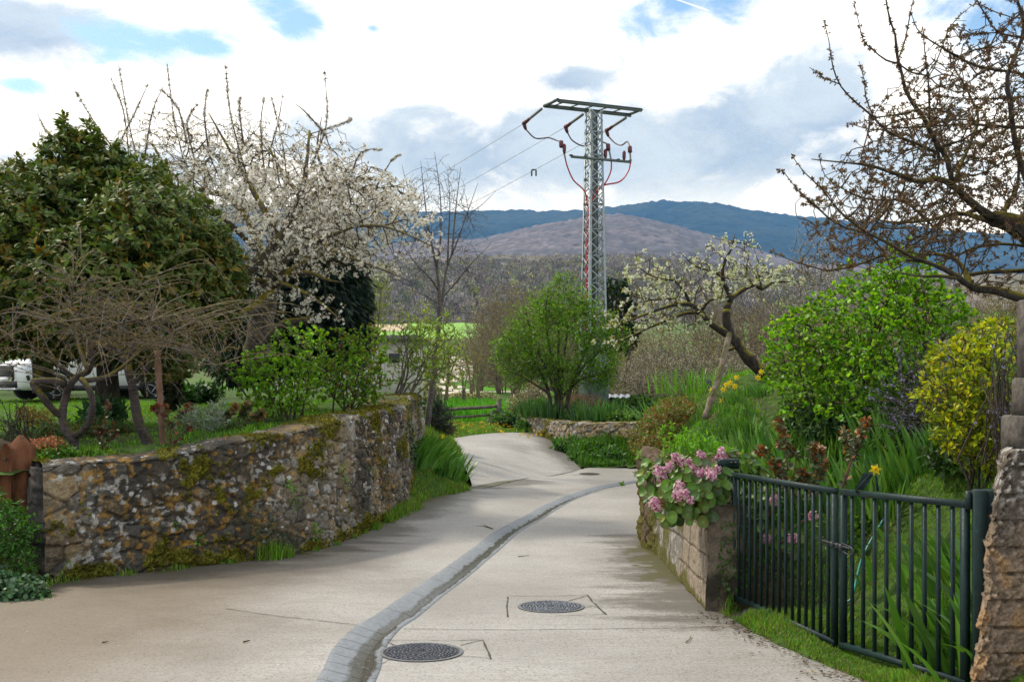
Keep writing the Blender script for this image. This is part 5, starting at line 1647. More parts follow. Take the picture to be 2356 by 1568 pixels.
        bb = B(); a_ = W([(2.02, sy * .74, .46), (1.90, sy * .86, .50), (1.93, sy * .865, .62), (2.05, sy * .74, .60)]) + fy * sy * .02 + fx * .02; bb.add(a_, [(0, 1, 2, 3)]); bb.build('fog_lamp', M_BLK, th)
        bb = B(); q_ = W((.72, sy * 1.0, 1.10))[0]; bb.box(q_, (.16, .22, .14), head, bev=.03); bb.build('mirror', M_PAINT, th)
        bb = B(); bb.beam(W((.92, sy * .925, .30))[0], W((-.90, sy * .925, .30))[0], .03, .13); bb.build('sill', M_BLK, th)
        for xd in (.12, -.85):
            bb = B(); bb.box(W((xd, sy * .935, .93))[0], (.18, .02, .03), head); bb.build('door_handle', M_PAINT, th)
            bb = B(); bb.beam(W((xd - .12, sy * .922, .36))[0], W((xd - .10, sy * .915, 1.02))[0], .006, .008); bb.build('door_seam', M_BLK, th)
    bb = B()
    for k_ in range(6):
        bb.beam(W((2.175 - .006 * k_, -.42, .60 + k_ * .045))[0], W((2.175 - .006 * k_, .42, .60 + k_ * .045))[0], .03, .028)
    bb.box(W((2.145, 0, .72))[0], (.03, .95, .30), head); bb.build('grille', M_BLK, th)
    bb = B(); bb.box(W((2.10, 0, .40))[0], (.14, 1.25, .17), head, bev=.02); bb.build('lower_grille', M_BLK, th)
    bb = B(); bb.box(W((2.13, 0, .275))[0], (.16, 1.30, .05), head, bev=.015); bb.build('skid_plate', M_RIM, th)
    bb = B(); bb.box(W((2.195, 0, .52))[0], (.015, .50, .11), head); bb.build('number_plate', m_plain('plate_white', (.6, .6, .6), .4), th)
car()
# ================================================================== TREES
M_CHERRYBARK = m_bark('cherry_bark', (.055, .042, .035), (.15, .125, .105), (.20, .165, .018), .55, 12.0, .5)
M_DARKBARK = m_bark('dark_bark', (.030, .024, .020), (.085, .068, .055), (.17, .145, .015), .50, 14.0)
M_TWIG = m_bark('twig_bark', (.045, .032, .026), (.105, .080, .064), (.13, .11, .02), .30, 20.0)
M_PALETWIG = m_bark('pale_twig', (.14, .118, .11), (.31, .275, .265), (.22, .18, .03), .26, 22.0)
M_GREYTWIG = m_bark('grey_twig', (.105, .088, .070), (.20, .170, .135), (.17, .145, .04), .35, 9.0)
M_BUD = m_leaf('bud', .7, .15, .2, (1.1, 1.0, .7))
M_PETAL = m_leaf('petal', .6, .35, .2, (1.0, 1.0, .95))
M_GLOSSY = m_leaf('glossy_leaf', .52, .2, .22)
M_FRESH = m_leaf('fresh_leaf', .45, .38, .35, (1.35, 1.35, .45))
M_NEEDLE = m_leaf('needle_leaf', .6, .15, .25)

def zof(p):
    return p[..., 2]

# ---------------------------------------------------------------- glossy evergreen (left)
def whorled_tree():
    blobs = [(165, 505, 16, 118, 130, 1.5), (60, 610, 15.6, 150, 190, 1.8), (360, 570, 16, 150, 160, 1.8), (445, 640, 16.3, 105, 140, 1.5), (230, 660, 15.4, 220, 135, 1.9), (-60, 560, 16, 120, 170, 1.7),
             (148, 365, 16, 40, 70, .6), (215, 372, 16.2, 40, 56, .6), (265, 410, 16.2, 55, 62, .8), (60, 455, 16, 80, 80, 1.0), (480, 700, 16.2, 60, 70, 1.0), (330, 440, 16.3, 60, 80, .9), (-20, 700, 15.6, 130, 90, 1.4), (200, 788, 15.8, 120, 42, 1.2), (60, 780, 15.8, 110, 42, 1.2), (360, 785, 15.9, 110, 50, 1.2), (405, 520, 16.2, 45, 50, .6), (110, 420, 16, 45, 50, .6), (290, 500, 15.2, 60, 60, .6), (520, 600, 16.4, 40, 50, .6)]
    blobs = blobs + [(b_[0] + random.uniform(-1, 1) * b_[3] * .9, b_[1] - random.uniform(-.3, .95) * b_[4], b_[2] - .4, random.uniform(16, 32), random.uniform(16, 32), .35) for b_ in blobs[:6] for _ in range(4)] + [(120, 800, 15.8, 44, 40, .8), (370, 825, 15.9, 80, 50, .8)]
    rg_ = np.random.RandomState(21)
    base = P(250, 925, 16.5)
    th = thing('evergreen_tree', 'large dense glossy dark evergreen tree with bronze tips behind the bare fruit trees', 'tree', base)
    bb = B()
    for li in ([(250, 935, 16.5), (245, 840, 16.4), (230, 740, 16.3), (200, 600, 16.1), (175, 450, 16)], [(245, 840, 16.4), (310, 740, 16.4), (380, 620, 16.2)], [(245, 830, 16.4), (140, 740, 16.2), (60, 620, 15.9)], [(105, 900, 16.2), (90, 820, 16.2), (60, 700, 16)]):
        q_ = cr(limb(li, (.20, .06)), n=6); sweep(bb, q_[:, :3], q_[:, 3], sides=9, rough=.2)
    bb.build('trunk', M_DARKBARK, th)
    pts, out = ell_points(9500, blobs, rg_, .38)
    p2, o2 = ell_points(4200, blobs, rg_)
    pts = np.concatenate([pts, p2]); out = np.concatenate([out, o2 * .3 + .7 * rdir(len(p2), rg_)])
    bs = []
    for (x_, yt, yb) in ((146, 268, 420), (203, 282, 420), (172, 300, 420), (110, 330, 470), (268, 330, 450), (320, 390, 500), (225, 310, 430), (60, 385, 470)):
        n_ = 60
        t_ = rg_.uniform(0, 1, n_)
        q_ = PP([(x_ + rg_.normal() * (3 + 16 * t), yt + (yb - yt) * t, 16 + rg_.normal() * .15) for t in t_])
        bs.append(q_)
    bs = np.concatenate(bs)
    pts = np.concatenate([pts, bs]); out = np.concatenate([out, np.tile((0, 0, 1.), (len(bs), 1)) + .4 * rdir(len(bs), rg_)])
    ax = nrm(out + np.array((0, 0, .55)) + .35 * rdir(len(pts), rg_))
    m_ = 8
    i_ = np.repeat(np.arange(len(pts)), m_)
    perp = rdir(len(i_), rg_)
    perp = nrm(perp - ax[i_] * (perp * ax[i_]).sum(1, keepdims=True))
    dr_ = nrm(ax[i_] * rg_.uniform(.15, .9, (len(i_), 1)) + perp)
    pos = pts[i_] + ax[i_] * rg_.uniform(-.06, .05, (len(i_), 1)) + dr_ * .01
    col = pal(len(i_), [(.080, .125, .020), (.105, .150, .022), (.125, .140, .024), (.060, .105, .022)], None, .25, rg_)
    bron = fbm(pts, .9, 3, 4)
    tip = (rg_.uniform(size=len(pts)) < .10 + .28 * sst(bron, .48, .62))[i_] & (rg_.uniform(size=len(i_)) < .6)
    col[tip] = pal(int(tip.sum()), [(.19, .125, .018), (.15, .12, .022), (.22, .15, .016)], None, .2, rg_)
    bf = B()
    scatter(bf, T_OVAL, pos, dr_, ax[i_], rg_.uniform(.082, .145, len(i_)), col)
    bf.build('foliage', M_GLOSSY, th)
whorled_tree()

# ---------------------------------------------------------------- blossoming cherry (left of centre)
def blossom(tw, b_fl, b_lf, per_m, rmax, nfl, fr, lr, white, rng, weight=None, leafp=.6, cols=None, lcols=None, extra=1, spread=.03, leafn=3):
    pos, d = tw.along(per_m, rmax, extra)
    if weight is not None:
        k_ = rng.uniform(size=len(pos)) < weight(pos)
        pos, d = pos[k_], d[k_]
    n_ = len(pos)
    i_ = np.repeat(np.arange(n_), nfl)
    fd = rdir(len(i_), rng)
    fp = pos[i_] + fd * spread * rng.uniform(.4, 1.3, (len(i_), 1))
    keep = rng.uniform(size=len(i_)) < white(fp)
    scatter(b_fl, T_FLOWER, fp[keep], rdir(int(keep.sum()), rng), fd[keep], fr * rng.uniform(.7, 1.2, int(keep.sum())), pal(int(keep.sum()), cols or [(.84, .80, .70), (.76, .71, .60), (.88, .85, .78)], None, .06, rng))
    j_ = np.repeat(np.arange(n_), leafn)
    j_ = j_[rng.uniform(size=len(j_)) < leafp]
    ld = nrm(rdir(len(j_), rng) + .5 * d[j_] + np.array((0, 0, .3)))
    scatter(b_lf, T_LEAF, pos[j_] + ld * spread * .3, ld, rdir(len(j_), rng), lr * rng.uniform(.6, 1.3, len(j_)), pal(len(j_), lcols or [(.17, .10, .028), (.12, .075, .022), (.10, .10, .02), (.21, .13, .04)], None, .25, rng))

def cherry_left():
    rg_ = np.random.RandomState(31)
    base = P(585, 850, 19)
    th = thing('cherry_tree', 'large mossy cherry tree covered in white blossom beside the dark evergreen', 'tree', base)
    L = [limb([(585, 860, 19), (588, 826, 19), (594, 785, 19), (600, 745, 19), (610, 695, 19), (619, 668, 19), (626, 645, 19)], (.27, .19)),
         limb([(622, 655, 19), (612, 609, 19.1), (604, 591, 19.2), (588, 545, 19.5), (565, 500, 19.8), (528, 455, 20), (475, 440, 20.2), (422, 423, 20.3), (380, 380, 20.4), (350, 330, 20.5)], (.16, .03)),
         limb([(540, 640, 18.2), (580, 615, 18.3), (608, 586, 18.3), (630, 559, 18.3), (654, 531, 18.3), (665, 500, 18.3), (690, 450, 18.2), (705, 380, 18.2), (712, 300, 18.3)], (.15, .03)),
         limb([(628, 650, 19), (650, 615, 18.7), (662, 595, 18.6), (680, 579, 18.4), (720, 560, 18.1), (765, 540, 17.8), (820, 520, 17.6)], (.13, .03)),
         limb([(628, 655, 19), (660, 631, 19.2), (690, 611, 19.4), (718, 591, 19.6), (770, 550, 20), (830, 500, 20.3), (900, 470, 20.5)], (.14, .03)),
         limb([(630, 655, 19), (680, 630, 18.7), (720, 629, 18.5), (750, 643, 18.3), (790, 650, 18.2)], (.09, .02)),
         limb([(625, 660, 18.9), (640, 652, 18.6), (680, 663, 18.2), (720, 685, 17.9), (755, 711, 17.7), (783, 735, 17.6)], (.08, .015)),
         limb([(622, 668, 18.9), (605, 690, 18.6), (590, 705, 18.4), (578, 712, 18.3), (546, 731, 18.1), (515, 750, 18), (490, 765, 17.9)], (.13, .10)),
         limb([(598, 800, 18.9), (618, 778, 18.6), (636, 759, 18.4), (655, 742, 18.3), (690, 738, 18.2), (720, 733, 18.1)], (.12, .08)),
         limb([(612, 650, 19), (590, 645, 18.7), (556, 643, 18.4)], (.075, .055)),
         limb([(654, 531, 18.3), (690, 475, 18.6), (757, 430, 18.9), (828, 412, 19.2), (890, 418, 19.4), (950, 470, 19.5)], (.10, .02)),
         limb([(604, 591, 19.2), (560, 545, 18.8), (500, 490, 18.4), (450, 460, 18.2), (400, 450, 18)], (.10, .02)),
         limb([(640, 545, 18.3), (600, 470, 18.6), (560, 400, 18.9), (520, 330, 19.1), (480, 260, 19.2)], (.09, .015)),
         limb([(690, 450, 18.2), (640, 380, 18.7), (610, 320, 19)], (.06, .012)),
         limb([(757, 430, 18.9), (730, 350, 18.9), (740, 270, 19)], (.045, .010)),
         limb([(820, 520, 17.6), (880, 520, 17.5), (950, 545, 17.4), (1010, 575, 17.4)], (.04, .010)),
         limb([(720, 560, 18.1), (800, 590, 17.7), (880, 620, 17.5), (945, 648, 17.4)], (.045, .010))]
    sh = [((330, 420), (300, 300), (273, 150)), ((300, 400), (285, 260), (255, 180)), ((275, 330), (310, 260), (340, 195)), ((430, 400), (400, 270), (385, 150)), ((430, 330), (410, 250), (370, 205)), ((560, 380), (530, 260), (519, 148)),
          ((330, 430), (230, 300), (175, 212)), ((210, 400), (120, 320), (84, 258)), ((700, 420), (750, 290), (747, 163)), ((740, 300), (800, 280), (806, 272)), ((750, 310), (700, 255), (680, 240)), ((610, 420), (600, 290), (608, 224)), ((620, 350), (640, 280), (651, 215)),
          ((660, 420), (650, 330), (625, 225)), ((480, 350), (470, 260), (478, 205)), ((560, 330), (550, 250), (553, 225)), ((330, 380), (350, 260), (375, 200)), ((800, 430), (830, 350), (880, 345)), ((450, 380), (430, 280), (455, 240)), ((860, 440), (900, 370), (925, 355))]
    for k_, s_ in enumerate(sh):
        dd_ = rg_.uniform(18.2, 20.2)
        L.append(limb([(x_, y_, dd_) for x_, y_ in s_], (.024, .006)))
    blobs = [(650, 440, 19, 220, 120, 2.0), (480, 390, 19.3, 160, 110, 1.6), (800, 480, 18.6, 150, 110, 1.6), (720, 560, 18.2, 180, 80, 1.6), (895, 470, 19, 80, 80, 1.1), (380, 350, 19.5, 110, 90, 1.2), (960, 520, 18, 60, 60, .7),
             (880, 600, 17.8, 80, 50, .7), (690, 690, 18, 80, 35, .6), (580, 620, 18.2, 90, 60, .9), (1000, 575, 17.5, 45, 28, .4), (560, 320, 19.2, 170, 60, 1.0), (760, 360, 18.9, 90, 60, .8), (740, 720, 17.7, 70, 30, .4)]
    for l_ in L[1:]:
        l_[:, 3] *= .74
    tg, _ = ell_points(4600, blobs, rg_)
    tw = Twigs(L, tg, .5, .0038, .34, .05, 5, .18, .02)
    bt = B(); tw.build_limbs(bt, 9, .22); bt.build('trunk', M_CHERRYBARK, th, smooth=True)
    bt = B(); tw.build_twigs(bt); bt.build('twigs', M_TWIG, th)
    bfl, blf = B(), B()
    wh = lambda p: np.clip(1.0 - .80 * sst(p[:, 2] - EYE - (HY - 400) / K * p[:, 1], -.9, 1.3), .12, 1) * (.55 + .7 * sst(fbm(p, .8, 3, 2), .38, .6))
    blossom(tw, bfl, blf, 4.8, .022, 6, .027, .050, wh, rg_, lambda p: .38 + .62 * sst(EYE + (HY - 400) / K * p[:, 1] - p[:, 2], -1.2, .6), .7, extra=1, spread=.05)
    # along the shoots
    for a in tw.limbs[17:]:
        n_ = 85
        k_ = rg_.randint(1, len(a), n_); t_ = rg_.uniform(0, 1, (n_, 1))
        p_ = a[k_ - 1, :3] * (1 - t_) + a[k_, :3] * t_
        gaps = vnoise(p_ * 3.1, 5) > .38
        p_ = p_[gaps]; n_ = len(p_)
        j_ = np.repeat(np.arange(n_), 5)
        dj = rdir(len(j_), rg_)
        scatter(blf, T_LEAF, p_[j_], dj, rdir(len(j_), rg_), rg_.uniform(.02, .036, len(j_)), pal(len(j_), [(.13, .085, .035), (.10, .075, .03), (.17, .11, .05)], None, .25, rg_))
        w_ = rg_.uniform(size=len(j_)) < .28
        scatter(bfl, T_FLOWER, p_[j_][w_] + dj[w_] * .03, rdir(int(w_.sum()), rg_), dj[w_], .02, (.70, .66, .60))
    bfl.build('blossom', M_PETAL, th); blf.build('young_leaves', M_BUD, th)
cherry_left()

# ---------------------------------------------------------------- dark conifer behind the cherry, dark hedge
def conifer():
    rg_ = np.random.RandomState(41)
    th = thing('conifer', 'dark drooping blue-green conifer standing behind the white-blossomed cherry', 'tree', P(730, 880, 24))
    bb = B(); sweep(bb, PP([(730, 890, 24), (728, 700, 24), (722, 500, 24)]), [.22, .15, .04], sides=8, rough=.2); bb.build('trunk', M_DARKBARK, th)
    blobs = [(725, 700, 24, 105, 140, 1.6), (730, 600, 24, 85, 90, 1.3), (640, 760, 23.6, 80, 100, 1.2), (790, 740, 24, 50, 100, .9), (720, 540, 24, 50, 60, .8), (600, 700, 23.6, 60, 90, .9), (560, 800, 23, 70, 70, 1.0), (800, 640, 24.2, 40, 60, .6)]
    pts, out = ell_points(5200, blobs, rg_, .55)
    m_ = 9; i_ = np.repeat(np.arange(len(pts)), m_)
    dr_ = nrm(out[i_] * .6 + np.array((0, 0, -.75)) + .45 * rdir(len(i_), rg_))
    bf = B(); scatter(bf, T_NARROW, pts[i_] + .16 * rdir(len(i_), rg_), dr_, rdir(len(i_), rg_), rg_.uniform(.16, .34, len(i_)), pal(len(i_), [(.014, .030, .018), (.020, .040, .022), (.010, .022, .014), (.028, .048, .020)], None, .25, rg_))
    bf.build('foliage', M_NEEDLE, th)
conifer()

def lobed(blobs, n, seed, r0=14, r1=30, k=None):
    g_ = np.random.RandomState(seed + 900)
    out = list(blobs)
    for _ in range(n):
        b_ = blobs[g_.randint(len(blobs))]
        a_ = g_.uniform(-.4, math.pi + .4)
        r_ = g_.uniform(r0, r1)
        out.append((b_[0] + math.cos(a_) * b_[3] * 1.02, b_[1] - math.sin(a_) * b_[4] * 1.02, b_[2] + g_.uniform(-.3, .2), r_, r_ * g_.uniform(.7, 1.3), r_ / K * b_[2]))
    return out

def bush(name, label, cat, base, blobs, ntw, per_m, leaf, palette, mat, T=T_LEAF, seed=0, stems=5, bark=None, rtip=.003, bf=.35, group=None, extra=2, shell=0.0, twsag=0.0, droop=.0, wts=None, stem_r=.02, leafname='foliage', jit=.22, upbias=.35, rmax=.012):
    rg_ = np.random.RandomState(seed + 100)
    base = np.asarray(base, float)
    th = thing(name, label, cat, base, group)
    C = [P(*b_[:3]) for b_ in blobs]
    L = []
    for k_ in range(stems):
        c_ = C[k_ % len(C)]
        b0 = base + np.array((rg_.normal() * .08 * (1 + stems * .1), rg_.normal() * .08, -.1))
        mid_ = b0 * .5 + c_ * .5 + rg_.normal(size=3) * np.linalg.norm(c_ - b0) * .10
        L.append(np.concatenate([np.array([b0, mid_, c_ * .85 + mid_ * .15]), np.array([[stem_r], [stem_r * .7], [stem_r * .3]])], 1))
    tg, _ = ell_points(ntw, blobs, rg_, shell)
    tw = Twigs(L, tg, bf, rtip, .42, .09, seed, .12, twsag)
    bt = B(); tw.build_limbs(bt, 6, .2); tw.build_twigs(bt); bt.build('stems', bark or M_TWIG, th)
    pos, d = tw.along(per_m, rmax, extra)
    n_ = len(pos)
    dr_ = nrm(d * .5 + rdir(n_, rg_) + np.array((0, 0, upbias - droop)))
    if n_:
        big_ = fbm(pos, 2.2, 3, seed)[:, None]
        bl = B(); scatter(bl, T, pos, dr_, nrm(rdir(n_, rg_) * .7 + np.array((0, 0, 1.))), leaf * rg_.uniform(.45, 1.35, n_), pal(n_, palette, wts, jit, rg_) * (.6 + .8 * big_))
        bl.build(leafname, mat, th)
    return th, tw

# dark hedge behind the left trunk and behind the car
bush('hedge_shrub', 'dark leafy shrub filling the gap between the evergreen and the conifer', 'shrub', P(560, 900, 22), [(560, 760, 22, 80, 110, 1.0), (520, 690, 22.3, 60, 90, .8), (500, 830, 21.5, 60, 60, .8)], 420, 30, .11, [(.020, .040, .012), (.03, .055, .016), (.04, .07, .02)], M_GLOSSY, T_OVAL, 3, 4)
bush('hedge_shrub', 'dark leafy shrub behind the parked white car, under the evergreen', 'shrub', P(250, 900, 29), [(230, 790, 29, 170, 90, 1.2), (60, 800, 29.5, 120, 80, 1.1), (400, 820, 28, 90, 90, 1.0)], 480, 26, .16, [(.014, .026, .010), (.02, .036, .012), (.03, .05, .016)], M_GLOSSY, T_OVAL, 4, 6)

# ---------------------------------------------------------------- low bare fruit trees (front left)
def bare_fruit(label, L, blobs, ntg, seed, drop):
    rg_ = np.random.RandomState(seed)
    th = thing('fruit_tree', label, 'tree', L[0][0][:3], None)
    tg, _ = ell_points(ntg, blobs, rg_)
    L[0][:, 3] *= .56
    for l_ in L[1:3]:
        l_[:, 3] *= .72
    for l_ in L[3:]:
        l_[:, 3] *= .6
    src = np.concatenate([cr(l_, step=.1)[6:] for l_ in L[3:]] + [cr(L[0], step=.1)[-6:]])
    for k_ in range(95):
        s_ = src[rg_.randint(len(src))][:3]
        a_ = rg_.uniform(0, 6.28); ln_ = rg_.uniform(.7, 1.7); h_ = np.array((math.cos(a_), math.sin(a_) * .7, 0))
        r_ = rg_.uniform(.1, .5); dr_ = rg_.uniform(-.1, .55)
        L.append(np.concatenate([np.array([s_, s_ + h_ * ln_ * .35 + (0, 0, r_ * .8 * ln_ * .5), s_ + h_ * ln_ * .7 + (0, 0, r_ * ln_ * .55), s_ + h_ * ln_ + (0, 0, (r_ * .5 - dr_) * ln_ * .6)]), np.array([[.0065], [.005], [.0038], [.002]])], 1))
    tw = Twigs(L, tg, .65, .0018, .30, .04, seed, .10, .05)
    for a2 in tw.limbs[-95:]:
        tw.p0 = np.concatenate([tw.p0, a2[:-1, :3]]); tw.p1 = np.concatenate([tw.p1, a2[1:, :3]])
        tw.r0 = np.concatenate([tw.r0, a2[:-1, 3]]); tw.r1 = np.concatenate([tw.r1, a2[1:, 3]])
    tw.limbs = tw.limbs[:-95]
    bt = B(); tw.build_limbs(bt, 9, .16); bt.build('trunk', M_BAREBARK, th, smooth=True)
    bt = B(); tw.build_twigs(bt); bt.build('twigs', M_PALETWIG, th)
    pos, d = tw.along(13, .009, 2)
    n_ = len(pos); i_ = np.repeat(np.arange(n_), 4); dj = nrm(rdir(len(i_), rg_) + .4 * d[i_])
    bl = B(); scatter(bl, T_LEAF, pos[i_], dj, rdir(len(i_), rg_), rg_.uniform(.014, .028, len(i_)), pal(len(i_), [(.19, .115, .045), (.14, .10, .035), (.25, .17, .08), (.11, .11, .03)], None, .22, rg_))
    bl.build('buds', M_BUD, th)
M_BAREBARK = m_bark('banded_bark', (.035, .028, .025), (.085, .070, .062), (.135, .11, .014), .42, 12.0, .5)
bare_fruit('low spreading bare fruit tree with forked mossy trunk behind the stone wall end',
    [limb([(171, 1062, 12.3), (170, 1040, 12.3), (169, 1010, 12.3), (159, 1000, 12.3), (146, 975, 12.3), (144, 949, 12.3), (151, 914, 12.3), (159, 888, 12.2), (178, 866, 12.2), (204, 855, 12.2)], (.125, .065)),
     limb([(143, 958, 12.3), (120, 940, 12.2), (99, 914, 12.1), (83, 893, 12.1), (75, 880, 12.1), (85, 876, 12.1), (123, 875, 12.0), (150, 884, 12.1)], (.06, .05)),
     limb([(168, 1006, 12.3), (190, 990, 12.2), (206, 968, 12.1), (212, 940, 12.0), (211, 910, 12.0), (200, 888, 12.0), (188, 872, 12.1)], (.06, .05)),
     limb([(188, 876, 12.1), (229, 871, 12.2), (255, 861, 12.4), (282, 843, 12.6), (308, 822, 12.9), (350, 790, 13.0), (420, 765, 13)], (.055, .018)),
     limb([(204, 855, 12.2), (215, 820, 12.1), (200, 780, 12), (160, 750, 11.9), (100, 740, 11.7), (30, 760, 11.5)], (.05, .012)),
     limb([(204, 855, 12.2), (185, 810, 12.4), (175, 760, 12.6), (165, 700, 12.7), (170, 640, 12.7), (178, 600, 12.8)], (.045, .008)),
     limb([(180, 770, 12.4), (200, 770, 12.3), (260, 750, 12.2), (330, 735, 12.1), (400, 760, 12)], (.03, .010)),
     limb([(170, 866, 12.2), (120, 830, 12), (60, 790, 11.8), (-20, 770, 11.6)], (.035, .010))],
    [(120, 765, 12.2, 180, 70, 1.2), (260, 740, 12.2, 160, 65, 1.2), (190, 680, 12.5, 110, 70, 1.0), (20, 800, 12, 90, 60, .9), (380, 790, 12.6, 90, 60, .9), (150, 640, 12.6, 90, 40, .6)], 620, 7, .2)
bare_fruit('bare fruit tree on one crooked grey trunk next to the brown stake',
    [limb([(345, 1036, 13), (340, 1020, 13), (322, 980, 13), (312, 940, 13), (308, 905, 13), (298, 862, 13), (291, 830, 13.1), (275, 800, 13.2)], (.13, .08)),
     limb([(303, 885, 13), (322, 868, 13), (340, 846, 12.9), (342, 825, 12.9)], (.05, .04)),
     limb([(275, 805, 13.2), (230, 775, 13.4), (150, 760, 13.5), (90, 780, 13.4)], (.05, .012)),
     limb([(291, 830, 13.1), (320, 770, 13.2), (380, 745, 13.3), (460, 742, 13.4), (540, 760, 13.4)], (.055, .010)),
     limb([(342, 825, 12.9), (390, 790, 12.8), (450, 800, 12.7), (500, 840, 12.6)], (.035, .008)),
     limb([(285, 815, 13.1), (290, 740, 13.3), (300, 690, 13.4), (330, 640, 13.5)], (.035, .008))],
    [(330, 745, 13.2, 170, 55, 1.2), (440, 785, 13, 120, 60, 1.0), (280, 690, 13.4, 120, 55, .9), (480, 840, 12.8, 60, 30, .6), (200, 770, 13.4, 110, 50, .8)], 560, 9, .2)

# ---------------------------------------------------------------- slim bare tree in the middle
def slim_tree():
    rg_ = np.random.RandomState(51)
    d0 = 27.0
    L = [limb([(983, 995, d0), (986, 950, d0), (992, 905, d0), (999, 850, d0), (1006, 790, d0), (1010, 740, d0), (1011, 690, d0), (1009, 655, d0), (1003, 610, d0), (995, 570, d0), (985, 520, d0 + .2), (975, 440, d0 + .3), (968, 370, d0 + .3)], (.135, .008)),
         limb([(1010, 745, d0), (1016, 700, d0 + .2), (1022, 650, d0 + .3), (1030, 610, d0 + .4), (1050, 560, d0 + .5), (1075, 490, d0 + .6), (1100, 420, d0 + .8)], (.07, .008)),
         limb([(1004, 615, d0), (1012, 570, d0 - .1), (1015, 510, d0 - .2), (1012, 440, d0 - .2), (1000, 350, d0 - .3)], (.05, .007)),
         limb([(1010, 670, d0), (990, 640, d0 - .2), (965, 615, d0 - .4), (940, 585, d0 - .6), (915, 545, d0 - .8)], (.04, .007)),
         limb([(1010, 700, d0), (980, 680, d0 + .2), (950, 668, d0 + .4), (915, 655, d0 + .6)], (.03, .006)),
         limb([(1012, 690, d0), (1040, 660, d0 + .1), (1060, 635, d0), (1090, 600, d0 - .2), (1130, 560, d0 - .3)], (.04, .007)),
         limb([(1040, 585, d0 + .4), (1045, 520, d0 + .5), (1052, 450, d0 + .5), (1060, 385, d0 + .5)], (.04, .007)),
         limb([(1030, 610, d0 + .4), (1032, 540, d0 + .2), (1035, 470, d0), (1030, 390, d0 - .1)], (.04, .007)),
         limb([(985, 540, d0), (955, 480, d0), (935, 420, d0), (925, 380, d0)], (.03, .006)),
         limb([(1075, 495, d0 + .6), (1110, 470, d0 + .6), (1140, 440, d0 + .6)], (.02, .006))]
    th = thing('slim_tree', 'tall slim bare tree with fine upright grey branches behind the wall end', 'tree', P(983, 995, d0))
    tg, _ = ell_points(1100, [(1010, 500, d0, 90, 120, 1.2), (1000, 600, d0, 100, 80, 1.2), (1010, 430, d0, 70, 80, .9), (1080, 520, d0 + .4, 50, 80, .8), (930, 600, d0, 50, 60, .6), (1090, 620, d0, 50, 50, .6)], rg_)
    tg[:, 2] += .0
    for l_ in L:
        l_[:, 3] *= .72
    tw = Twigs(L, tg, .9, .0036, .30, .04, 3, .15, 0)
    bt = B(); tw.build_limbs(bt, 8, .12); bt.build('trunk', M_SLIM, th, smooth=True)
    bt = B(); tw.build_twigs(bt); bt.build('twigs', M_GREYD, th)
M_SLIM = m_bark('slim_bark', (.060, .050, .042), (.14, .12, .105), (.10, .10, .04), .15, 10.0, .4)
M_GREYD = m_bark('fine_twig', (.05, .042, .04), (.10, .085, .078), (.1, .1, .04), .1, 10.0)
slim_tree()

# ---------------------------------------------------------------- budding shrub tree left of the slim trunk
bush('budding_shrub', 'spreading multi-stemmed shrub just breaking into yellow-green leaf over the mossy wall end', 'shrub', P(915, 915, 23), [(990, 800, 23.5, 75, 75, 1.0), (940, 780, 23.2, 50, 60, .7), (1035, 830, 23.6, 45, 60, .7), (960, 850, 23, 70, 45, .8), (1000, 750, 23.6, 60, 40, .6), (925, 745, 23.2, 25, 30, .4), (1020, 880, 23.4, 40, 25, .5)], 900, 14, .075,
     [(.22, .33, .03), (.17, .28, .025), (.28, .35, .04)], M_FRESH, T_LEAF, 12, 9, M_GREYTWIG, .0040, .6, stem_r=.028, extra=6)
bush('sapling', 'thin yellow-green budding sapling in front of the grey wooded hill, right of the conifer', 'tree', P(835, 930, 27), [(868, 690, 27, 30, 60, .5), (860, 760, 27, 35, 50, .5), (880, 640, 27, 20, 35, .4), (840, 800, 27, 40, 40, .5)], 320, 16, .13,
     [(.20, .26, .03), (.25, .28, .04), (.14, .2, .025)], M_FRESH, T_NARROW, 13, 3, M_GREYTWIG, .004, .8, extra=3, stem_r=.03)

# ---------------------------------------------------------------- light green rose-like bushes behind the left wall
GRN = [(.14, .30, .016), (.18, .36, .018), (.10, .24, .015), (.25, .42, .028)]
bush('leafy_shrub', 'bright green leafy shrub above the middle of the stone wall, below blossoming cherry', 'shrub', P(640, 985, 15.5), [(640, 870, 15.6, 100, 85, .9), (690, 800, 15.9, 70, 60, .7), (590, 850, 15.5, 60, 50, .6), (620, 930, 15.3, 70, 40, .6), (700, 900, 15.4, 60, 50, .6), (720, 780, 16, 40, 30, .4)], 620, 38, .060, GRN, M_FRESH, T_ROUND, 21, 9, extra=6)
bush('leafy_shrub', 'green leafy shrub with reddish tips above the far end of the stone wall', 'shrub', P(800, 955, 17.8), [(800, 860, 18, 85, 70, .9), (850, 800, 18.4, 50, 55, .7), (790, 790, 18.3, 50, 40, .6), (860, 880, 18, 40, 40, .5), (750, 870, 17.5, 50, 55, .6), (830, 920, 17.6, 60, 30, .5)], 620, 38, .060, GRN + [(.20, .11, .03), (.13, .24, .02)], M_FRESH, T_ROUND, 22, 9, extra=6)

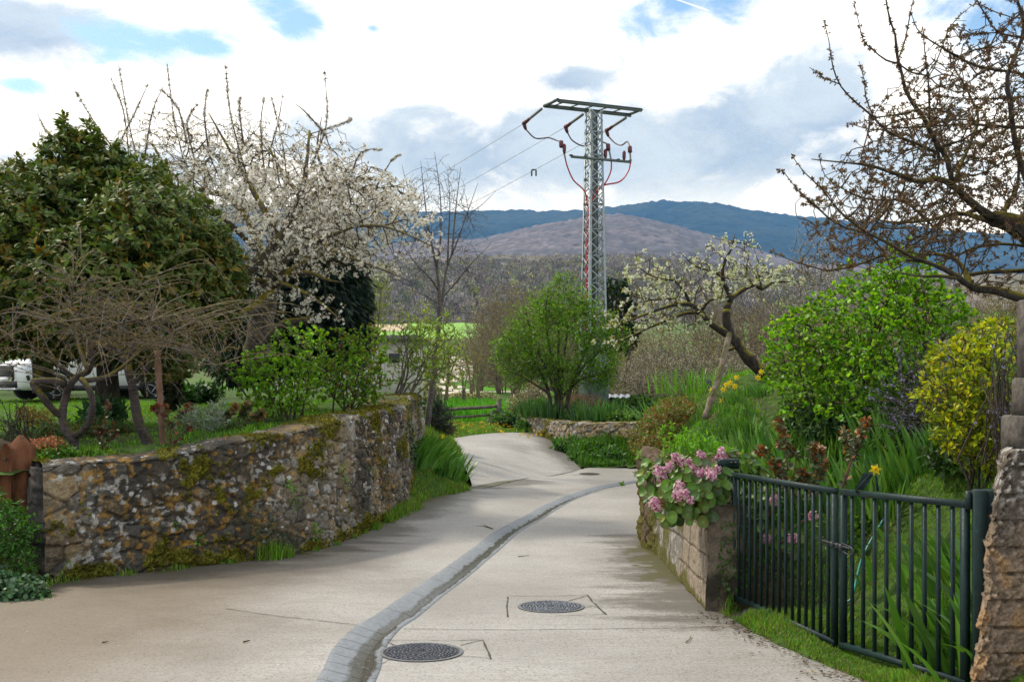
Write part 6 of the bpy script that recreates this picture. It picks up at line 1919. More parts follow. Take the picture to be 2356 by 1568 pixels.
# ---------------------------------------------------------------- round green tree in the middle
def round_tree():
    rg_ = np.random.RandomState(61)
    d0 = 35.0
    bx = [(1268, 960), (1282, 962), (1292, 960), (1300, 962), (1276, 964)]
    L = []
    ends = [[(1262, 900), (1235, 840), (1195, 790), (1165, 760)], [(1278, 880), (1265, 800), (1255, 720), (1262, 670)], [(1292, 880), (1300, 800), (1310, 720), (1305, 680)], [(1312, 890), (1345, 840), (1390, 800), (1415, 780)], [(1300, 905), (1340, 870), (1385, 862), (1420, 850)],
            [(1262, 905), (1225, 880), (1190, 860), (1160, 850)], [(1285, 860), (1285, 780), (1285, 700), (1285, 655)], [(1320, 870), (1350, 800), (1370, 740), (1375, 710)], [(1270, 880), (1235, 800), (1215, 740), (1210, 710)]]
    for k_, e_ in enumerate(ends):
        b_ = bx[k_ % 5]; dd = d0 + rg_.uniform(-.8, .8)
        L.append(limb([(b_[0], b_[1], d0), (b_[0] * .6 + e_[0][0] * .4, 930, d0)] + [(x_, y_, d0 + (dd - d0) * (i_ + 1) / 4) for i_, (x_, y_) in enumerate(e_)], (.085, .012)))
    blobs = [(1288, 780, d0, 120, 100, 1.7), (1285, 695, d0, 65, 45, 1.0), (1195, 830, d0, 52, 65, 1.0), (1380, 830, d0, 55, 65, 1.0), (1345, 750, d0, 60, 60, 1.0), (1225, 760, d0, 60, 60, 1.0), (1400, 790, d0, 32, 40, .7), (1310, 870, d0, 90, 35, .9), (1180, 790, d0, 36, 40, .6)]
    blobs = lobed(blobs, 26, 61, 14, 28)
    th = thing('round_tree', 'round multi-stemmed green tree in front of the pylon foot', 'tree', P(1285, 962, d0))
    tg, _ = ell_points(1150, blobs, rg_, .6)
    tw = Twigs(L, tg, .4, .0048, .38, .08, 4, .2)
    bt = B(); tw.build_limbs(bt, 8, .2); bt.build('trunk', M_DARKBARK, th, smooth=True)
    bt = B(); tw.build_twigs(bt); bt.build('twigs', M_TWIG, th)
    pos, d = tw.along(15, .02, 8)
    i_ = np.repeat(np.arange(len(pos)), 3)
    pp = pos[i_] + .12 * rg_.normal(size=(len(i_), 3))
    bl = B(); scatter(bl, T_LEAF, pp, nrm(rdir(len(i_), rg_) + np.array((0, 0, .3))), nrm(rdir(len(i_), rg_) * .8 + np.array((0, 0, 1))), rg_.uniform(.07, .13, len(i_)),
                      pal(len(i_), [(.09, .20, .010), (.12, .235, .012), (.065, .155, .010), (.16, .28, .016)], None, .22, rg_))
    bl.build('foliage', M_FRESH, th)
round_tree()

# ---------------------------------------------------------------- leaning pear tree with pale blossom
def pear():
    rg_ = np.random.RandomState(71)
    d0 = 16.8
    Z = lambda zx, zy, d: (1527.7 + .3522 * zx, 552.2 + .3522 * zy, d)
    L = [limb([(1775, 888, d0), Z(690, 920, d0), Z(625, 850, d0), Z(560, 780, d0), Z(500, 705, d0), Z(450, 640, d0), Z(425, 580, d0), Z(410, 520, d0), Z(408, 450, d0)], (.15, .085)),
         limb([Z(440, 630, d0), Z(370, 590, d0 - .1), Z(300, 540, d0 - .2), Z(240, 470, d0 - .3), Z(170, 420, d0 - .5), Z(90, 420, d0 - .7), Z(0, 440, d0 - .9), (1480, 725, d0 - 1), (1430, 745, d0 - 1.1)], (.085, .014)),
         limb([Z(408, 455, d0), Z(440, 380, d0 + .1), Z(520, 320, d0 + .2), Z(590, 290, d0 + .3), Z(640, 320, d0 + .4), Z(700, 280, d0 + .5), Z(780, 272, d0 + .5), Z(870, 270, d0 + .6)], (.07, .015)),
         limb([Z(430, 400, d0), Z(420, 340, d0), Z(380, 240, d0 - .1), Z(400, 130, d0 - .2), Z(440, 60, d0 - .3), (1690, 540, d0 - .3)], (.06, .010)),
         limb([Z(240, 470, d0 - .3), Z(300, 390, d0 - .4), Z(420, 370, d0 - .5), Z(440, 360, d0 - .5)], (.04, .02)),
         limb([Z(250, 480, d0 - .3), Z(150, 475, d0 - .4), Z(0, 530, d0 - .6), (1480, 760, d0 - .7), (1415, 790, d0 - .8)], (.05, .010)),
         limb([Z(590, 290, d0 + .3), Z(540, 230, d0 + .5), Z(545, 150, d0 + .6), Z(560, 90, d0 + .7)], (.03, .008)),
         limb([Z(170, 420, d0 - .5), Z(130, 330, d0 - .6), Z(60, 260, d0 - .7), Z(-40, 250, d0 - .8), (1470, 615, d0 - .8), (1462, 570, d0 - .8)], (.035, .008)),
         limb([Z(380, 240, d0 - .1), Z(300, 200, d0 - .3), Z(200, 170, d0 - .5), Z(130, 100, d0 - .6)], (.03, .008)),
         limb([Z(470, 700, d0), Z(420, 715, d0 - .1), Z(380, 725, d0 - .2)], (.04, .03)),
         limb([Z(640, 320, d0 + .4), Z(620, 240, d0 + .5), Z(600, 170, d0 + .6)], (.025, .008)),
         limb([Z(90, 420, d0 - .7), Z(40, 380, d0 - .8), Z(-80, 390, d0 - .9), (1455, 680, d0 - 1)], (.03, .008))]
    th = thing('pear_tree', 'old leaning pear tree with creamy blossom and a dark lichened trunk on the bank', 'tree', P(1772, 884, d0))
    blobs = [(1600, 640, d0 - .4, 110, 65, 1.1), (1680, 590, d0 - .1, 75, 60, .8), (1500, 690, d0 - .7, 80, 60, .8), (1480, 620, d0 - .8, 50, 45, .5), (1440, 730, d0 - 1, 70, 40, .6), (1420, 780, d0 - .9, 60, 28, .4), (1560, 730, d0 - .5, 90, 40, .7), (1740, 630, d0 + .4, 80, 45, .7), (1810, 640, d0 + .6, 45, 35, .5)]
    tg, _ = ell_points(560, blobs, rg_)
    for l_ in L:
        l_[:, 3] *= .78
    tw = Twigs(L, tg, .25, .0042, .38, .10, 8, .12)
    bt = B(); tw.build_limbs(bt, 9, .28); bt.build('trunk', M_PEARBARK, th, smooth=True)
    bt = B(); tw.build_twigs(bt); bt.build('twigs', M_TWIG, th)
    bfl, blf = B(), B()
    blossom(tw, bfl, blf, 8.0, .014, 4, .021, .052, lambda p: .35 + .65 * sst(p[:, 2], 2.2, 3.6), rg_, lambda p: .35 + .65 * sst(fbm(p, 1.1, 3, 5), .42, .58), .85,
            [(.80, .80, .62), (.74, .77, .52), (.84, .83, .70)], [(.22, .27, .045), (.28, .31, .08), (.16, .23, .04), (.28, .22, .07)], 2, .04, 3)
    bfl.build('blossom', M_PETAL, th); blf.build('young_leaves', M_FRESH, th)
M_PEARBARK = m_bark('pear_bark', (.022, .018, .016), (.070, .055, .045), (.19, .165, .02), .46, 16.0)
pear()

# ---------------------------------------------------------------- big budding cherry on the right
def cherry_right():
    rg_ = np.random.RandomState(81)
    A = lambda zx, zy, d: (1803.8 + .23477 * zx, 349.7 + .23477 * zy, d)
    U = lambda zx, zy, d: (1803.8 + .23477 * zx, .23477 * zy, d)
    d0 = 10.2
    trunk = [limb([(2560, 960, d0 + .3), (2540, 800, d0 + .2), (2500, 690, d0), (2440, 600, d0), (2356, 528, d0), (2320, 512, d0), (2285, 502, d0)], (.26, .12))]
    L = trunk + [
        limb([A(2050, 650, d0), A(1920, 560, d0 - .1), A(1800, 460, d0 - .2), A(1650, 330, d0 - .3), A(1500, 260, d0 - .4), A(1330, 290, d0 - .6), A(1150, 230, d0 - .8), A(1000, 180, d0 - .9), A(830, 130, d0 - 1), A(560, 100, d0 - 1.2), A(270, 70, d0 - 1.4)], (.10, .008)),
        limb([A(2050, 690, d0), A(1900, 640, d0 + .2), A(1700, 600, d0 + .4), A(1400, 670, d0 + .7), A(1100, 690, d0 + .9), A(950, 670, d0 + 1), A(830, 620, d0 + 1.1)], (.07, .012)),
        limb([(2500, 740, d0), (2420, 705, d0), A(2352, 1440, d0), A(2100, 1360, d0), A(1850, 1330, d0 - .1), A(1700, 1220, d0 - .2), A(1550, 1140, d0 - .3), A(1370, 1070, d0 - .4), A(1200, 1060, d0 - .4)], (.13, .03)),
        limb([A(1830, 1320, d0 - .1), A(1780, 1180, d0 + .1), A(1680, 1050, d0 + .2), A(1500, 1000, d0 + .3), A(1340, 1000, d0 + .4), A(1100, 960, d0 + .6)], (.07, .015)),
        limb([(2440, 610, d0 + .2), A(2350, 1160, d0 + .3), A(2100, 1170, d0 + .3), A(1950, 1180, d0 + .3), A(1810, 1200, d0 + .3), A(1760, 1180, d0 + .3)], (.055, .04)),
        limb([A(1720, 1240, d0 - .2), A(1550, 1215, d0 - .3), A(1300, 1215, d0 - .5), A(1150, 1180, d0 - .6)], (.045, .012)),
        limb([A(1370, 1070, d0 - .4), A(1200, 1000, d0 - .6), A(1000, 880, d0 - .7), A(820, 800, d0 - .8), A(600, 740, d0 - .9), A(430, 640, d0 - 1), A(330, 540, d0 - 1.1), A(230, 450, d0 - 1.1), A(160, 420, d0 - 1.2)], (.04, .006)),
        limb([A(1000, 1000, d0 - .3), A(700, 1110, d0 - .5), A(520, 1150, d0 - .6), A(430, 1160, d0 - .6), A(300, 1130, d0 - .7), A(100, 1070, d0 - .8), A(0, 1030, d0 - .8), A(-140, 960, d0 - .9)], (.026, .006)),
        limb([A(1400, 670, d0 + .7), A(1180, 480, d0 + .6), A(980, 470, d0 + .5), A(760, 450, d0 + .4), A(560, 350, d0 + .3), A(400, 230, d0 + .2), A(340, 20, d0 + .2)], (.035, .006)),
        limb([A(820, 800, d0 - .8), A(560, 600, d0 - 1), A(380, 370, d0 - 1.1), A(200, 200, d0 - 1.2), A(80, 40, d0 - 1.3)], (.022, .006)),
        limb([U(1520, 1568, d0 - .3), U(1490, 1420, d0 - .3), U(1430, 1250, d0 - .4), U(1422, 900, d0 - .5), U(1380, 500, d0 - .6), U(1360, 260, d0 - .6)], (.04, .006)),
        limb([A(1650, 330, d0 - .3), U(1600, 1560, d0 - .3), U(1480, 1380, d0 - .4), U(1380, 1180, d0 - .5), U(1270, 1020, d0 - .6), U(1190, 880, d0 - .6), U(1150, 700, d0 - .7), U(1110, 560, d0 - .7), U(1090, 350, d0 - .8), U(1040, 200, d0 - .8), U(1000, 0, d0 - .9), U(980, -200, d0 - .9)], (.06, .010)),
        limb([U(1130, 560, d0 - .7), U(1190, 380, d0 - .7), U(1235, 150, d0 - .7), U(1275, -20, d0 - .7)], (.018, .007)),
        limb([U(1110, 620, d0 - .7), U(1000, 590, d0 - .8), U(870, 490, d0 - .9), U(780, 400, d0 - .9), U(740, 250, d0 - 1), U(685, 20, d0 - 1)], (.020, .006)),
        limb([U(1500, 1500, d0 - .3), U(1350, 1430, d0 - .5), U(1200, 1370, d0 - .6), U(1000, 1280, d0 - .8), U(880, 1150, d0 - .9), U(700, 1000, d0 - 1), U(560, 850, d0 - 1.1), U(480, 660, d0 - 1.2), U(440, 400, d0 - 1.2), U(390, 200, d0 - 1.2)], (.035, .006)),
        limb([(2400, 520, d0 - .2), U(2290, 1500, d0 - .2), U(2215, 1000, d0 - .3), U(2190, 750, d0 - .3), U(2330, 380, d0 - .3), U(2340, 200, d0 - .3), U(2270, -60, d0 - .3)], (.07, .022)),
        limb([(2420, 230, d0), U(2352, 740, d0), U(2100, 690, d0 - .1), U(1900, 650, d0 - .2), U(1700, 560, d0 - .3), U(1550, 470, d0 - .4), U(1350, 340, d0 - .5), U(1280, 230, d0 - .5), U(1250, 130, d0 - .6)], (.04, .006)),
        limb([(2420, 100, d0 + .2), U(2352, 370, d0 + .2), U(2100, 320, d0 + .1), U(1990, 170, d0), U(1890, 0, d0 - .1), U(1840, -100, d0 - .1)], (.03, .010)),
        limb([U(2100, 320, d0 + .1), U(1830, 325, d0), U(1700, 250, d0 - .1), U(1600, 300, d0 - .1)], (.016, .006)),
        limb([U(1550, 470, d0 - .4), U(1620, 280, d0 - .4), U(1740, 140, d0 - .4), U(1890, 20, d0 - .4)], (.016, .006)),
        limb([(2420, 300, d0 + .1), U(2352, 1245, d0), U(2100, 1240, d0 - .1), U(1830, 1220, d0 - .2), U(1450, 1235, d0 - .4), U(1100, 1255, d0 - .5), U(850, 1270, d0 - .6), U(620, 1200, d0 - .7)], (.04, .006)),
        limb([(2420, 210, d0 + .5), U(2352, 945, d0 + .4), U(2000, 970, d0 + .3), U(1750, 965, d0 + .2), U(1500, 930, d0 + .1)], (.03, .008)),
        limb([A(1650, 330, d0 - .3), U(1900, 1200, d0 - .1), U(1850, 1000, d0), U(1750, 800, d0), U(1640, 620, d0), U(1600, 400, d0)], (.035, .007)),
        limb([U(880, 1150, d0 - .9), U(800, 950, d0 - .9), U(790, 800, d0 - .9), U(735, 600, d0 - 1)], (.015, .006)),
        limb([U(560, 830, d0 - 1.1), U(450, 790, d0 - 1.1), U(370, 750, d0 - 1.1), U(250, 660, d0 - 1.1)], (.012, .006)),
        limb([A(330, 540, d0 - 1.1), A(180, 430, d0 - 1.1), A(0, 200, d0 - 1.2), A(-60, 190, d0 - 1.2)], (.012, .006)),
        limb([A(430, 640, d0 - 1), A(250, 480, d0 - 1), A(110, 330, d0 - 1)], (.012, .006)),
        limb([A(2200, 690, d0 + .1), A(2160, 560, d0 + .2), A(2230, 440, d0 + .3), A(2290, 340, d0 + .3), U(2310, 1300, d0 + .3)], (.045, .03)),
        limb([A(1600, 600, d0 + .5), A(1450, 760, d0 + .6), A(1320, 880, d0 + .7), A(1180, 960, d0 + .8)], (.03, .008)),
        limb([A(2352, 920, d0 + .5), A(2150, 900, d0 + .5), A(1900, 930, d0 + .5), A(1700, 1010, d0 + .6), A(1500, 1090, d0 + .6), A(1300, 1160, d0 + .7)], (.04, .010))]
    th = thing('cherry_tree', 'big mossy-limbed cherry tree with brown opening buds reaching in over the yellow shrub', 'tree', P(2560, 990, d0 + .3))
    blobs = [(2240, 420, d0, 150, 130, 1.4), (2120, 380, d0 - .3, 130, 130, 1.2), (2000, 430, d0 - .5, 110, 100, 1.0), (1920, 480, d0 - .8, 85, 80, .7), (2050, 540, d0, 150, 70, 1.2), (2250, 250, d0, 120, 130, 1.2), (2130, 250, d0 - .5, 90, 110, 1.0), (2300, 110, d0, 80, 90, 1.0),
             (2200, 560, d0 + .3, 150, 60, 1.2), (2020, 290, d0 - .7, 60, 60, .6), (1960, 590, d0 - .5, 90, 40, .6), (2290, 640, d0 + .2, 80, 50, .8), (2400, 350, d0, 100, 200, 1.2), (2200, 110, d0 - .3, 60, 60, .6)]
    for l_ in L[1:]:
        l_[:, 3] *= .45
    L[0][:, 3] *= .7
    tg, _ = ell_points(3500, blobs, rg_)
    tw = Twigs(L, tg, .55, .0030, .33, .05, 12, .10)
    bt = B(); tw.build_limbs(bt, 9, .2); bt.build('trunk', M_MOSSBARK, th, smooth=True)
    bt = B(); tw.build_twigs(bt); bt.build('twigs', M_TWIG, th)
    bl = B()
    pos, d = tw.along(11.5, .010, 2)
    ks = []
    for a in tw.limbs[7:]:
        sel_ = a[a[:, 3] < .016]
        if len(sel_) > 2:
            n_ = int(len(sel_) * 2.6)
            k_ = rg_.randint(1, len(sel_), n_); t_ = rg_.uniform(0, 1, (n_, 1))
            ks.append(sel_[k_ - 1, :3] * (1 - t_) + sel_[k_, :3] * t_)
    ex = np.concatenate(ks); pos = np.concatenate([pos, ex]); d = np.concatenate([d, rdir(len(ex), rg_)])
    g_ = vnoise(pos * 6.5, 9) > .34
    pos, d = pos[g_], d[g_]
    i_ = np.repeat(np.arange(len(pos)), 6)
    dj = nrm(rdir(len(i_), rg_) + .3 * d[i_])
    scatter(bl, T_LEAF, pos[i_] + dj * .004, dj, rdir(len(i_), rg_), rg_.uniform(.019, .037, len(i_)), pal(len(i_), [(.155, .085, .040), (.115, .075, .032), (.19, .115, .065), (.10, .085, .025), (.22, .12, .07)], None, .22, rg_))
    bl.build('buds', M_BUD, th)
M_MOSSBARK = m_bark('mossy_bark', (.026, .022, .020), (.085, .070, .060), (.155, .125, .012), .62, 14.0)
cherry_right()

# ---------------------------------------------------------------- right-hand shrubs
bush('leafy_shrub', 'very large bright light-green shrub on the bank between the pear tree and the yellow shrub', 'shrub', P(1990, 1010, 12.2), [(1980, 760, 12.4, 180, 110, 1.2), (2070, 640, 12.5, 75, 60, .7), (1850, 780, 12.4, 95, 80, .9), (1850, 870, 12.2, 85, 60, .8), (2130, 730, 12.4, 100, 70, .9), (1990, 860, 12.0, 170, 90, 1.1), (2065, 585, 12.5, 38, 28, .4), (2110, 700, 12.6, 60, 60, .6), (1975, 650, 12.4, 50, 35, .5), (1900, 940, 11.8, 120, 40, .8), (2195, 730, 12.4, 40, 50, .5), (1790, 850, 12.4, 40, 50, .5), (2105, 560, 12.6, 16, 22, .2)][:2] + lobed([(2070, 640, 12.5, 75, 60, .7), (1850, 780, 12.4, 95, 80, .9), (1850, 870, 12.2, 85, 60, .8), (2130, 730, 12.4, 100, 70, .9), (1990, 860, 12.0, 170, 90, 1.1), (2065, 585, 12.5, 38, 28, .4), (2110, 700, 12.6, 60, 60, .6), (1975, 650, 12.4, 50, 35, .5), (1900, 940, 11.8, 120, 40, .8), (2195, 730, 12.4, 40, 50, .5), (1790, 850, 12.4, 40, 50, .5), (2105, 560, 12.6, 16, 22, .2)], 26, 31, 16, 34),
     2600, 30, .052, [(.13, .31, .012), (.18, .38, .014), (.09, .23, .012), (.26, .44, .022)], M_FRESH, T_ROUND, 31, 16, extra=8, rtip=.0028, bf=.3, stem_r=.022)
bush('yellow_shrub', 'golden-yellow leaved shrub beside the rough pillar and its slim post', 'shrub', P(2270, 1110, 7.9), [(2225, 850, 8, 90, 80, .55), (2285, 795, 8, 75, 62, .5), (2285, 950, 7.9, 95, 95, .6), (2175, 915, 7.9, 65, 48, .4), (2200, 970, 7.9, 60, 50, .4), (2220, 1000, 7.8, 70, 50, .45), (2300, 1050, 7.7, 60, 50, .4), (2240, 1040, 7.8, 50, 40, .35)],
     1500, 40, .052, [(.36, .38, .014), (.26, .33, .014), (.17, .24, .014), (.50, .46, .018), (.11, .17, .014)], M_FRESH, T_LEAF, 32, 10, extra=8, rtip=.0022, stem_r=.012)

def rosemary(label, base, tips, seed, n, leafl, palette, fl=None, flp=.0, sr=.008, group=None, h=1.0):
    rg_ = np.random.RandomState(seed)
    base = np.asarray(base, float)
    th = thing('rosemary_bush', label, 'shrub', base, group)
    p0, p1 = [], []
    bb, bl, bf_ = B(), B(), B()
    C = [P(*t_[:3]) for t_ in tips]
    pos, dr_ = [], []
    for k_ in range(n):
        j_ = k_ % len(C)
        e_ = C[j_] + rg_.normal(size=3) * np.array((tips[j_][3], tips[j_][3], tips[j_][4])) * .5
        s_ = base + rg_.normal(size=3) * np.array((.12, .12, .02))
        m_ = (s_ + e_) / 2 + np.array((0, 0, .10 * np.linalg.norm(e_ - s_))) + rg_.normal(size=3) * .05
        q_ = cr([s_, m_, e_], n=5)
        sweep(bb, q_, np.linspace(sr, .003, len(q_)), sides=4, cap=False)
        L_ = np.linalg.norm(e_ - s_); nl = int(L_ * 62)
        t_ = rg_.uniform(.25, 1, nl) * (len(q_) - 1); i_ = np.minimum(t_.astype(int), len(q_) - 2); f_ = (t_ - i_)[:, None]
        pos.append(q_[i_] * (1 - f_) + q_[i_ + 1] * f_); dr_.append(nrm(q_[i_ + 1] - q_[i_]) * .9)
    pos = np.concatenate(pos); dr_ = np.concatenate(dr_)
    bb.build('stems', M_TWIG, th)
    d_ = nrm(dr_ + rdir(len(pos), rg_) * .9)
    scatter(bl, T_NARROW, pos, d_, rdir(len(pos), rg_), leafl * rg_.uniform(.7, 1.3, len(pos)), pal(len(pos), palette, None, .25, rg_))
    bl.build('foliage', M_NEEDLE, th)
    if fl:
        k_ = rg_.uniform(size=len(pos)) < flp
        k_ &= vnoise(pos * 3, 4) > .4
        n_ = int(k_.sum())
        scatter(bf_, T_FLOWER, pos[k_] + d_[k_] * .012, rdir(n_, rg_), rdir(n_, rg_), rg_.uniform(.009, .016, n_), pal(n_, fl, None, .15, rg_))
        bf_.build('flowers', M_PETAL, th)
    return th
RM = [(.030, .048, .030), (.045, .065, .045), (.06, .08, .06)]
rosemary('dark rosemary bush speckled with lavender flowers between the green and yellow shrubs', P(2150, 1010, 10.4), [(2060, 870, 10.2, .25, .25), (2130, 830, 10.5, .22, .25), (2180, 800, 10.6, .22, .3), (2020, 930, 10, .2, .18), (2090, 800, 10.6, .2, .22), (2200, 880, 10.4, .25, .3), (2060, 960, 10, .2, .15)], 4, 95, .028, RM, [(.30, .27, .44), (.36, .33, .50)], .22)
rosemary('dark rosemary bush with pale flowers pressed against the slim concrete post', P(2325, 1060, 7.2), [(2310, 830, 7.2, .10, .2), (2325, 880, 7.2, .10, .2), (2330, 790, 7.3, .06, .15), (2290, 870, 7.3, .1, .15), (2320, 940, 7.1, .08, .12)], 5, 46, .024, RM, [(.30, .28, .42)], .12)
rosemary('rounded grey-green rosemary bush at the foot of the slim bare tree', P(1010, 1000, 27.4), [(985, 940, 27.3, .3, .25), (1010, 915, 27.4, .25, .3), (1035, 945, 27.4, .3, .25), (1000, 965, 27.1, .35, .2), (1025, 975, 27.2, .35, .15), (995, 920, 27.4, .2, .2)], 6, 150, .055, [(.04, .065, .045), (.06, .085, .06), (.08, .105, .08)], None)
rosemary('feathery dark green bush at the left behind the brown fence posts', P(40, 1035, 12.4), [(10, 960, 12.4, .12, .25), (40, 930, 12.4, .12, .25), (70, 960, 12.4, .15, .2), (-20, 990, 12.2, .2, .2), (90, 1010, 12.3, .12, .1)], 7, 46, .035, [(.025, .042, .022), (.035, .06, .03)], None)

# ---------------------------------------------------------------- thicket of bare shrubs beyond the garden
def bare_proto(label, cat, group, seed, H, W_, nstem, ntg, rtip, bark, pale=0.0, bf=.7, loc=(0, 0, 0), cols=None, bsz=.05):
    rg_ = np.random.RandomState(seed)
    loc = np.asarray(loc, float)
    th = thing('bare_shrub', label, cat, loc, group)
    L = []
    for k_ in range(nstem):
        a_ = rg_.uniform(0, 6.28); sp = rg_.uniform(.1, .75)
        e_ = np.array((math.cos(a_) * W_ * sp, math.sin(a_) * W_ * sp, H * rg_.uniform(.6, .95)))
        m_ = e_ * np.array((.35, .35, .5)) + rg_.normal(size=3) * .15
        L.append(np.concatenate([loc + np.array([(rg_.normal() * .2, rg_.normal() * .2, -.3), m_, e_]), np.array([[.05], [.035], [.012]]) * H / 4], 1))
    n_ = ntg
    d_ = rdir(n_, rg_); d_[:, 2] = np.abs(d_[:, 2])
    r_ = rg_.uniform(.15, 1, n_) ** .5
    tg = loc + d_ * r_[:, None] * np.array((W_, W_, H * .98)) + np.array((0, 0, H * .12))
    tw = Twigs(L, tg, bf, rtip, .36, .06, seed, .3)
    bt = B(); tw.build_limbs(bt, 5, .1); tw.build_twigs(bt)
    bt.build('branches', bark, th)
    if pale:
        pos, d = tw.along(pale, .03, 2)
        j_ = np.repeat(np.arange(len(pos)), 2)
        dj = rdir(len(j_), rg_)
        bl = B(); scatter(bl, T_LEAF, pos[j_] + dj * .03, dj, rdir(len(j_), rg_), bsz * rg_.uniform(.6, 1.3, len(j_)), pal(len(j_), cols, None, .2, rg_)); bl.build('catkins', M_BUD, th)
    return th['o']
g0 = 'bare shrubs of the brown thicket'
la = 'brown leafless shrub in the thicket beyond the pear tree'
lb = 'grey leafless shrub with pale catkins in the thicket beyond the bank'
M_BR = m_bark('brown_brush', (.115, .088, .062), (.20, .155, .115), (.2, .16, .04), .20, 6.0)
M_BR2 = m_bark('yellowish_brush', (.13, .105, .055), (.23, .19, .11), (.22, .18, .03), .40, 6.0)
protos = []
Q = lambda x, y, d: np.array(((x - CX) / K * d, d, ground_z((x - CX) / K * d, d)))
protos.append((bare_proto(la, 'shrub', g0, 1, 5.2, 2.6, 14, 950, .011, M_BR, 0, .7, Q(1560, 800, 62)), Q(1560, 800, 62)))
protos.append((bare_proto(la, 'shrub', g0, 2, 4.4, 2.9, 13, 900, .011, M_BR2, 1.2, .6, Q(1700, 800, 66), [(.30, .27, .17), (.22, .2, .1)], .07), None))
protos.append((bare_proto(lb, 'shrub', g0 + ' with catkins', 3, 3.0, 2.2, 12, 800, .009, M_GREYTWIG, 4.0, .6, Q(1500, 850, 50), [(.44, .41, .33), (.36, .33, .24), (.30, .27, .16)], .075), None))
rg_ = np.random.RandomState(5)
for k_ in range(46):
    x_ = rg_.uniform(1400, 2420); d_ = rg_.uniform(52, 96)
    pr = protos[k_ % 2][0]
    dup(pr, Q(x_, 0, d_), rg_.uniform(0, 6.28), rg_.uniform(.75, 1.25))
for k_ in range(26):
    x_ = rg_.uniform(1400, 2300); d_ = rg_.uniform(37, 52)
    q_ = Q(x_, 0, d_); q_[2] = max(q_[2], .6)
    dup(protos[2][0], q_, rg_.uniform(0, 6.28), rg_.uniform(.65, 1.05))
gl = 'brown leafless shrub on the slope left of the round green tree'
first = True
for x_, d_, s_ in ((1150, 88, 1.1), (1190, 84, 1.3), (1230, 82, 1.3), (1130, 105, 1.5), (1170, 110, 1.8), (1220, 108, 1.9), (1120, 125, 1.6), (1270, 90, 1.4), (1330, 84, 1.3), (1370, 90, 1.5), (1105, 92, .7), (1300, 110, 1.8), (1200, 128, 2.0), (1110, 148, 1.7), (1150, 150, 2.0)):
    o_ = dup(protos[0][0] if x_ % 20 else protos[1][0], Q(x_, 0, d_), rg_.uniform(0, 6.28), s_, gl)
    o_['group'] = 'leafless shrubs left of the round tree'
# small thin trees by the track
gt = 'thin young leafless trees by the dirt track'
for k_, (x_, yb, d_, yt, nst) in enumerate(((1098, 912, 76, 790, 6), (1066, 908, 72, 820, 3), (1028, 922, 70, 760, 3), (1085, 910, 80, 770, 5))):
    zt_ = P(x_, yt, d_)[2]; b_ = Q(x_, 0, d_); H_ = zt_ - b_[2]
    rg2 = np.random.RandomState(200 + k_)
    th = thing('young_tree', ('slender leafless tree with two stems at the track edge', 'thin leafless sapling on the pale dirt track', 'single dark leafless stem left of the track', 'slender leafless tree behind the track bend')[k_], 'tree', b_, gt)
    L = []
    for j_ in range(nst):
        a_ = rg2.uniform(0, 6.28)
        e_ = b_ + np.array((math.cos(a_) * H_ * .22, math.sin(a_) * H_ * .2, H_ * rg2.uniform(.75, 1)))
        m_ = b_ + np.array((math.cos(a_) * H_ * .05, 0, H_ * .4))
        L.append(np.concatenate([np.array([b_ + (rg2.normal() * .15, 0, -.2), m_, e_]), np.array([[.08], [.06], [.015]])], 1))
    tg = b_ + np.array((0, 0, H_ * .68)) + rdir(200, rg2) * rg2.uniform(.2, 1, (200, 1)) * np.array((H_ * .28, H_ * .28, H_ * .36))
    tw = Twigs(L, tg, .8, .012, .33, .05, k_, .3)
    bt = B(); tw.build_limbs(bt, 6, .1); tw.build_twigs(bt); bt.build('branches', M_BR2, th)
# dark ivy-clad evergreen behind the pylon
bush('evergreen_tree', 'dark ivy-clad evergreen just right of the pylon, behind the pear tree', 'tree', Q(1425, 0, 52), [(1420, 680, 52, 34, 38, 1.2), (1440, 690, 52, 26, 40, 1.0), (1395, 740, 52, 22, 50, 1.0), (1430, 760, 52, 36, 60, 1.2)], 300, 12, .34, [(.018, .036, .012), (.026, .05, .014), (.012, .026, .010)], M_GLOSSY, T_OVAL, 51, 3, extra=6, stem_r=.09, rtip=.01, rmax=.05)
# blackthorn with white flowers behind the green shrub
bush('blackthorn', 'upright leafless shrub with tiny white blossom behind the big light-green shrub', 'shrub', P(1850, 900, 21), [(1850, 600, 21, 35, 90, .6), (1880, 640, 21.5, 45, 80, .6), (1820, 660, 21, 35, 70, .6), (1905, 600, 22, 25, 80, .5)], 420, 14, .035, [(.62, .60, .54), (.5, .47, .4), (.25, .2, .12)], M_PETAL, T_LEAF, 52, 6, M_GREYTWIG, .0042, .9, extra=4, leafname='blossom')
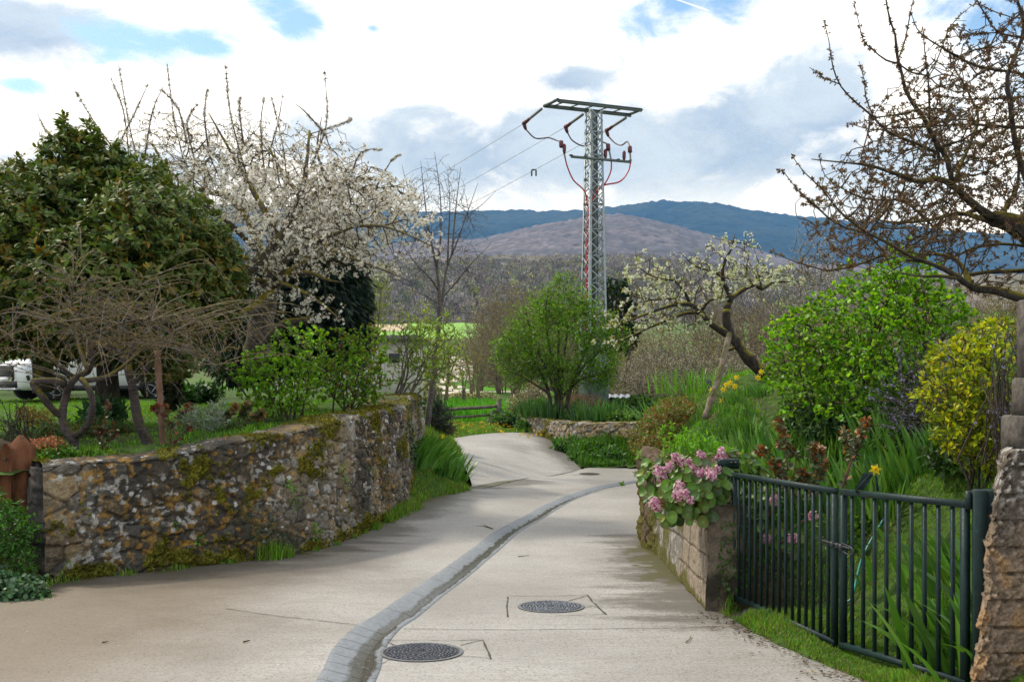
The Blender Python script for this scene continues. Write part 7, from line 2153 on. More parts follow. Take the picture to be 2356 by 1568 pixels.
# ================================================================== GRASS, FLOWERS AND SMALL PLANTS
M_GRASS = m_leaf('grass_blade', .5, .35, .3, (1.3, 1.35, .4))
M_IRIS = m_leaf('iris_blade', .38, .28, .4, (1.3, 1.35, .5))
G_LAWN = [(.11, .26, .014), (.14, .30, .016), (.09, .21, .014), (.18, .32, .024)]
G_VERGE = [(.12, .28, .018), (.15, .32, .022), (.085, .20, .016), (.21, .33, .04), (.24, .21, .09)]
def grass(name, label, poly, f, n, h, wid, palette, seed=0, lean=.35, wts=None, dens=None, nseg=2, cat='grass'):
    rg_ = np.random.RandomState(seed)
    pa = np.array(poly)
    m_ = int(n * 3)
    X_ = rg_.uniform(pa[:, 0].min(), pa[:, 0].max(), m_); Y_ = rg_.uniform(pa[:, 1].min(), pa[:, 1].max(), m_)
    k_ = inpoly(X_, Y_, pa)
    n3 = np.stack([X_, Y_, X_ * 0], -1)
    cl = fbm(n3, 2.2, 3, seed)
    if dens is not None:
        k_ &= rg_.uniform(size=m_) < dens(X_, Y_)
    else:
        k_ &= rg_.uniform(size=m_) < .35 + 1.3 * (cl - .3)
    X_, Y_, cl = X_[k_][:n], Y_[k_][:n], cl[k_][:n]
    n_ = len(X_)
    base = np.stack([X_, Y_, f(X_, Y_) - .01], -1)
    tuft = sst(fbm(base * np.array((1, 1, 0)), 1.3, 3, seed + 3), .35, .68)
    hh = h * (.45 + 1.0 * tuft) * rg_.uniform(.5, 1.3, n_)
    bb = B()
    blades(bb, base, hh, rg_.uniform(0, 6.28, n_), rg_.normal(0, lean * .6, n_), rg_.uniform(.1, lean * 2.4, n_), wid * rg_.uniform(.6, 1.3, n_), pal(n_, palette, wts, .22, rg_) * (.75 + .5 * cl[:, None]), nseg)
    o = bb.build(name, M_GRASS); kind(o, 'stuff'); tag(o, label, cat)
    return o
grass('grass', 'mown green lawn grass under the bare fruit trees behind the stone wall', [(-5.6, 11.6), (-4.2, 12.3), (-3.2, 13.6), (-2.7, 16), (-2.6, 18.6), (-5, 24), (-13, 27), (-14, 24), (-7, 12)], f_gard, 42000, .065, .012, G_LAWN, 1, .5)
grass('grass', 'long rough grass on the verge bank at the end of the stone wall', [(-2.05, 18.3), (-1.65, 19.0), (-1.38, 20.6), (-.93, 22.0), (-1.02, 23.6), (-1.28, 26), (-1.6, 28.8), (-1.95, 31.3), (-3.0, 32), (-2.4, 24)], f_verge, 26000, .17, .014, G_VERGE, 2, .55)
grass('grass', 'grass with yellow flowers in the meadow corner before the rail fence', [(-1.95, 31.1), (.85, 34.95), (1.0, 35.6), (.4, 38), (.5, 41), (-7, 41), (-4, 31)], f_lawn, 26000, .17, .022, G_VERGE, 3, .5)
grass('grass', 'thick green weeds and grass sloping down from the low wall to the road', [(2.0, 28.35), (4, 28.1), (7, 27.6), (7, 29), (4.4, 29.6), (3.2, 30.4), (1.85, 32.1), (1.0, 34.2), (.95, 34.9), (1.5, 31.9), (1.8, 29.2)], f_slope, 24000, .26, .030, [(.06, .16, .012), (.085, .20, .016), (.045, .12, .012)], 4, .7)
grass('grass', 'grass strip between the road and the green gate', [(1.90, 9.0), (1.93, 8.7), (2.04, 7.8), (2.16, 7.2), (2.33, 6.6), (2.64, 5.6), (3.2, 5.6), (2.9, 6.4), (2.72, 7.2), (2.45, 8.2), (2.2, 9.35)], lambda X_, Y_: f_bank(X_, Y_), 30000, .062, .007, G_VERGE, 5, .6, None, lambda X_, Y_: np.ones_like(X_))
grass('grass', 'rough garden grass seen through the bars of the green gate', [(2.3, 9.4), (2.55, 8.2), (2.9, 6.6), (3.4, 5.6), (5.5, 5.6), (5.5, 9.6), (4.6, 10.4), (2.4, 10.4)], f_bank, 40000, .055, .008, [(.13, .29, .016), (.17, .34, .02), (.10, .23, .014), (.24, .28, .05)], 6, .6)
grass('grass', 'low plants and grass carpeting the garden bank', [(2.1, 10), (5.5, 9.6), (7, 10), (10, 16), (8, 24), (4, 27), (3.2, 22), (2.6, 17.6), (2.24, 15.2), (2.2, 12)], f_bank, 60000, .085, .014, [(.10, .25, .012), (.14, .32, .014), (.07, .19, .010), (.19, .36, .02)], 7, .7)
grass('grass', 'low green plants covering the bed above the low dry-stone wall', [(.2, 38.2), (1.9, 34.2), (4.2, 30.8), (7, 29.6), (10, 34), (6, 42), (0, 46), (-.2, 42)], f_bed, 22000, .24, .035, [(.05, .125, .016), (.07, .16, .02), (.04, .09, .016)], 8, .8)
fld = lambda X_, Y_: ground_z(X_, Y_)
grass('grass', 'vivid green young crop in the meadow beyond the rail fence', [(-9, 41.5), (2.5, 41.5), (4, 76), (-14, 76)], fld, 40000, .30, .05, [(.085, .27, .010), (.10, .31, .012), (.07, .22, .010)], 9, .3)
def f_left(X_, Y_):
    z_ = -.42 + np.clip((-5.15 - X_) * .35, 0, .3) + .25 * sst(Y_, 9.6, 11) + .95 * sst(Y_, 11.0, 11.5) * sst(-X_, 5.3, 5.6)
    k_ = sst(dist_poly(X_, Y_, [(-5.08, 10.95), (-4.95, 10.6), (-5.05, 9.75), (-5.6, 9.35), (-24, 9.3)]), .02, .25)
    return z_ * k_ + (road_base(Y_) - .05) * (1 - k_)
patch('corner_bed', [], [(-5.08, 10.95), (-4.95, 10.6), (-5.05, 9.75), (-5.6, 9.35), (-24, 9.3), (-24, 11.7), (-5.4, 11.6), (-5.3, 11.3)], .08, .5, 31, .03, f_left)
grass('grass', 'weedy grass at the foot of the stone wall end beside the brown picket', [(-4.75, 10.75), (-5.0, 9.9), (-5.55, 9.5), (-9.5, 9.45), (-9.5, 11.4), (-5.25, 11.2)], f_left, 13000, .13, .010, G_VERGE, 32, .7)
# tufts along the foot of the long wall
rg_ = np.random.RandomState(44)
bb = B()
for s_, r_, n_, h_ in ((.02, .15, 90, .10), (.10, .10, 60, .10), (.17, .12, 60, .08), (.305, .14, 420, .26), (.33, .10, 160, .22), (.40, .05, 40, .08), (.55, .05, 60, .09), (.66, .10, 120, .14), (.70, .06, 60, .1), (.76, .10, 200, .2), (.80, .10, 200, .22), (.845, .12, 260, .24), (.89, .12, 260, .22), (.93, .12, 300, .22), (.965, .15, 320, .22), (.99, .15, 340, .22), (.24, .08, 60, .08), (.47, .06, 50, .08), (.61, .06, 60, .08)):
    i_ = int(s_ * (len(WPP) - 1)); c_ = WPP[i_]; nn_ = WN[i_]
    off = rg_.normal(size=(n_, 2)) * r_ * .6
    p_ = c_[:2] + nn_ * .13 + off * np.array((1, 1))
    base_ = np.c_[p_, road_z(p_[:, 0], p_[:, 1]) - .01]
    blades(bb, base_, h_ * rg_.uniform(.5, 1.2, n_), rg_.uniform(0, 6.28, n_), rg_.normal(0, .3, n_), rg_.uniform(.2, 1.3, n_), .009 * rg_.uniform(.6, 1.4, n_), pal(n_, G_VERGE, None, .22, rg_), 3)
o = bb.build('grass', M_GRASS); kind(o, 'stuff'); tag(o, 'grass tufts growing along the foot of the long stone wall', 'grass')

# ---------------------------------------------------------------- sword-leaved irises
def iris_proto(label, group, n, h, wid, seed, base, palette, spread=.16, lean=.12, bend=.5, az0=None, nm='iris_clump'):
    rg2 = np.random.RandomState(seed)
    base = np.asarray(base, float)
    b_ = base + np.c_[rg2.normal(size=(n, 2)) * spread, np.zeros(n) - .03]
    az = np.arctan2(b_[:, 1] - base[1], b_[:, 0] - base[0]) + rg2.normal(0, .7, n) if az0 is None else az0 + rg2.normal(0, .5, n)
    bb = B(); hh = h * rg2.uniform(.6, 1.15, n)
    blades(bb, b_, hh, az, rg2.normal(lean, .14, n), rg2.uniform(.05, bend, n), wid * rg2.uniform(.7, 1.2, n), pal(n, palette, None, .18, rg2), 4, rg2.uniform(0, 6.28, n))
    th = thing(nm, label, 'plant', base, group)
    bb.build('leaves', M_IRIS, th)
    return th['o']
G_IRIS = [(.075, .19, .028), (.10, .235, .03), (.055, .15, .026), (.135, .27, .035)]
gi = 'iris clumps on the garden bank'
li = 'tall sword-leaved green iris clump on the garden bank above the gate'
def onbank(x, y, d):
    q_ = P(x, y, d); q_[2] = f_bank(q_[0], q_[1]); return q_
ip = [iris_proto(li, gi, 34, .62, .046, 1, onbank(1830, 1120, 10.5), G_IRIS), iris_proto(li, gi, 30, .58, .044, 2, onbank(1900, 1100, 11), G_IRIS, .18, .2, .7, 2.9), iris_proto(li, gi, 36, .70, .048, 3, onbank(2000, 1110, 10), G_IRIS, .17, .15, .6, 2.7)]
rg_ = np.random.RandomState(9)
cnt = 0
for k_ in range(400):
    y_ = rg_.uniform(9.3, 15.8); x_ = rg_.uniform(2.35, 5.6)
    vx = CX + x_ / y_ * K
    if not (1520 < vx < 2330):
        continue
    if y_ > 12.2 and vx > 1760:
        continue
    low_ = y_ > 13.5 and 1590 < vx < 1800 or (y_ > 12.6 and vx < 1690)
    if low_ and vx < 1600:
        continue
    if vx < 1600 and y_ < 10.5:
        continue
    if 1550 < vx < 1740 and 9.6 < y_ < 11.4 and rg_.uniform() < .8:
        continue
    z_ = f_bank(np.array(x_), np.array(y_)); vy = HY - (z_ - EYE) / y_ * K
    if vy > 1205 or rg_.uniform() < .12:
        continue
    dup(ip[k_ % 3], (x_, y_, float(z_)), rg_.uniform(0, 6.28) if k_ % 3 == 0 else rg_.normal() * .5, rg_.uniform(.6, 1.0) * (1 if y_ < 12 else .72) * (.52 if low_ else 1) * (1.0 if y_ > 9.6 else .85))
    cnt += 1
    if cnt > 150:
        break
iris_proto('arching iris clump just inside the gate, leaning out beside the crumbling pillar', None, 80, .60, .052, 7, onbank(2235, 1540, 6.55), [(.08, .20, .022), (.11, .25, .026), (.06, .16, .02)], .20, .35, 1.0, 2.9)
iris_proto('arching iris clump inside the gate behind the narrower leaf', None, 60, .55, .050, 8, onbank(2210, 1450, 7.2), [(.08, .20, .022), (.11, .25, .026), (.06, .16, .02)], .2, .35, 1.0, 2.8)
gv = 'iris clumps on the verge bank'
lv_ = 'dense green iris clump leaning over the verge bank past the wall end'
vp = None
for k_, (x_, d_) in enumerate(((950, 20.4), (965, 20.9), (985, 21.6), (1000, 22.2), (1015, 22.8), (975, 22.2), (950, 21.6), (995, 23.4), (1020, 24.2), (960, 23), (1035, 24.6), (1010, 21.6), (1028, 23.2))):
    q_ = P(x_, 0, d_); q_[2] = float(f_verge(q_[0], q_[1]))
    if vp is None:
        vp = iris_proto(lv_, gv, 60, .62, .042, 11, q_, [(.08, .22, .018), (.11, .27, .022), (.06, .17, .016)], .22, .25, 1.1, .2)
    else:
        dup(vp, q_, rg_.uniform(-.5, .5), rg_.uniform(.75, 1.1))
gb = 'leafy iris clumps in the upper bed'
lb_ = 'green iris clump in the bed above the low dry-stone wall'
bp_ = None
for k_, (x_, d_) in enumerate(((1225, 35.6), (1245, 35.2), (1262, 34.8), (1235, 36.4), (1255, 36), (1380, 32.2), (1400, 32), (1420, 31.8), (1350, 32.6))):
    q_ = P(x_, 0, d_); q_[2] = float(f_bed(q_[0], q_[1]))
    if bp_ is None:
        bp_ = iris_proto(lb_, gb, 60, .8, .05, 13, q_, [(.05, .135, .03), (.07, .165, .03)], .28, .15, .5)
    else:
        dup(bp_, q_, rg_.uniform(0, 6), rg_.uniform(.7, 1.0))
# daylily mounds at the crest of the bank
iris_proto('bright green arching daylily mound on the crest of the bank above the reddish shrub', None, 150, .62, .035, 17, (float(P(1545, 0, 22)[0]), 22, float(f_bank(P(1545, 0, 22)[0], 22.)) - .02), [(.075, .21, .014), (.10, .25, .016)], .34, .25, 1.5, nm='daylily_clump')
iris_proto('fresh green grassy clump by the foot of the leaning pear tree', None, 160, .5, .022, 18, (float(P(1605, 0, 18)[0]), 18, float(f_bank(P(1605, 0, 18)[0], 18.)) - .02), [(.10, .26, .016), (.13, .29, .02)], .4, .2, .8, nm='grass_clump')

# ---------------------------------------------------------------- daffodils
M_YEL = m_leaf('daffodil_yellow', .5, .3, .2, (1.1, 1.0, .5))
def daffodil(label, x, y, d, sc=1.0, gz=None, group='daffodils on the bank'):
    hd = P(x, y, d)
    base = np.array((hd[0] + .02, hd[1] + .03, float(f_bank(hd[0], hd[1])) if gz is None else gz))
    th = thing('daffodil', label, 'flower', base, group)
    bb = B(); sweep(bb, cr([base - (0, 0, .05), (base + hd) / 2 + (.015, .0, 0), hd + (.01, .03, .015), hd], n=6), .004, sides=5); bb.build('stem', M_IRIS, th).data.color_attributes['Col'].data.foreach_set('color', np.tile((.09, .17, .03, 1), len(th['o'].children[0].data.vertices)).astype(np.float32))
    f_ = nrm(np.array((random.uniform(-.8, .3), -1, random.uniform(-.35, .15))))
    bb = B()
    u_ = nrm(np.cross(f_, (0, 0, 1.))); v_ = np.cross(u_, f_)
    a_ = np.arange(6) * math.pi / 3 + random.random()
    dr_ = np.cos(a_)[:, None] * u_ + np.sin(a_)[:, None] * v_ - .15 * f_
    scatter(bb, T_OVAL, np.tile(hd, (6, 1)), dr_, f_, .052 * sc, (.82, .68, .07))
    bb.build('petals', M_YEL, th)
    bb = B(); sweep(bb, np.array([hd, hd + f_ * .02 * sc, hd + f_ * .040 * sc, hd + f_ * .046 * sc]), np.array([.012, .016, .020, .027]) * sc, (.86, .66, .04), 12, .1, cap=False); bb.build('trumpet', M_YEL, th)
for k_, (x_, y_, d_, lb) in enumerate(((1637, 897, 16.6, 'yellow daffodil in bloom immediately left of the leaning pole'), (1672, 885, 16.4, 'yellow daffodil, one of the tight cluster right of the leaning pole'), (1680, 880, 16.5, 'yellow daffodil, one of the tight cluster right of the leaning pole'), (1690, 888, 16.3, 'yellow daffodil, one of the tight cluster right of the leaning pole'), (1695, 868, 16.8, 'yellow daffodil standing tallest above the cluster right of the leaning pole'), (1664, 896, 16.2, 'small yellow daffodil just right of the leaning pole, under the cluster'),
        (1662, 922, 15.2, 'yellow daffodil hanging lowest, among the iris leaves below the cluster'), (1744, 868, 16, 'yellow daffodil close to the pear tree trunk'), (1752, 855, 16.2, 'orange-yellow daffodil against the dark pear trunk'), (2014, 1080, 8.9, 'lone yellow daffodil among iris leaves above the gate'))):
    daffodil(lb, x_, y_, d_, 1.15)
# ---------------------------------------------------------------- bergenia
M_BERG = m_leaf('bergenia_leaf', .42, .15, .4)
def bergenia(label, cents, n_leaf, spikes, seed, base, outward=None):
    rg2 = np.random.RandomState(seed)
    th = thing('bergenia', label, 'plant', base)
    pos, out = ell_points(n_leaf, cents, rg2, .35)
    n_ = len(pos)
    # cupped round leaves: own template
    an = np.linspace(-math.pi * .5, math.pi * 1.5, 15)[:-1]
    rr_ = 1 + .06 * np.cos(3 * an)
    ring1 = np.c_[.24 * np.cos(an), .5 + .26 * np.sin(an), np.full(14, -.02)]
    ring = np.c_[.46 * np.cos(an) * rr_, .5 + .5 * np.sin(an) * rr_, .10 + .05 * np.sin(3 * an) + .05 * np.cos(an) ** 2]
    T_ = (np.vstack([[(0, .5, -.05)], ring1, ring]), np.array([(0, 1 + i, 1 + (i + 1) % 14) for i in range(14)] + [(1 + i, 15 + i, 15 + (i + 1) % 14) for i in range(14)] + [(1 + i, 15 + (i + 1) % 14, 1 + (i + 1) % 14) for i in range(14)]))
    cen = np.mean([P(*c_[:3]) for c_ in cents], 0)
    rad_ = nrm(pos - cen)
    up = nrm(rad_ * .9 + np.array((-.25, -.75, .45)) + .45 * rdir(n_, rg2))
    dr_ = nrm(rad_ * 1.0 + np.array((-.1, -.2, -.45)) + .55 * rdir(n_, rg2))
    dr_ = nrm(dr_ - up * (dr_ * up).sum(1, keepdims=True))
    col = pal(n_, [(.075, .16, .018), (.10, .19, .022), (.055, .12, .020), (.15, .19, .025), (.08, .13, .05), (.15, .11, .03)], [.3, .25, .2, .12, .08, .05], .18, rg2)
    sc = rg2.uniform(.06, .125, n_)
    bb = B(); scatter(bb, T_, pos, dr_, up, sc, col)
    # reddish rims
    C0 = bb.c[0].reshape(n_, len(T_[0]), 3)
    red = rg2.uniform(size=n_) < .3
    C0[red, 15 + 4:15 + 10] = C0[red, 15 + 4:15 + 10] * .4 + np.array((.14, .03, .02)) * .6
    C0[:, 0:1] *= 1.5; C0[:, [4 + 1, 11 + 1]] *= 1.25
    bb.c[0] = C0.reshape(-1, 3)
    bb.build('leaves', M_BERG, th)
    for (x_, y_, d_, r_) in spikes:
        c_ = P(x_, y_, d_); b_ = cen * .35 + c_ * .65 + (0, .08, -.10)
        bs_ = B(); sweep(bs_, cr([b_, (b_ + c_) / 2 + (0, 0, .02), c_], n=4), .007, (.22, .06, .06), 5)
        st_ = bs_.build('flower_stem', M_BUD, th)
        m_ = int(64 * (r_ / .05))
        d2 = rdir(m_, rg2); pp = c_ + d2 * r_ * rg_.uniform(.5, 1, (m_, 1)) * np.array((1, 1, 1.1))
        bf_ = B(); scatter(bf_, T_FLOWER, pp, rdir(m_, rg2), d2, rg2.uniform(.009, .0145, m_), pal(m_, [(.66, .30, .46), (.74, .48, .58), (.55, .18, .33), (.78, .58, .62)], None, .12, rg2))
        scatter(bf_, T_LEAF, pp - d2 * .006, -d2, rdir(m_, rg2), .014, (.20, .05, .06))
        f_ = bf_.build('flower_head', M_PETAL, th)
X8 = lambda zx, zy, d: ((1560 + zx / 5.8075) * .9203, (1080 + zy / 5.8075) * .9203, d)
sp = [X8(745, 355, 10.1, ), X8(850, 420, 9.75), X8(1110, 310, 10.2), X8(1130, 390, 10.0), X8(1400, 310, 10.0), X8(1440, 390, 9.8), X8(1420, 265, 10.2), X8(490, 560, 9.9), X8(555, 560, 9.8), X8(660, 500, 10), X8(990, 530, 9.5), X8(1040, 490, 9.7), X8(1220, 560, 9.4), X8(1270, 620, 9.3), X8(1355, 540, 9.4), X8(800, 790, 9.1), X8(870, 880, 9.05), X8(780, 920, 9.1), X8(960, 980, 9.05), X8(440, 1030, 9.35), X8(470, 1090, 9.4), X8(560, 670, 9.6), X8(960, 440, 9.8), X8(1340, 430, 9.9), X8(1110, 590, 9.4)]
bergenia('pink-flowered bergenia with big leathery leaves spilling over the block wall', [X8(950, 520, 9.75) + (100, 34, .35), X8(650, 700, 9.55) + (58, 42, .25), X8(1000, 850, 9.25) + (70, 50, .18), X8(760, 1050, 9.2) + (46, 42, .12), X8(1250, 720, 9.3) + (46, 50, .16), X8(1050, 1060, 9.15) + (40, 30, .10), X8(500, 850, 9.5) + (28, 26, .15), X8(1600, 430, 9.8) + (46, 26, .2), X8(1750, 560, 9.6) + (40, 24, .15)], 640,
         [(s_[0], s_[1], min(s_[2], 9.6) - .27 - .1 * (s_[1] > 1120), (.044, .052, .038, .056)[i_ % 4]) for i_, s_ in enumerate(sp)], 3, (2.05, 9.6, .55))
sp2 = [(1780, 1150, 9.4), (1870, 1187, 9.2), (1765, 1240, 9.3), (1690, 1300, 9.6), (1822, 1238, 9.0), (1700, 1230, 9.6), (1800, 1100, 9.6)]
bergenia('lower bergenia clump with pink flowers growing behind the bars of the wider gate leaf', [(1740, 1160, 9.9, 60, 36, .25), (1740, 1230, 9.7, 70, 50, .25), (1830, 1240, 9.4, 45, 36, .2), (1790, 1120, 9.8, 60, 30, .2), (1720, 1310, 9.6, 45, 50, .2)], 150, [(x_, y_, d_, .05) for x_, y_, d_ in sp2], 4, (2.5, 9.7, -.1))
# ivy on the end of the block wall
def leafpile(name, label, cat, blobs, n, leaf, palette, T=T_ROUND, seed=0, shell=.4, mat=None, up=.5, group=None, base=None, m=5):
    rg2 = np.random.RandomState(seed)
    pts, out = ell_points(n, blobs, rg2, shell)
    i_ = np.repeat(np.arange(len(pts)), m)
    dr_ = nrm(out[i_] * .5 + rdir(len(i_), rg2) + np.array((0, 0, up * .4)))
    bb = B(); scatter(bb, T, pts[i_] + rdir(len(i_), rg2) * leaf * .6, dr_, nrm(out[i_] + np.array((0, 0, up)) + .5 * rdir(len(i_), rg2)), leaf * rg2.uniform(.6, 1.3, len(i_)), pal(len(i_), palette, None, .24, rg2))
    if base is None:
        c_ = blobs[0]; base = P(c_[0], c_[1] + c_[4], c_[2])
    o = bb.build(name, mat or M_FRESH, None, loc=base)
    tag(o, label, cat, group)
    return o
# feathery light green plants behind the bergenia
GF = [(.15, .36, .018), (.20, .42, .024), (.11, .28, .014)]
def tufty(label, x, y, d, rx, n, seed, h=.26, palette=GF, nm='feathery_plant', ll=.06):
    rg2 = np.random.RandomState(seed)
    c_ = onbank(x, y, d)
    th = thing(nm, label, 'plant', c_)
    b_ = c_ + np.c_[rg2.normal(size=(n, 2)) * rx * .5, np.zeros(n)]
    b_[:, 2] = f_bank(b_[:, 0], b_[:, 1])
    tip = b_ + np.c_[rg2.normal(size=(n, 2)) * .05, h * (1 - .5 * (np.linalg.norm(b_[:, :2] - c_[:2], axis=1) / (rx * 1.4)) ** 2) * rg2.uniform(.7, 1.1, n)]
    bs_ = B(); segs(bs_, b_, tip, .004, .002, (.10, .20, .03), 3); bs_.build('stems', M_IRIS, th)
    m_ = 26; i_ = np.repeat(np.arange(n), m_); t_ = rg2.uniform(.3, 1.05, len(i_))[:, None]
    dj = nrm(rdir(len(i_), rg2) + np.array((0, 0, .45)))
    bl = B(); scatter(bl, T_NARROW, b_[i_] * (1 - t_) + tip[i_] * t_, dj, rdir(len(i_), rg2), ll * rg2.uniform(.6, 1.2, len(i_)), pal(len(i_), palette, None, .2, rg2)); bl.build('foliage', M_FRESH, th)
tufty('mound of feathery bright green foliage directly above the pink bergenia', 1655, 1055, 10.6, .56, 190, 1, .36)
tufty('feathery light green plant filling the bed between the bergenia and the bronze rose', 1745, 1100, 10.3, .45, 140, 2, .28)
tufty('feathery dark green plant among iris leaves below the leaning pole', 1640, 1010, 13.2, .5, 110, 3, .28, [(.07, .18, .018), (.09, .21, .02)])
tufty('soft green feathery plant at the shaded foot of the very large shrub', 1880, 1010, 11.4, .55, 130, 4, .34, [(.06, .14, .016), (.08, .17, .018)])
tufty('light green feathery plant among the irises left of the lone daffodil', 1960, 1130, 9.6, .28, 130, 5, .22, [(.10, .22, .02), (.07, .17, .016)])
tufty('spreading feathery green plant by the iris fan at the far end of the retaining wall', 1560, 1052, 13.2, .4, 90, 6, .2, [(.08, .2, .018), (.1, .22, .02)])
leafpile('ivy_stump', 'thick dark ivy-covered trunk stump on the lawn beyond the brown stake', 'tree stump', [(392, 880, 19.5, 22, 52, .25), (392, 920, 19.5, 24, 24, .25), (400, 850, 19.6, 18, 24, .2)], 520, .07, [(.022, .036, .012), (.035, .05, .016), (.05, .04, .025)], T_ROUND, 91, .5, M_GLOSSY)
# bronze-leaved roses
M_STEMR = m_plain('rose_stem', (.12, .045, .03), .6)
def rose(label, stems, d, seed, leaf=.055, n=8, palette=None, gz=None, stemr=.007, nm='rose_bush'):
    rg2 = np.random.RandomState(seed)
    b0 = P(stems[0][0][0], stems[0][0][1], d)
    th = thing(nm, label, 'shrub', b0)
    bs_, bl = B(), B()
    palette = palette or [(.28, .085, .02), (.20, .10, .02), (.10, .10, .04), (.14, .15, .06), (.34, .11, .03)]
    for st in stems:
        q_ = cr(np.array([P(x_, y_, d + rg2.normal() * .05) for x_, y_ in st]), step=.03)
        sweep(bs_, q_, np.linspace(stemr, stemr * .5, len(q_)), sides=5)
        ln = len(q_); k_ = (np.clip(1 - rg2.exponential(.28, n * 3), 0, .999) * (ln - 1)).astype(int)
        m_ = 5; i_ = np.repeat(k_, m_)
        dj = nrm(rdir(len(i_), rg2) + np.array((0, 0, .1)))
        topness = (i_ / ln)[:, None]
        col = pal(len(i_), palette, None, .2, rg2)
        gr = pal(len(i_), [(.085, .12, .05), (.11, .15, .06)], None, .2, rg2)
        col = np.where(rg2.uniform(size=(len(i_), 1)) < topness ** 2.5 + .08, col, gr)
        scatter(bl, T_ROUND, q_[i_] + dj * .02, dj, nrm(rdir(len(i_), rg2) + np.array((0, 0, 1.2))), leaf * rg2.uniform(.55, 1.15, len(i_)), col)
    bs_.build('stems', M_STEMR, th); bl.build('foliage', M_BERG, th)
rose('bronze-leaved young rose bush rising just above the wider gate leaf', [[(1812, 1130), (1810, 1050), (1800, 1000), (1788, 965)], [(1830, 1140), (1800, 1085), (1770, 1050), (1745, 1035)], [(1815, 1130), (1830, 1075), (1825, 1040), (1790, 1018)], [(1805, 1130), (1795, 1090), (1780, 1060)]], 8.9, 1, .055)
rose('bronze-leaved rose with one tall leaning shoot above the gate lever', [[(1935, 1130), (1960, 1050), (1975, 1010), (1995, 965)], [(1940, 1120), (1955, 1060), (1950, 1020), (1940, 990)], [(1945, 1110), (1965, 1040), (1980, 1000)]], 8.7, 2, .05)
rose('small bronze rose bush with rusty leaves between the two taller roses', [[(1865, 1140), (1875, 1080), (1868, 1045), (1875, 1018)], [(1870, 1140), (1885, 1090), (1895, 1060)], [(1868, 1140), (1850, 1100), (1845, 1080)], [(1870, 1130), (1878, 1060), (1888, 1030)]], 8.8, 3, .05)
rose('dark-leaved red rose shoot on the lawn left of the second bare trunk', [[(235, 1035), (240, 990), (246, 950), (248, 925)], [(236, 1030), (225, 1000), (230, 985)], [(236, 1032), (258, 1005), (268, 990)]], 12.4, 4, .05, 6, [(.16, .03, .022), (.10, .035, .02)])
rose('red-leaved rose bush around the base of the brown stake', [[(395, 1030), (385, 980), (365, 945), (350, 935)], [(395, 1030), (405, 975), (420, 950), (440, 930)], [(395, 1032), (390, 970), (378, 930)], [(398, 1030), (425, 990), (440, 975)]], 12.6, 5, .055, 7, [(.22, .035, .025), (.15, .04, .025), (.12, .09, .03)])
rose('yellowing rose bush with pinkish leaves on the wall top beside the silver plant', [[(540, 985), (560, 950), (575, 930)], [(530, 985), (520, 960), (545, 935)], [(545, 985), (590, 960), (605, 945)]], 14.4, 6, .075, 10, [(.26, .14, .05), (.2, .2, .05), (.30, .16, .08)])
# shrubs on the garden bank and the upper bed
leafpile('ivy_mound', 'round dark green ivy mound behind the low wall, right of the pylon', 'shrub', [(1445, 945, 33.5, 55, 26, .6), (1475, 938, 33, 32, 26, .5)], 900, .11, [(.045, .11, .016), (.065, .14, .018), (.03, .075, .014)], T_ROUND, 3, .3)
leafpile('ivy_mound', 'lower light green mound resting on the low dry-stone wall', 'shrub', [(1440, 962, 31.6, 42, 14, .5)], 420, .10, [(.075, .16, .02), (.09, .19, .022)], T_ROUND, 4, .3)
leafpile('red_leaf_shrub', 'low reddish-leaved shrub draping the bank at the far end of the retaining wall', 'shrub', [(1530, 985, 16.6, 62, 52, .6), (1500, 1035, 15.6, 42, 40, .4), (1560, 945, 17.2, 52, 34, .6), (1478, 1010, 16.4, 34, 36, .4), (1600, 955, 16.4, 44, 30, .5)], 3000, .046, [(.20, .065, .026), (.16, .09, .024), (.08, .16, .02), (.12, .20, .025), (.24, .12, .04), (.10, .18, .02)], T_LEAF, 5, .5)
leafpile('dry_shrub', 'brownish dry shrub at the pylon foot behind the iris bed', 'shrub', [(1350, 930, 36.3, 45, 25, .7), (1320, 925, 36.6, 25, 22, .5)], 500, .10, [(.13, .085, .075), (.16, .12, .10), (.10, .06, .05), (.24, .10, .08)], T_NARROW, 6, .7)
leafpile('dry_shrub', 'grey-brown twiggy shrub right of the log fence post', 'shrub', [(1200, 930, 39, 36, 30, .7), (1225, 905, 42, 40, 30, .8)], 520, .12, [(.16, .125, .10), (.20, .17, .13), (.12, .08, .06), (.40, .37, .30)], T_NARROW, 7, .7)
leafpile('weed_patch', 'dark green broad-leaved weeds where the low wall meets the meadow', 'plant', [(1170, 968, 36.6, 38, 12, .5), (1215, 985, 35.2, 36, 12, .4), (1150, 960, 38, 25, 10, .4)], 420, .17, [(.04, .11, .02), (.06, .14, .026), (.08, .17, .03)], T_OVAL, 8, .6)
leafpile('weed_patch', 'lush fern-like weeds on the slope under the low dry-stone wall', 'plant', [(1310, 1025, 31, 36, 18, .4), (1360, 1040, 30, 50, 22, .5), (1420, 1050, 29.2, 60, 20, .5), (1340, 1055, 29.3, 30, 16, .3)], 1300, .13, [(.05, .15, .014), (.07, .18, .016), (.04, .11, .012)], T_OVAL, 9, .6)
leafpile('hedge_plants', 'green undergrowth behind the iris leaves beneath the round tree', 'plant', [(1290, 950, 35.5, 60, 20, .6), (1340, 958, 34, 50, 16, .5), (1230, 938, 37, 40, 14, .5)], 800, .12, [(.04, .105, .03), (.06, .14, .03), (.05, .11, .02)], T_OVAL, 10, .5)
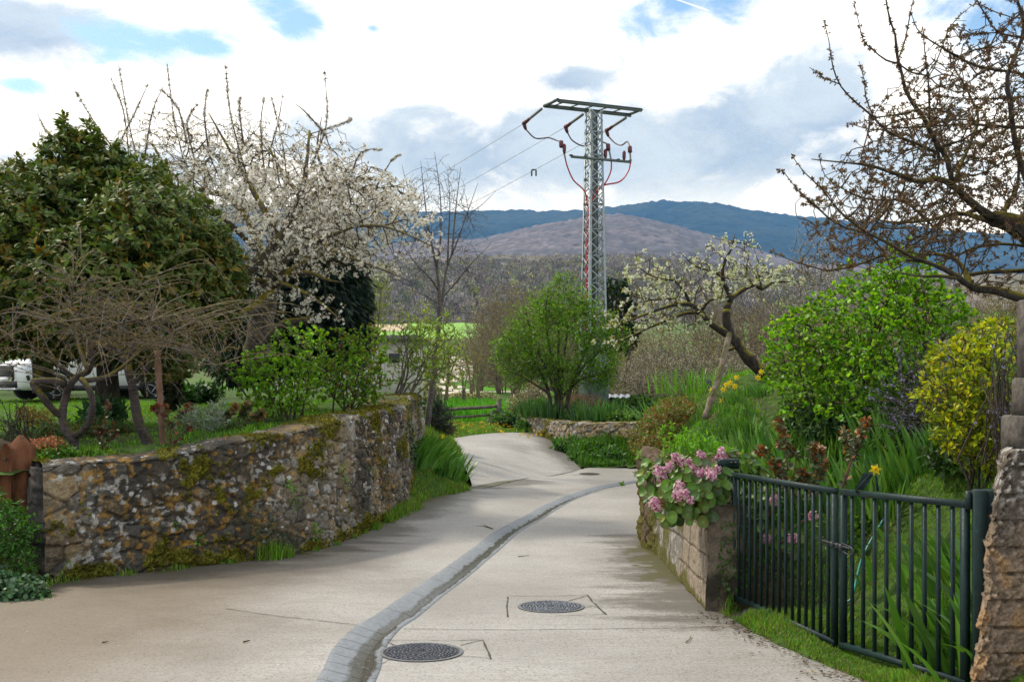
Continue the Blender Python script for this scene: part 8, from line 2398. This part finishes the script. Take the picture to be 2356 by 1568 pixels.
leafpile('flowering_scrub', 'pale cream-flowered scrub on the meadow edge behind the rail fence', 'shrub', [(1110, 915, 78, 36, 10, 1.2), (1060, 915, 79, 34, 12, 1.2), (985, 905, 70, 34, 26, 1.4)], 700, .22, [(.40, .38, .26), (.30, .28, .18), (.13, .10, .07), (.14, .16, .05)], T_LEAF, 11, .8)
leafpile('undergrowth', 'dark shaded undergrowth below the very large light-green shrub', 'plant', [(1960, 990, 11.8, 170, 40, .5), (2110, 1010, 10.6, 90, 40, .4), (2200, 1050, 9, 70, 40, .3), (1850, 960, 12.2, 60, 40, .5)], 1900, .07, [(.035, .08, .014), (.05, .105, .016), (.025, .055, .012)], T_OVAL, 12, .9)
# left garden small plants
GS = [(.26, .31, .24), (.20, .26, .19), (.32, .36, .30)]
leafpile('silver_plant', 'silver-grey leaved plant on the lawn just behind the stone wall', 'plant', [(470, 965, 14.2, 50, 26, .35), (440, 955, 14.3, 25, 22, .25), (500, 950, 14.5, 22, 24, .25)], 420, .07, GS, T_NARROW, 21, .5)
leafpile('coral_flowers', 'clump of coral-red flowers beside the thick brown post', 'flowers', [(110, 1022, 11.9, 36, 16, .2)], 190, .038, [(.48, .12, .07), (.55, .22, .14), (.42, .20, .10), (.20, .2, .04)], T_LEAF, 22, .6, M_BUD)
leafpile('garden_plant', 'light green leafy plants under the coral flowers along the wall end', 'plant', [(110, 1050, 11.8, 50, 20, .25), (150, 1045, 11.9, 30, 22, .2), (220, 1048, 12.1, 40, 10, .15)], 320, .055, [(.10, .22, .02), (.13, .26, .025), (.07, .16, .016)], T_LEAF, 23, .8)
leafpile('yellow_plant', 'pale yellow-leaved plant behind the forked bare trunk', 'plant', [(85, 960, 14.5, 34, 20, .3), (60, 950, 14.6, 20, 14, .2)], 230, .05, [(.42, .40, .10), (.34, .34, .08), (.30, .12, .06)], T_LEAF, 24, .7)
leafpile('daffodil_leaves', 'tuft of blue-green narrow leaves on the lawn beyond the forked trunk', 'plant', [(250, 955, 16, 30, 30, .3), (215, 965, 15.5, 25, 25, .3)], 240, .16, [(.04, .11, .04), (.05, .13, .04)], T_NARROW, 25, .8, M_IRIS, 1.6)
leafpile('garden_plant', 'big-leaved dark green plants at the far side of the lawn', 'plant', [(470, 905, 23, 36, 18, .4), (400, 905, 22, 20, 24, .4), (430, 912, 22.5, 20, 14, .3)], 260, .16, [(.035, .10, .02), (.05, .13, .024)], T_OVAL, 26, .7)
leafpile('garden_plant', 'mixed green border plants between the forked trunk and the lawn', 'plant', [(220, 985, 14.5, 60, 22, .4), (120, 990, 13.6, 50, 22, .3), (270, 985, 15, 50, 18, .3)], 420, .06, [(.06, .13, .03), (.08, .17, .025), (.05, .10, .04), (.20, .07, .03)], T_OVAL, 27, .8)
leafpile('corner_shrub', 'dense dark green leafy shrub in the corner below the brown picket', 'shrub', [(25, 1230, 10.4, 50, 60, .4), (-40, 1200, 10.4, 60, 80, .4), (60, 1290, 10.3, 26, 30, .2), (15, 1180, 10.6, 30, 26, .25)], 820, .048, [(.045, .125, .014), (.06, .16, .016), (.035, .095, .012)], T_OVAL, 28, .5)
leafpile('corner_weeds', 'grey-green mallow leaves at the road edge by the wall end', 'plant', [(30, 1350, 9.9, 60, 28, .3), (-30, 1340, 9.9, 50, 30, .3), (75, 1375, 9.85, 36, 14, .2)], 420, .05, [(.06, .13, .05), (.08, .16, .06), (.05, .11, .04)], T_ROUND, 29, .6, M_BERG)
# plants rooted in the stone wall
def wallplant(label, spots, leaf, palette, seed, n, T=T_ROUND, nm='wall_plant', grp='small plants rooted in the stone wall'):
    rg2 = np.random.RandomState(seed)
    bb = B(); b0 = None
    for (u_, v_, r_) in spots:
        i_ = int(u_ * (len(WP3) - 1)); j_ = int(v_ * 130 * .93)
        c_ = WP3[i_, min(j_, WP3.shape[1] - 1)]
        b0 = c_ if b0 is None else b0
        q_ = c_ + rg2.normal(size=(n, 3)) * r_ * np.array((.7, .7, .9)) + np.r_[WN[i_], 0] * .03
        o_ = nrm(np.tile(np.r_[WN[i_], .5], (n, 1)) + .5 * rdir(n, rg2))
        scatter(bb, T, q_, nrm(rdir(n, rg2) + np.array((0, 0, -.2))), o_, leaf * rg2.uniform(.5, 1.3, n), pal(n, palette, None, .2, rg2))
    tag(bb.build(nm, M_FRESH, None, loc=b0), label, 'plant', grp)
for k_, (u_, v_, r_, lf, n_, lb) in enumerate(((.165, .60, .04, .075, 9, 'bright round-leaved pennywort halfway up the near end of the stone wall'), (.20, .42, .05, .045, 16, 'small pennywort leaves lower than the bright one on the near wall end'), (.345, .80, .06, .035, 40, 'pale green pennywort patch near the wall top, left of its middle'), (.355, .66, .09, .025, 90, 'fern-like green tuft hanging under the pennywort patch'),
        (.50, .82, .07, .030, 60, 'green stonecrop patch among moss near the middle wall top'), (.53, .68, .06, .03, 46, 'small green plant in a joint below the stonecrop patch'), (.66, .70, .07, .03, 50, 'green fern trailing from a joint in the farther half of the wall'), (.40, .30, .06, .05, 30, 'little grass-green plant low on the wall middle'), (.15, .12, .06, .04, 30, 'dark leafy weed at the foot of the wall near its end'))):
    wallplant(lb, [(u_, v_, r_)], lf, [(.12, .25, .025), (.15, .30, .035), (.09, .20, .03)], 50 + k_, n_, T_ROUND)
wallplant('small-leaved dark ivy creeping over the lower middle of the stone wall', [(.27 + .03 * math.sin(i_ * 1.7) + i_ * .012, .52 - .05 * i_ + .03 * math.cos(i_ * 2.1), .085) for i_ in range(8)], .022, [(.035, .06, .035), (.05, .08, .045), (.06, .10, .04)], 70, 150, T_ROUND, 'ivy')
# ivy on the shorter wall end and the block wall end
rg2 = np.random.RandomState(3)
bb = B(); n_ = 1500
q_ = np.c_[-1.98 + rg2.normal(size=n_) * .03 - .02 * rg2.uniform(size=n_), rg2.uniform(19.0, 22.6, n_), rg2.uniform(.15, 1.35, n_)]
k_ = fbm(q_, 1.6, 3, 4) > .46
q_ = q_[k_]; n_ = len(q_)
scatter(bb, T_ROUND, q_, nrm(rdir(n_, rg2) + np.array((0, 0, -.6))), nrm(np.array((1., -.3, .3)) + .5 * rdir(n_, rg2)), rg2.uniform(.05, .09, n_), pal(n_, [(.03, .065, .018), (.045, .085, .02), (.02, .045, .014)], None, .2, rg2))
tag(bb.build('ivy', M_GLOSSY, None, loc=q_[0]), 'dark ivy hanging on the mossy wall end above the verge', 'plant')
bb = B(); n_ = 420
q_ = np.c_[rg2.uniform(1.9, 2.2, n_), 9.15 + rg2.normal(size=n_) * .03, rg2.uniform(-.3, .45, n_)]
k_ = fbm(q_, 4, 3, 4) + .3 * (q_[:, 0] - 2.0) > .45
q_ = q_[k_]; n_ = len(q_)
scatter(bb, T_ROUND, q_, nrm(rdir(n_, rg2)), nrm(np.array((0, -1., .3)) + .5 * rdir(n_, rg2)), rg2.uniform(.02, .045, n_), pal(n_, [(.05, .10, .02), (.07, .13, .025)], None, .2, rg2))
tag(bb.build('ivy', M_GLOSSY, None, loc=q_[0]), 'small ivy creeping on the dark end of the block wall beside the gate post', 'plant')
# meadow flowers, verge flowers
bb = B(); n_ = 420
X_ = rg2.uniform(-3.2, 1.0, n_); Y_ = rg2.uniform(32.2, 37.8, n_); k_ = fbm(np.stack([X_, Y_, X_ * 0], -1), 1.0, 3, 3) > .5
X_, Y_ = X_[k_], Y_[k_]; n_ = len(X_)
q_ = np.c_[X_, Y_, f_lawn(X_, Y_) + rg2.uniform(.10, .24, n_)]
scatter(bb, T_FLOWER, q_, rdir(n_, rg2), nrm(np.array((0, -.5, 1.)) + .3 * rdir(n_, rg2)), rg2.uniform(.03, .05, n_), pal(n_, [(.62, .42, .01), (.55, .34, .01)], None, .1, rg2))
o = bb.build('meadow_flowers', M_YEL); kind(o, 'stuff'); tag(o, 'scattered small yellow flowers in the meadow grass before the fence', 'flowers')
leafpile('hellebore', 'dusky pink-flowered hellebore on the verge under the slim tree', 'plant', [(1030, 992, 27.5, 16, 8, .25), (1012, 985, 27.3, 10, 6, .2)], 70, .10, [(.20, .07, .11), (.16, .06, .09), (.05, .13, .02), (.06, .15, .02)], T_OVAL, 61, .7)
rg2 = np.random.RandomState(8)
hd = P(1018, 1003, 23.3)
daffodil('tiny yellow daffodil on the verge bank beside the irises', 1018, 1003, 23.3, 1.3, float(f_verge(hd[0], hd[1])), None)
q_ = P(1628, 892, 17.2)
bb = B(); n_ = 90; t_ = rg2.uniform(0, 1, n_)[:, None]
a_, c_ = P(1625, 865, 17.2), P(1637, 900, 17.2)
dj = rdir(n_, rg2); scatter(bb, T_LEAF, a_ * (1 - t_) + c_ * t_ + dj * .03, dj, rdir(n_, rg2), .04, pal(n_, [(.10, .11, .16), (.07, .08, .12), (.15, .15, .2)], None, .2, rg2))
tag(bb.build('grape_hyacinth', M_PETAL, None, loc=c_), 'dusky blue flower spike left of the leaning pole on the bank crest', 'flower')
# litter on the road: twigs, leaves, petals
def twig(label, pts, r=.006):
    q2 = np.array([on_road(x_, y_) + (0, 0, .012) for x_, y_ in pts])
    bb = B(); sweep(bb, cr(q2, n=4), np.linspace(r, r * .5, len(cr(q2, n=4))), sides=5, rough=.3)
    tag(bb.build('fallen_twig', M_DARKBARK, None, loc=q2[0]), label, 'twig', 'fallen twigs on the road')
twig('forked dark twig lying on the road left of the drain, level with the grass verge', [(1095, 1211), (1115, 1212), (1134, 1217), (1112, 1208)], .008)
twig('short dry twig lying on the right-hand road beside the drain', [(1192, 1281), (1206, 1280), (1218, 1278)], .005)
twig('thin reddish twig lying on the road near the gate grass', [(1578, 1480), (1586, 1473), (1590, 1465)], .005)
twig('small dark curled leaf stalk on the left of the road', [(560, 1479), (568, 1477), (575, 1476)], .008)
twig('little dark stick at the left edge of the road', [(235, 1480), (243, 1479), (249, 1478)], .007)
bb = B(); n_ = 620
X_ = rg2.uniform(-5, 2.2, n_); Y_ = rg2.uniform(6, 22, n_)
kx = (np.abs(X_ - np.interp(Y_, GC[:, 1][:200], GC[:, 0][:200])) > .25) & inpoly(X_, Y_, poly)
X_, Y_ = X_[kx], Y_[kx]; n_ = len(X_)
q_ = np.c_[X_, Y_, road_z(X_, Y_) + .008]
wht = rg2.uniform(size=n_) < .3
scatter(bb, T_LEAF, q_, nrm(np.c_[rg2.normal(size=(n_, 2)), np.zeros(n_)]), (0, 0, 1.), np.where(wht, .016, .013) * rg2.uniform(.5, 1.2, n_), np.where(wht[:, None], np.array((.75, .73, .7)), np.array((.05, .04, .03))))
o = bb.build('fallen_petals', M_PETAL); kind(o, 'stuff'); tag(o, 'fallen white petals and dark specks scattered over the road', 'litter')
bb = B(); n_ = 900
t_ = rg2.uniform(0, 1, n_); b1 = np.array((1.93, 8.95)); b2 = np.array((2.65, 5.6))
q_ = np.c_[b1 + (b2 - b1) * t_[:, None] + rg2.normal(size=(n_, 2)) * np.array((.12, .1)) - np.array((.10, 0)), np.zeros(n_)]
q_[:, 2] = np.maximum(road_z(q_[:, 0], q_[:, 1]), 0 * t_ - 9) + .012
scatter(bb, T_LEAF, q_, nrm(np.c_[rg2.normal(size=(n_, 2)), rg2.uniform(-.1, .3, n_)]), (0, 0, 1.), rg2.uniform(.015, .05, n_), pal(n_, [(.07, .045, .03), (.11, .07, .04), (.05, .035, .025), (.15, .10, .05)], None, .25, rg2))
o = bb.build('leaf_litter', M_BUD); kind(o, 'stuff'); tag(o, 'brown dead leaves and bark crumbs along the road edge before the gate', 'litter')
# ================================================================== AIR
def haze(density, colr):
    m, t = new_mat('haze')
    v = t.n('ShaderNodeVolumePrincipled', {'Color': colr, 'Density': density, 'Anisotropy': 0.0, 'Absorption Color': (1, 1, 1, 1)})
    t.n('ShaderNodeOutputMaterial', {'Volume': v.outputs[0]})
    bb = B(); bb.box((0, 2850, 528.75), (17000, 5900, 1062.5))
    o = bb.build('haze', m); kind(o, 'stuff'); tag(o, 'thin blue air between the garden and the far ridge', 'haze')
haze(0.000085, (.13, .42, 1.0, 1))
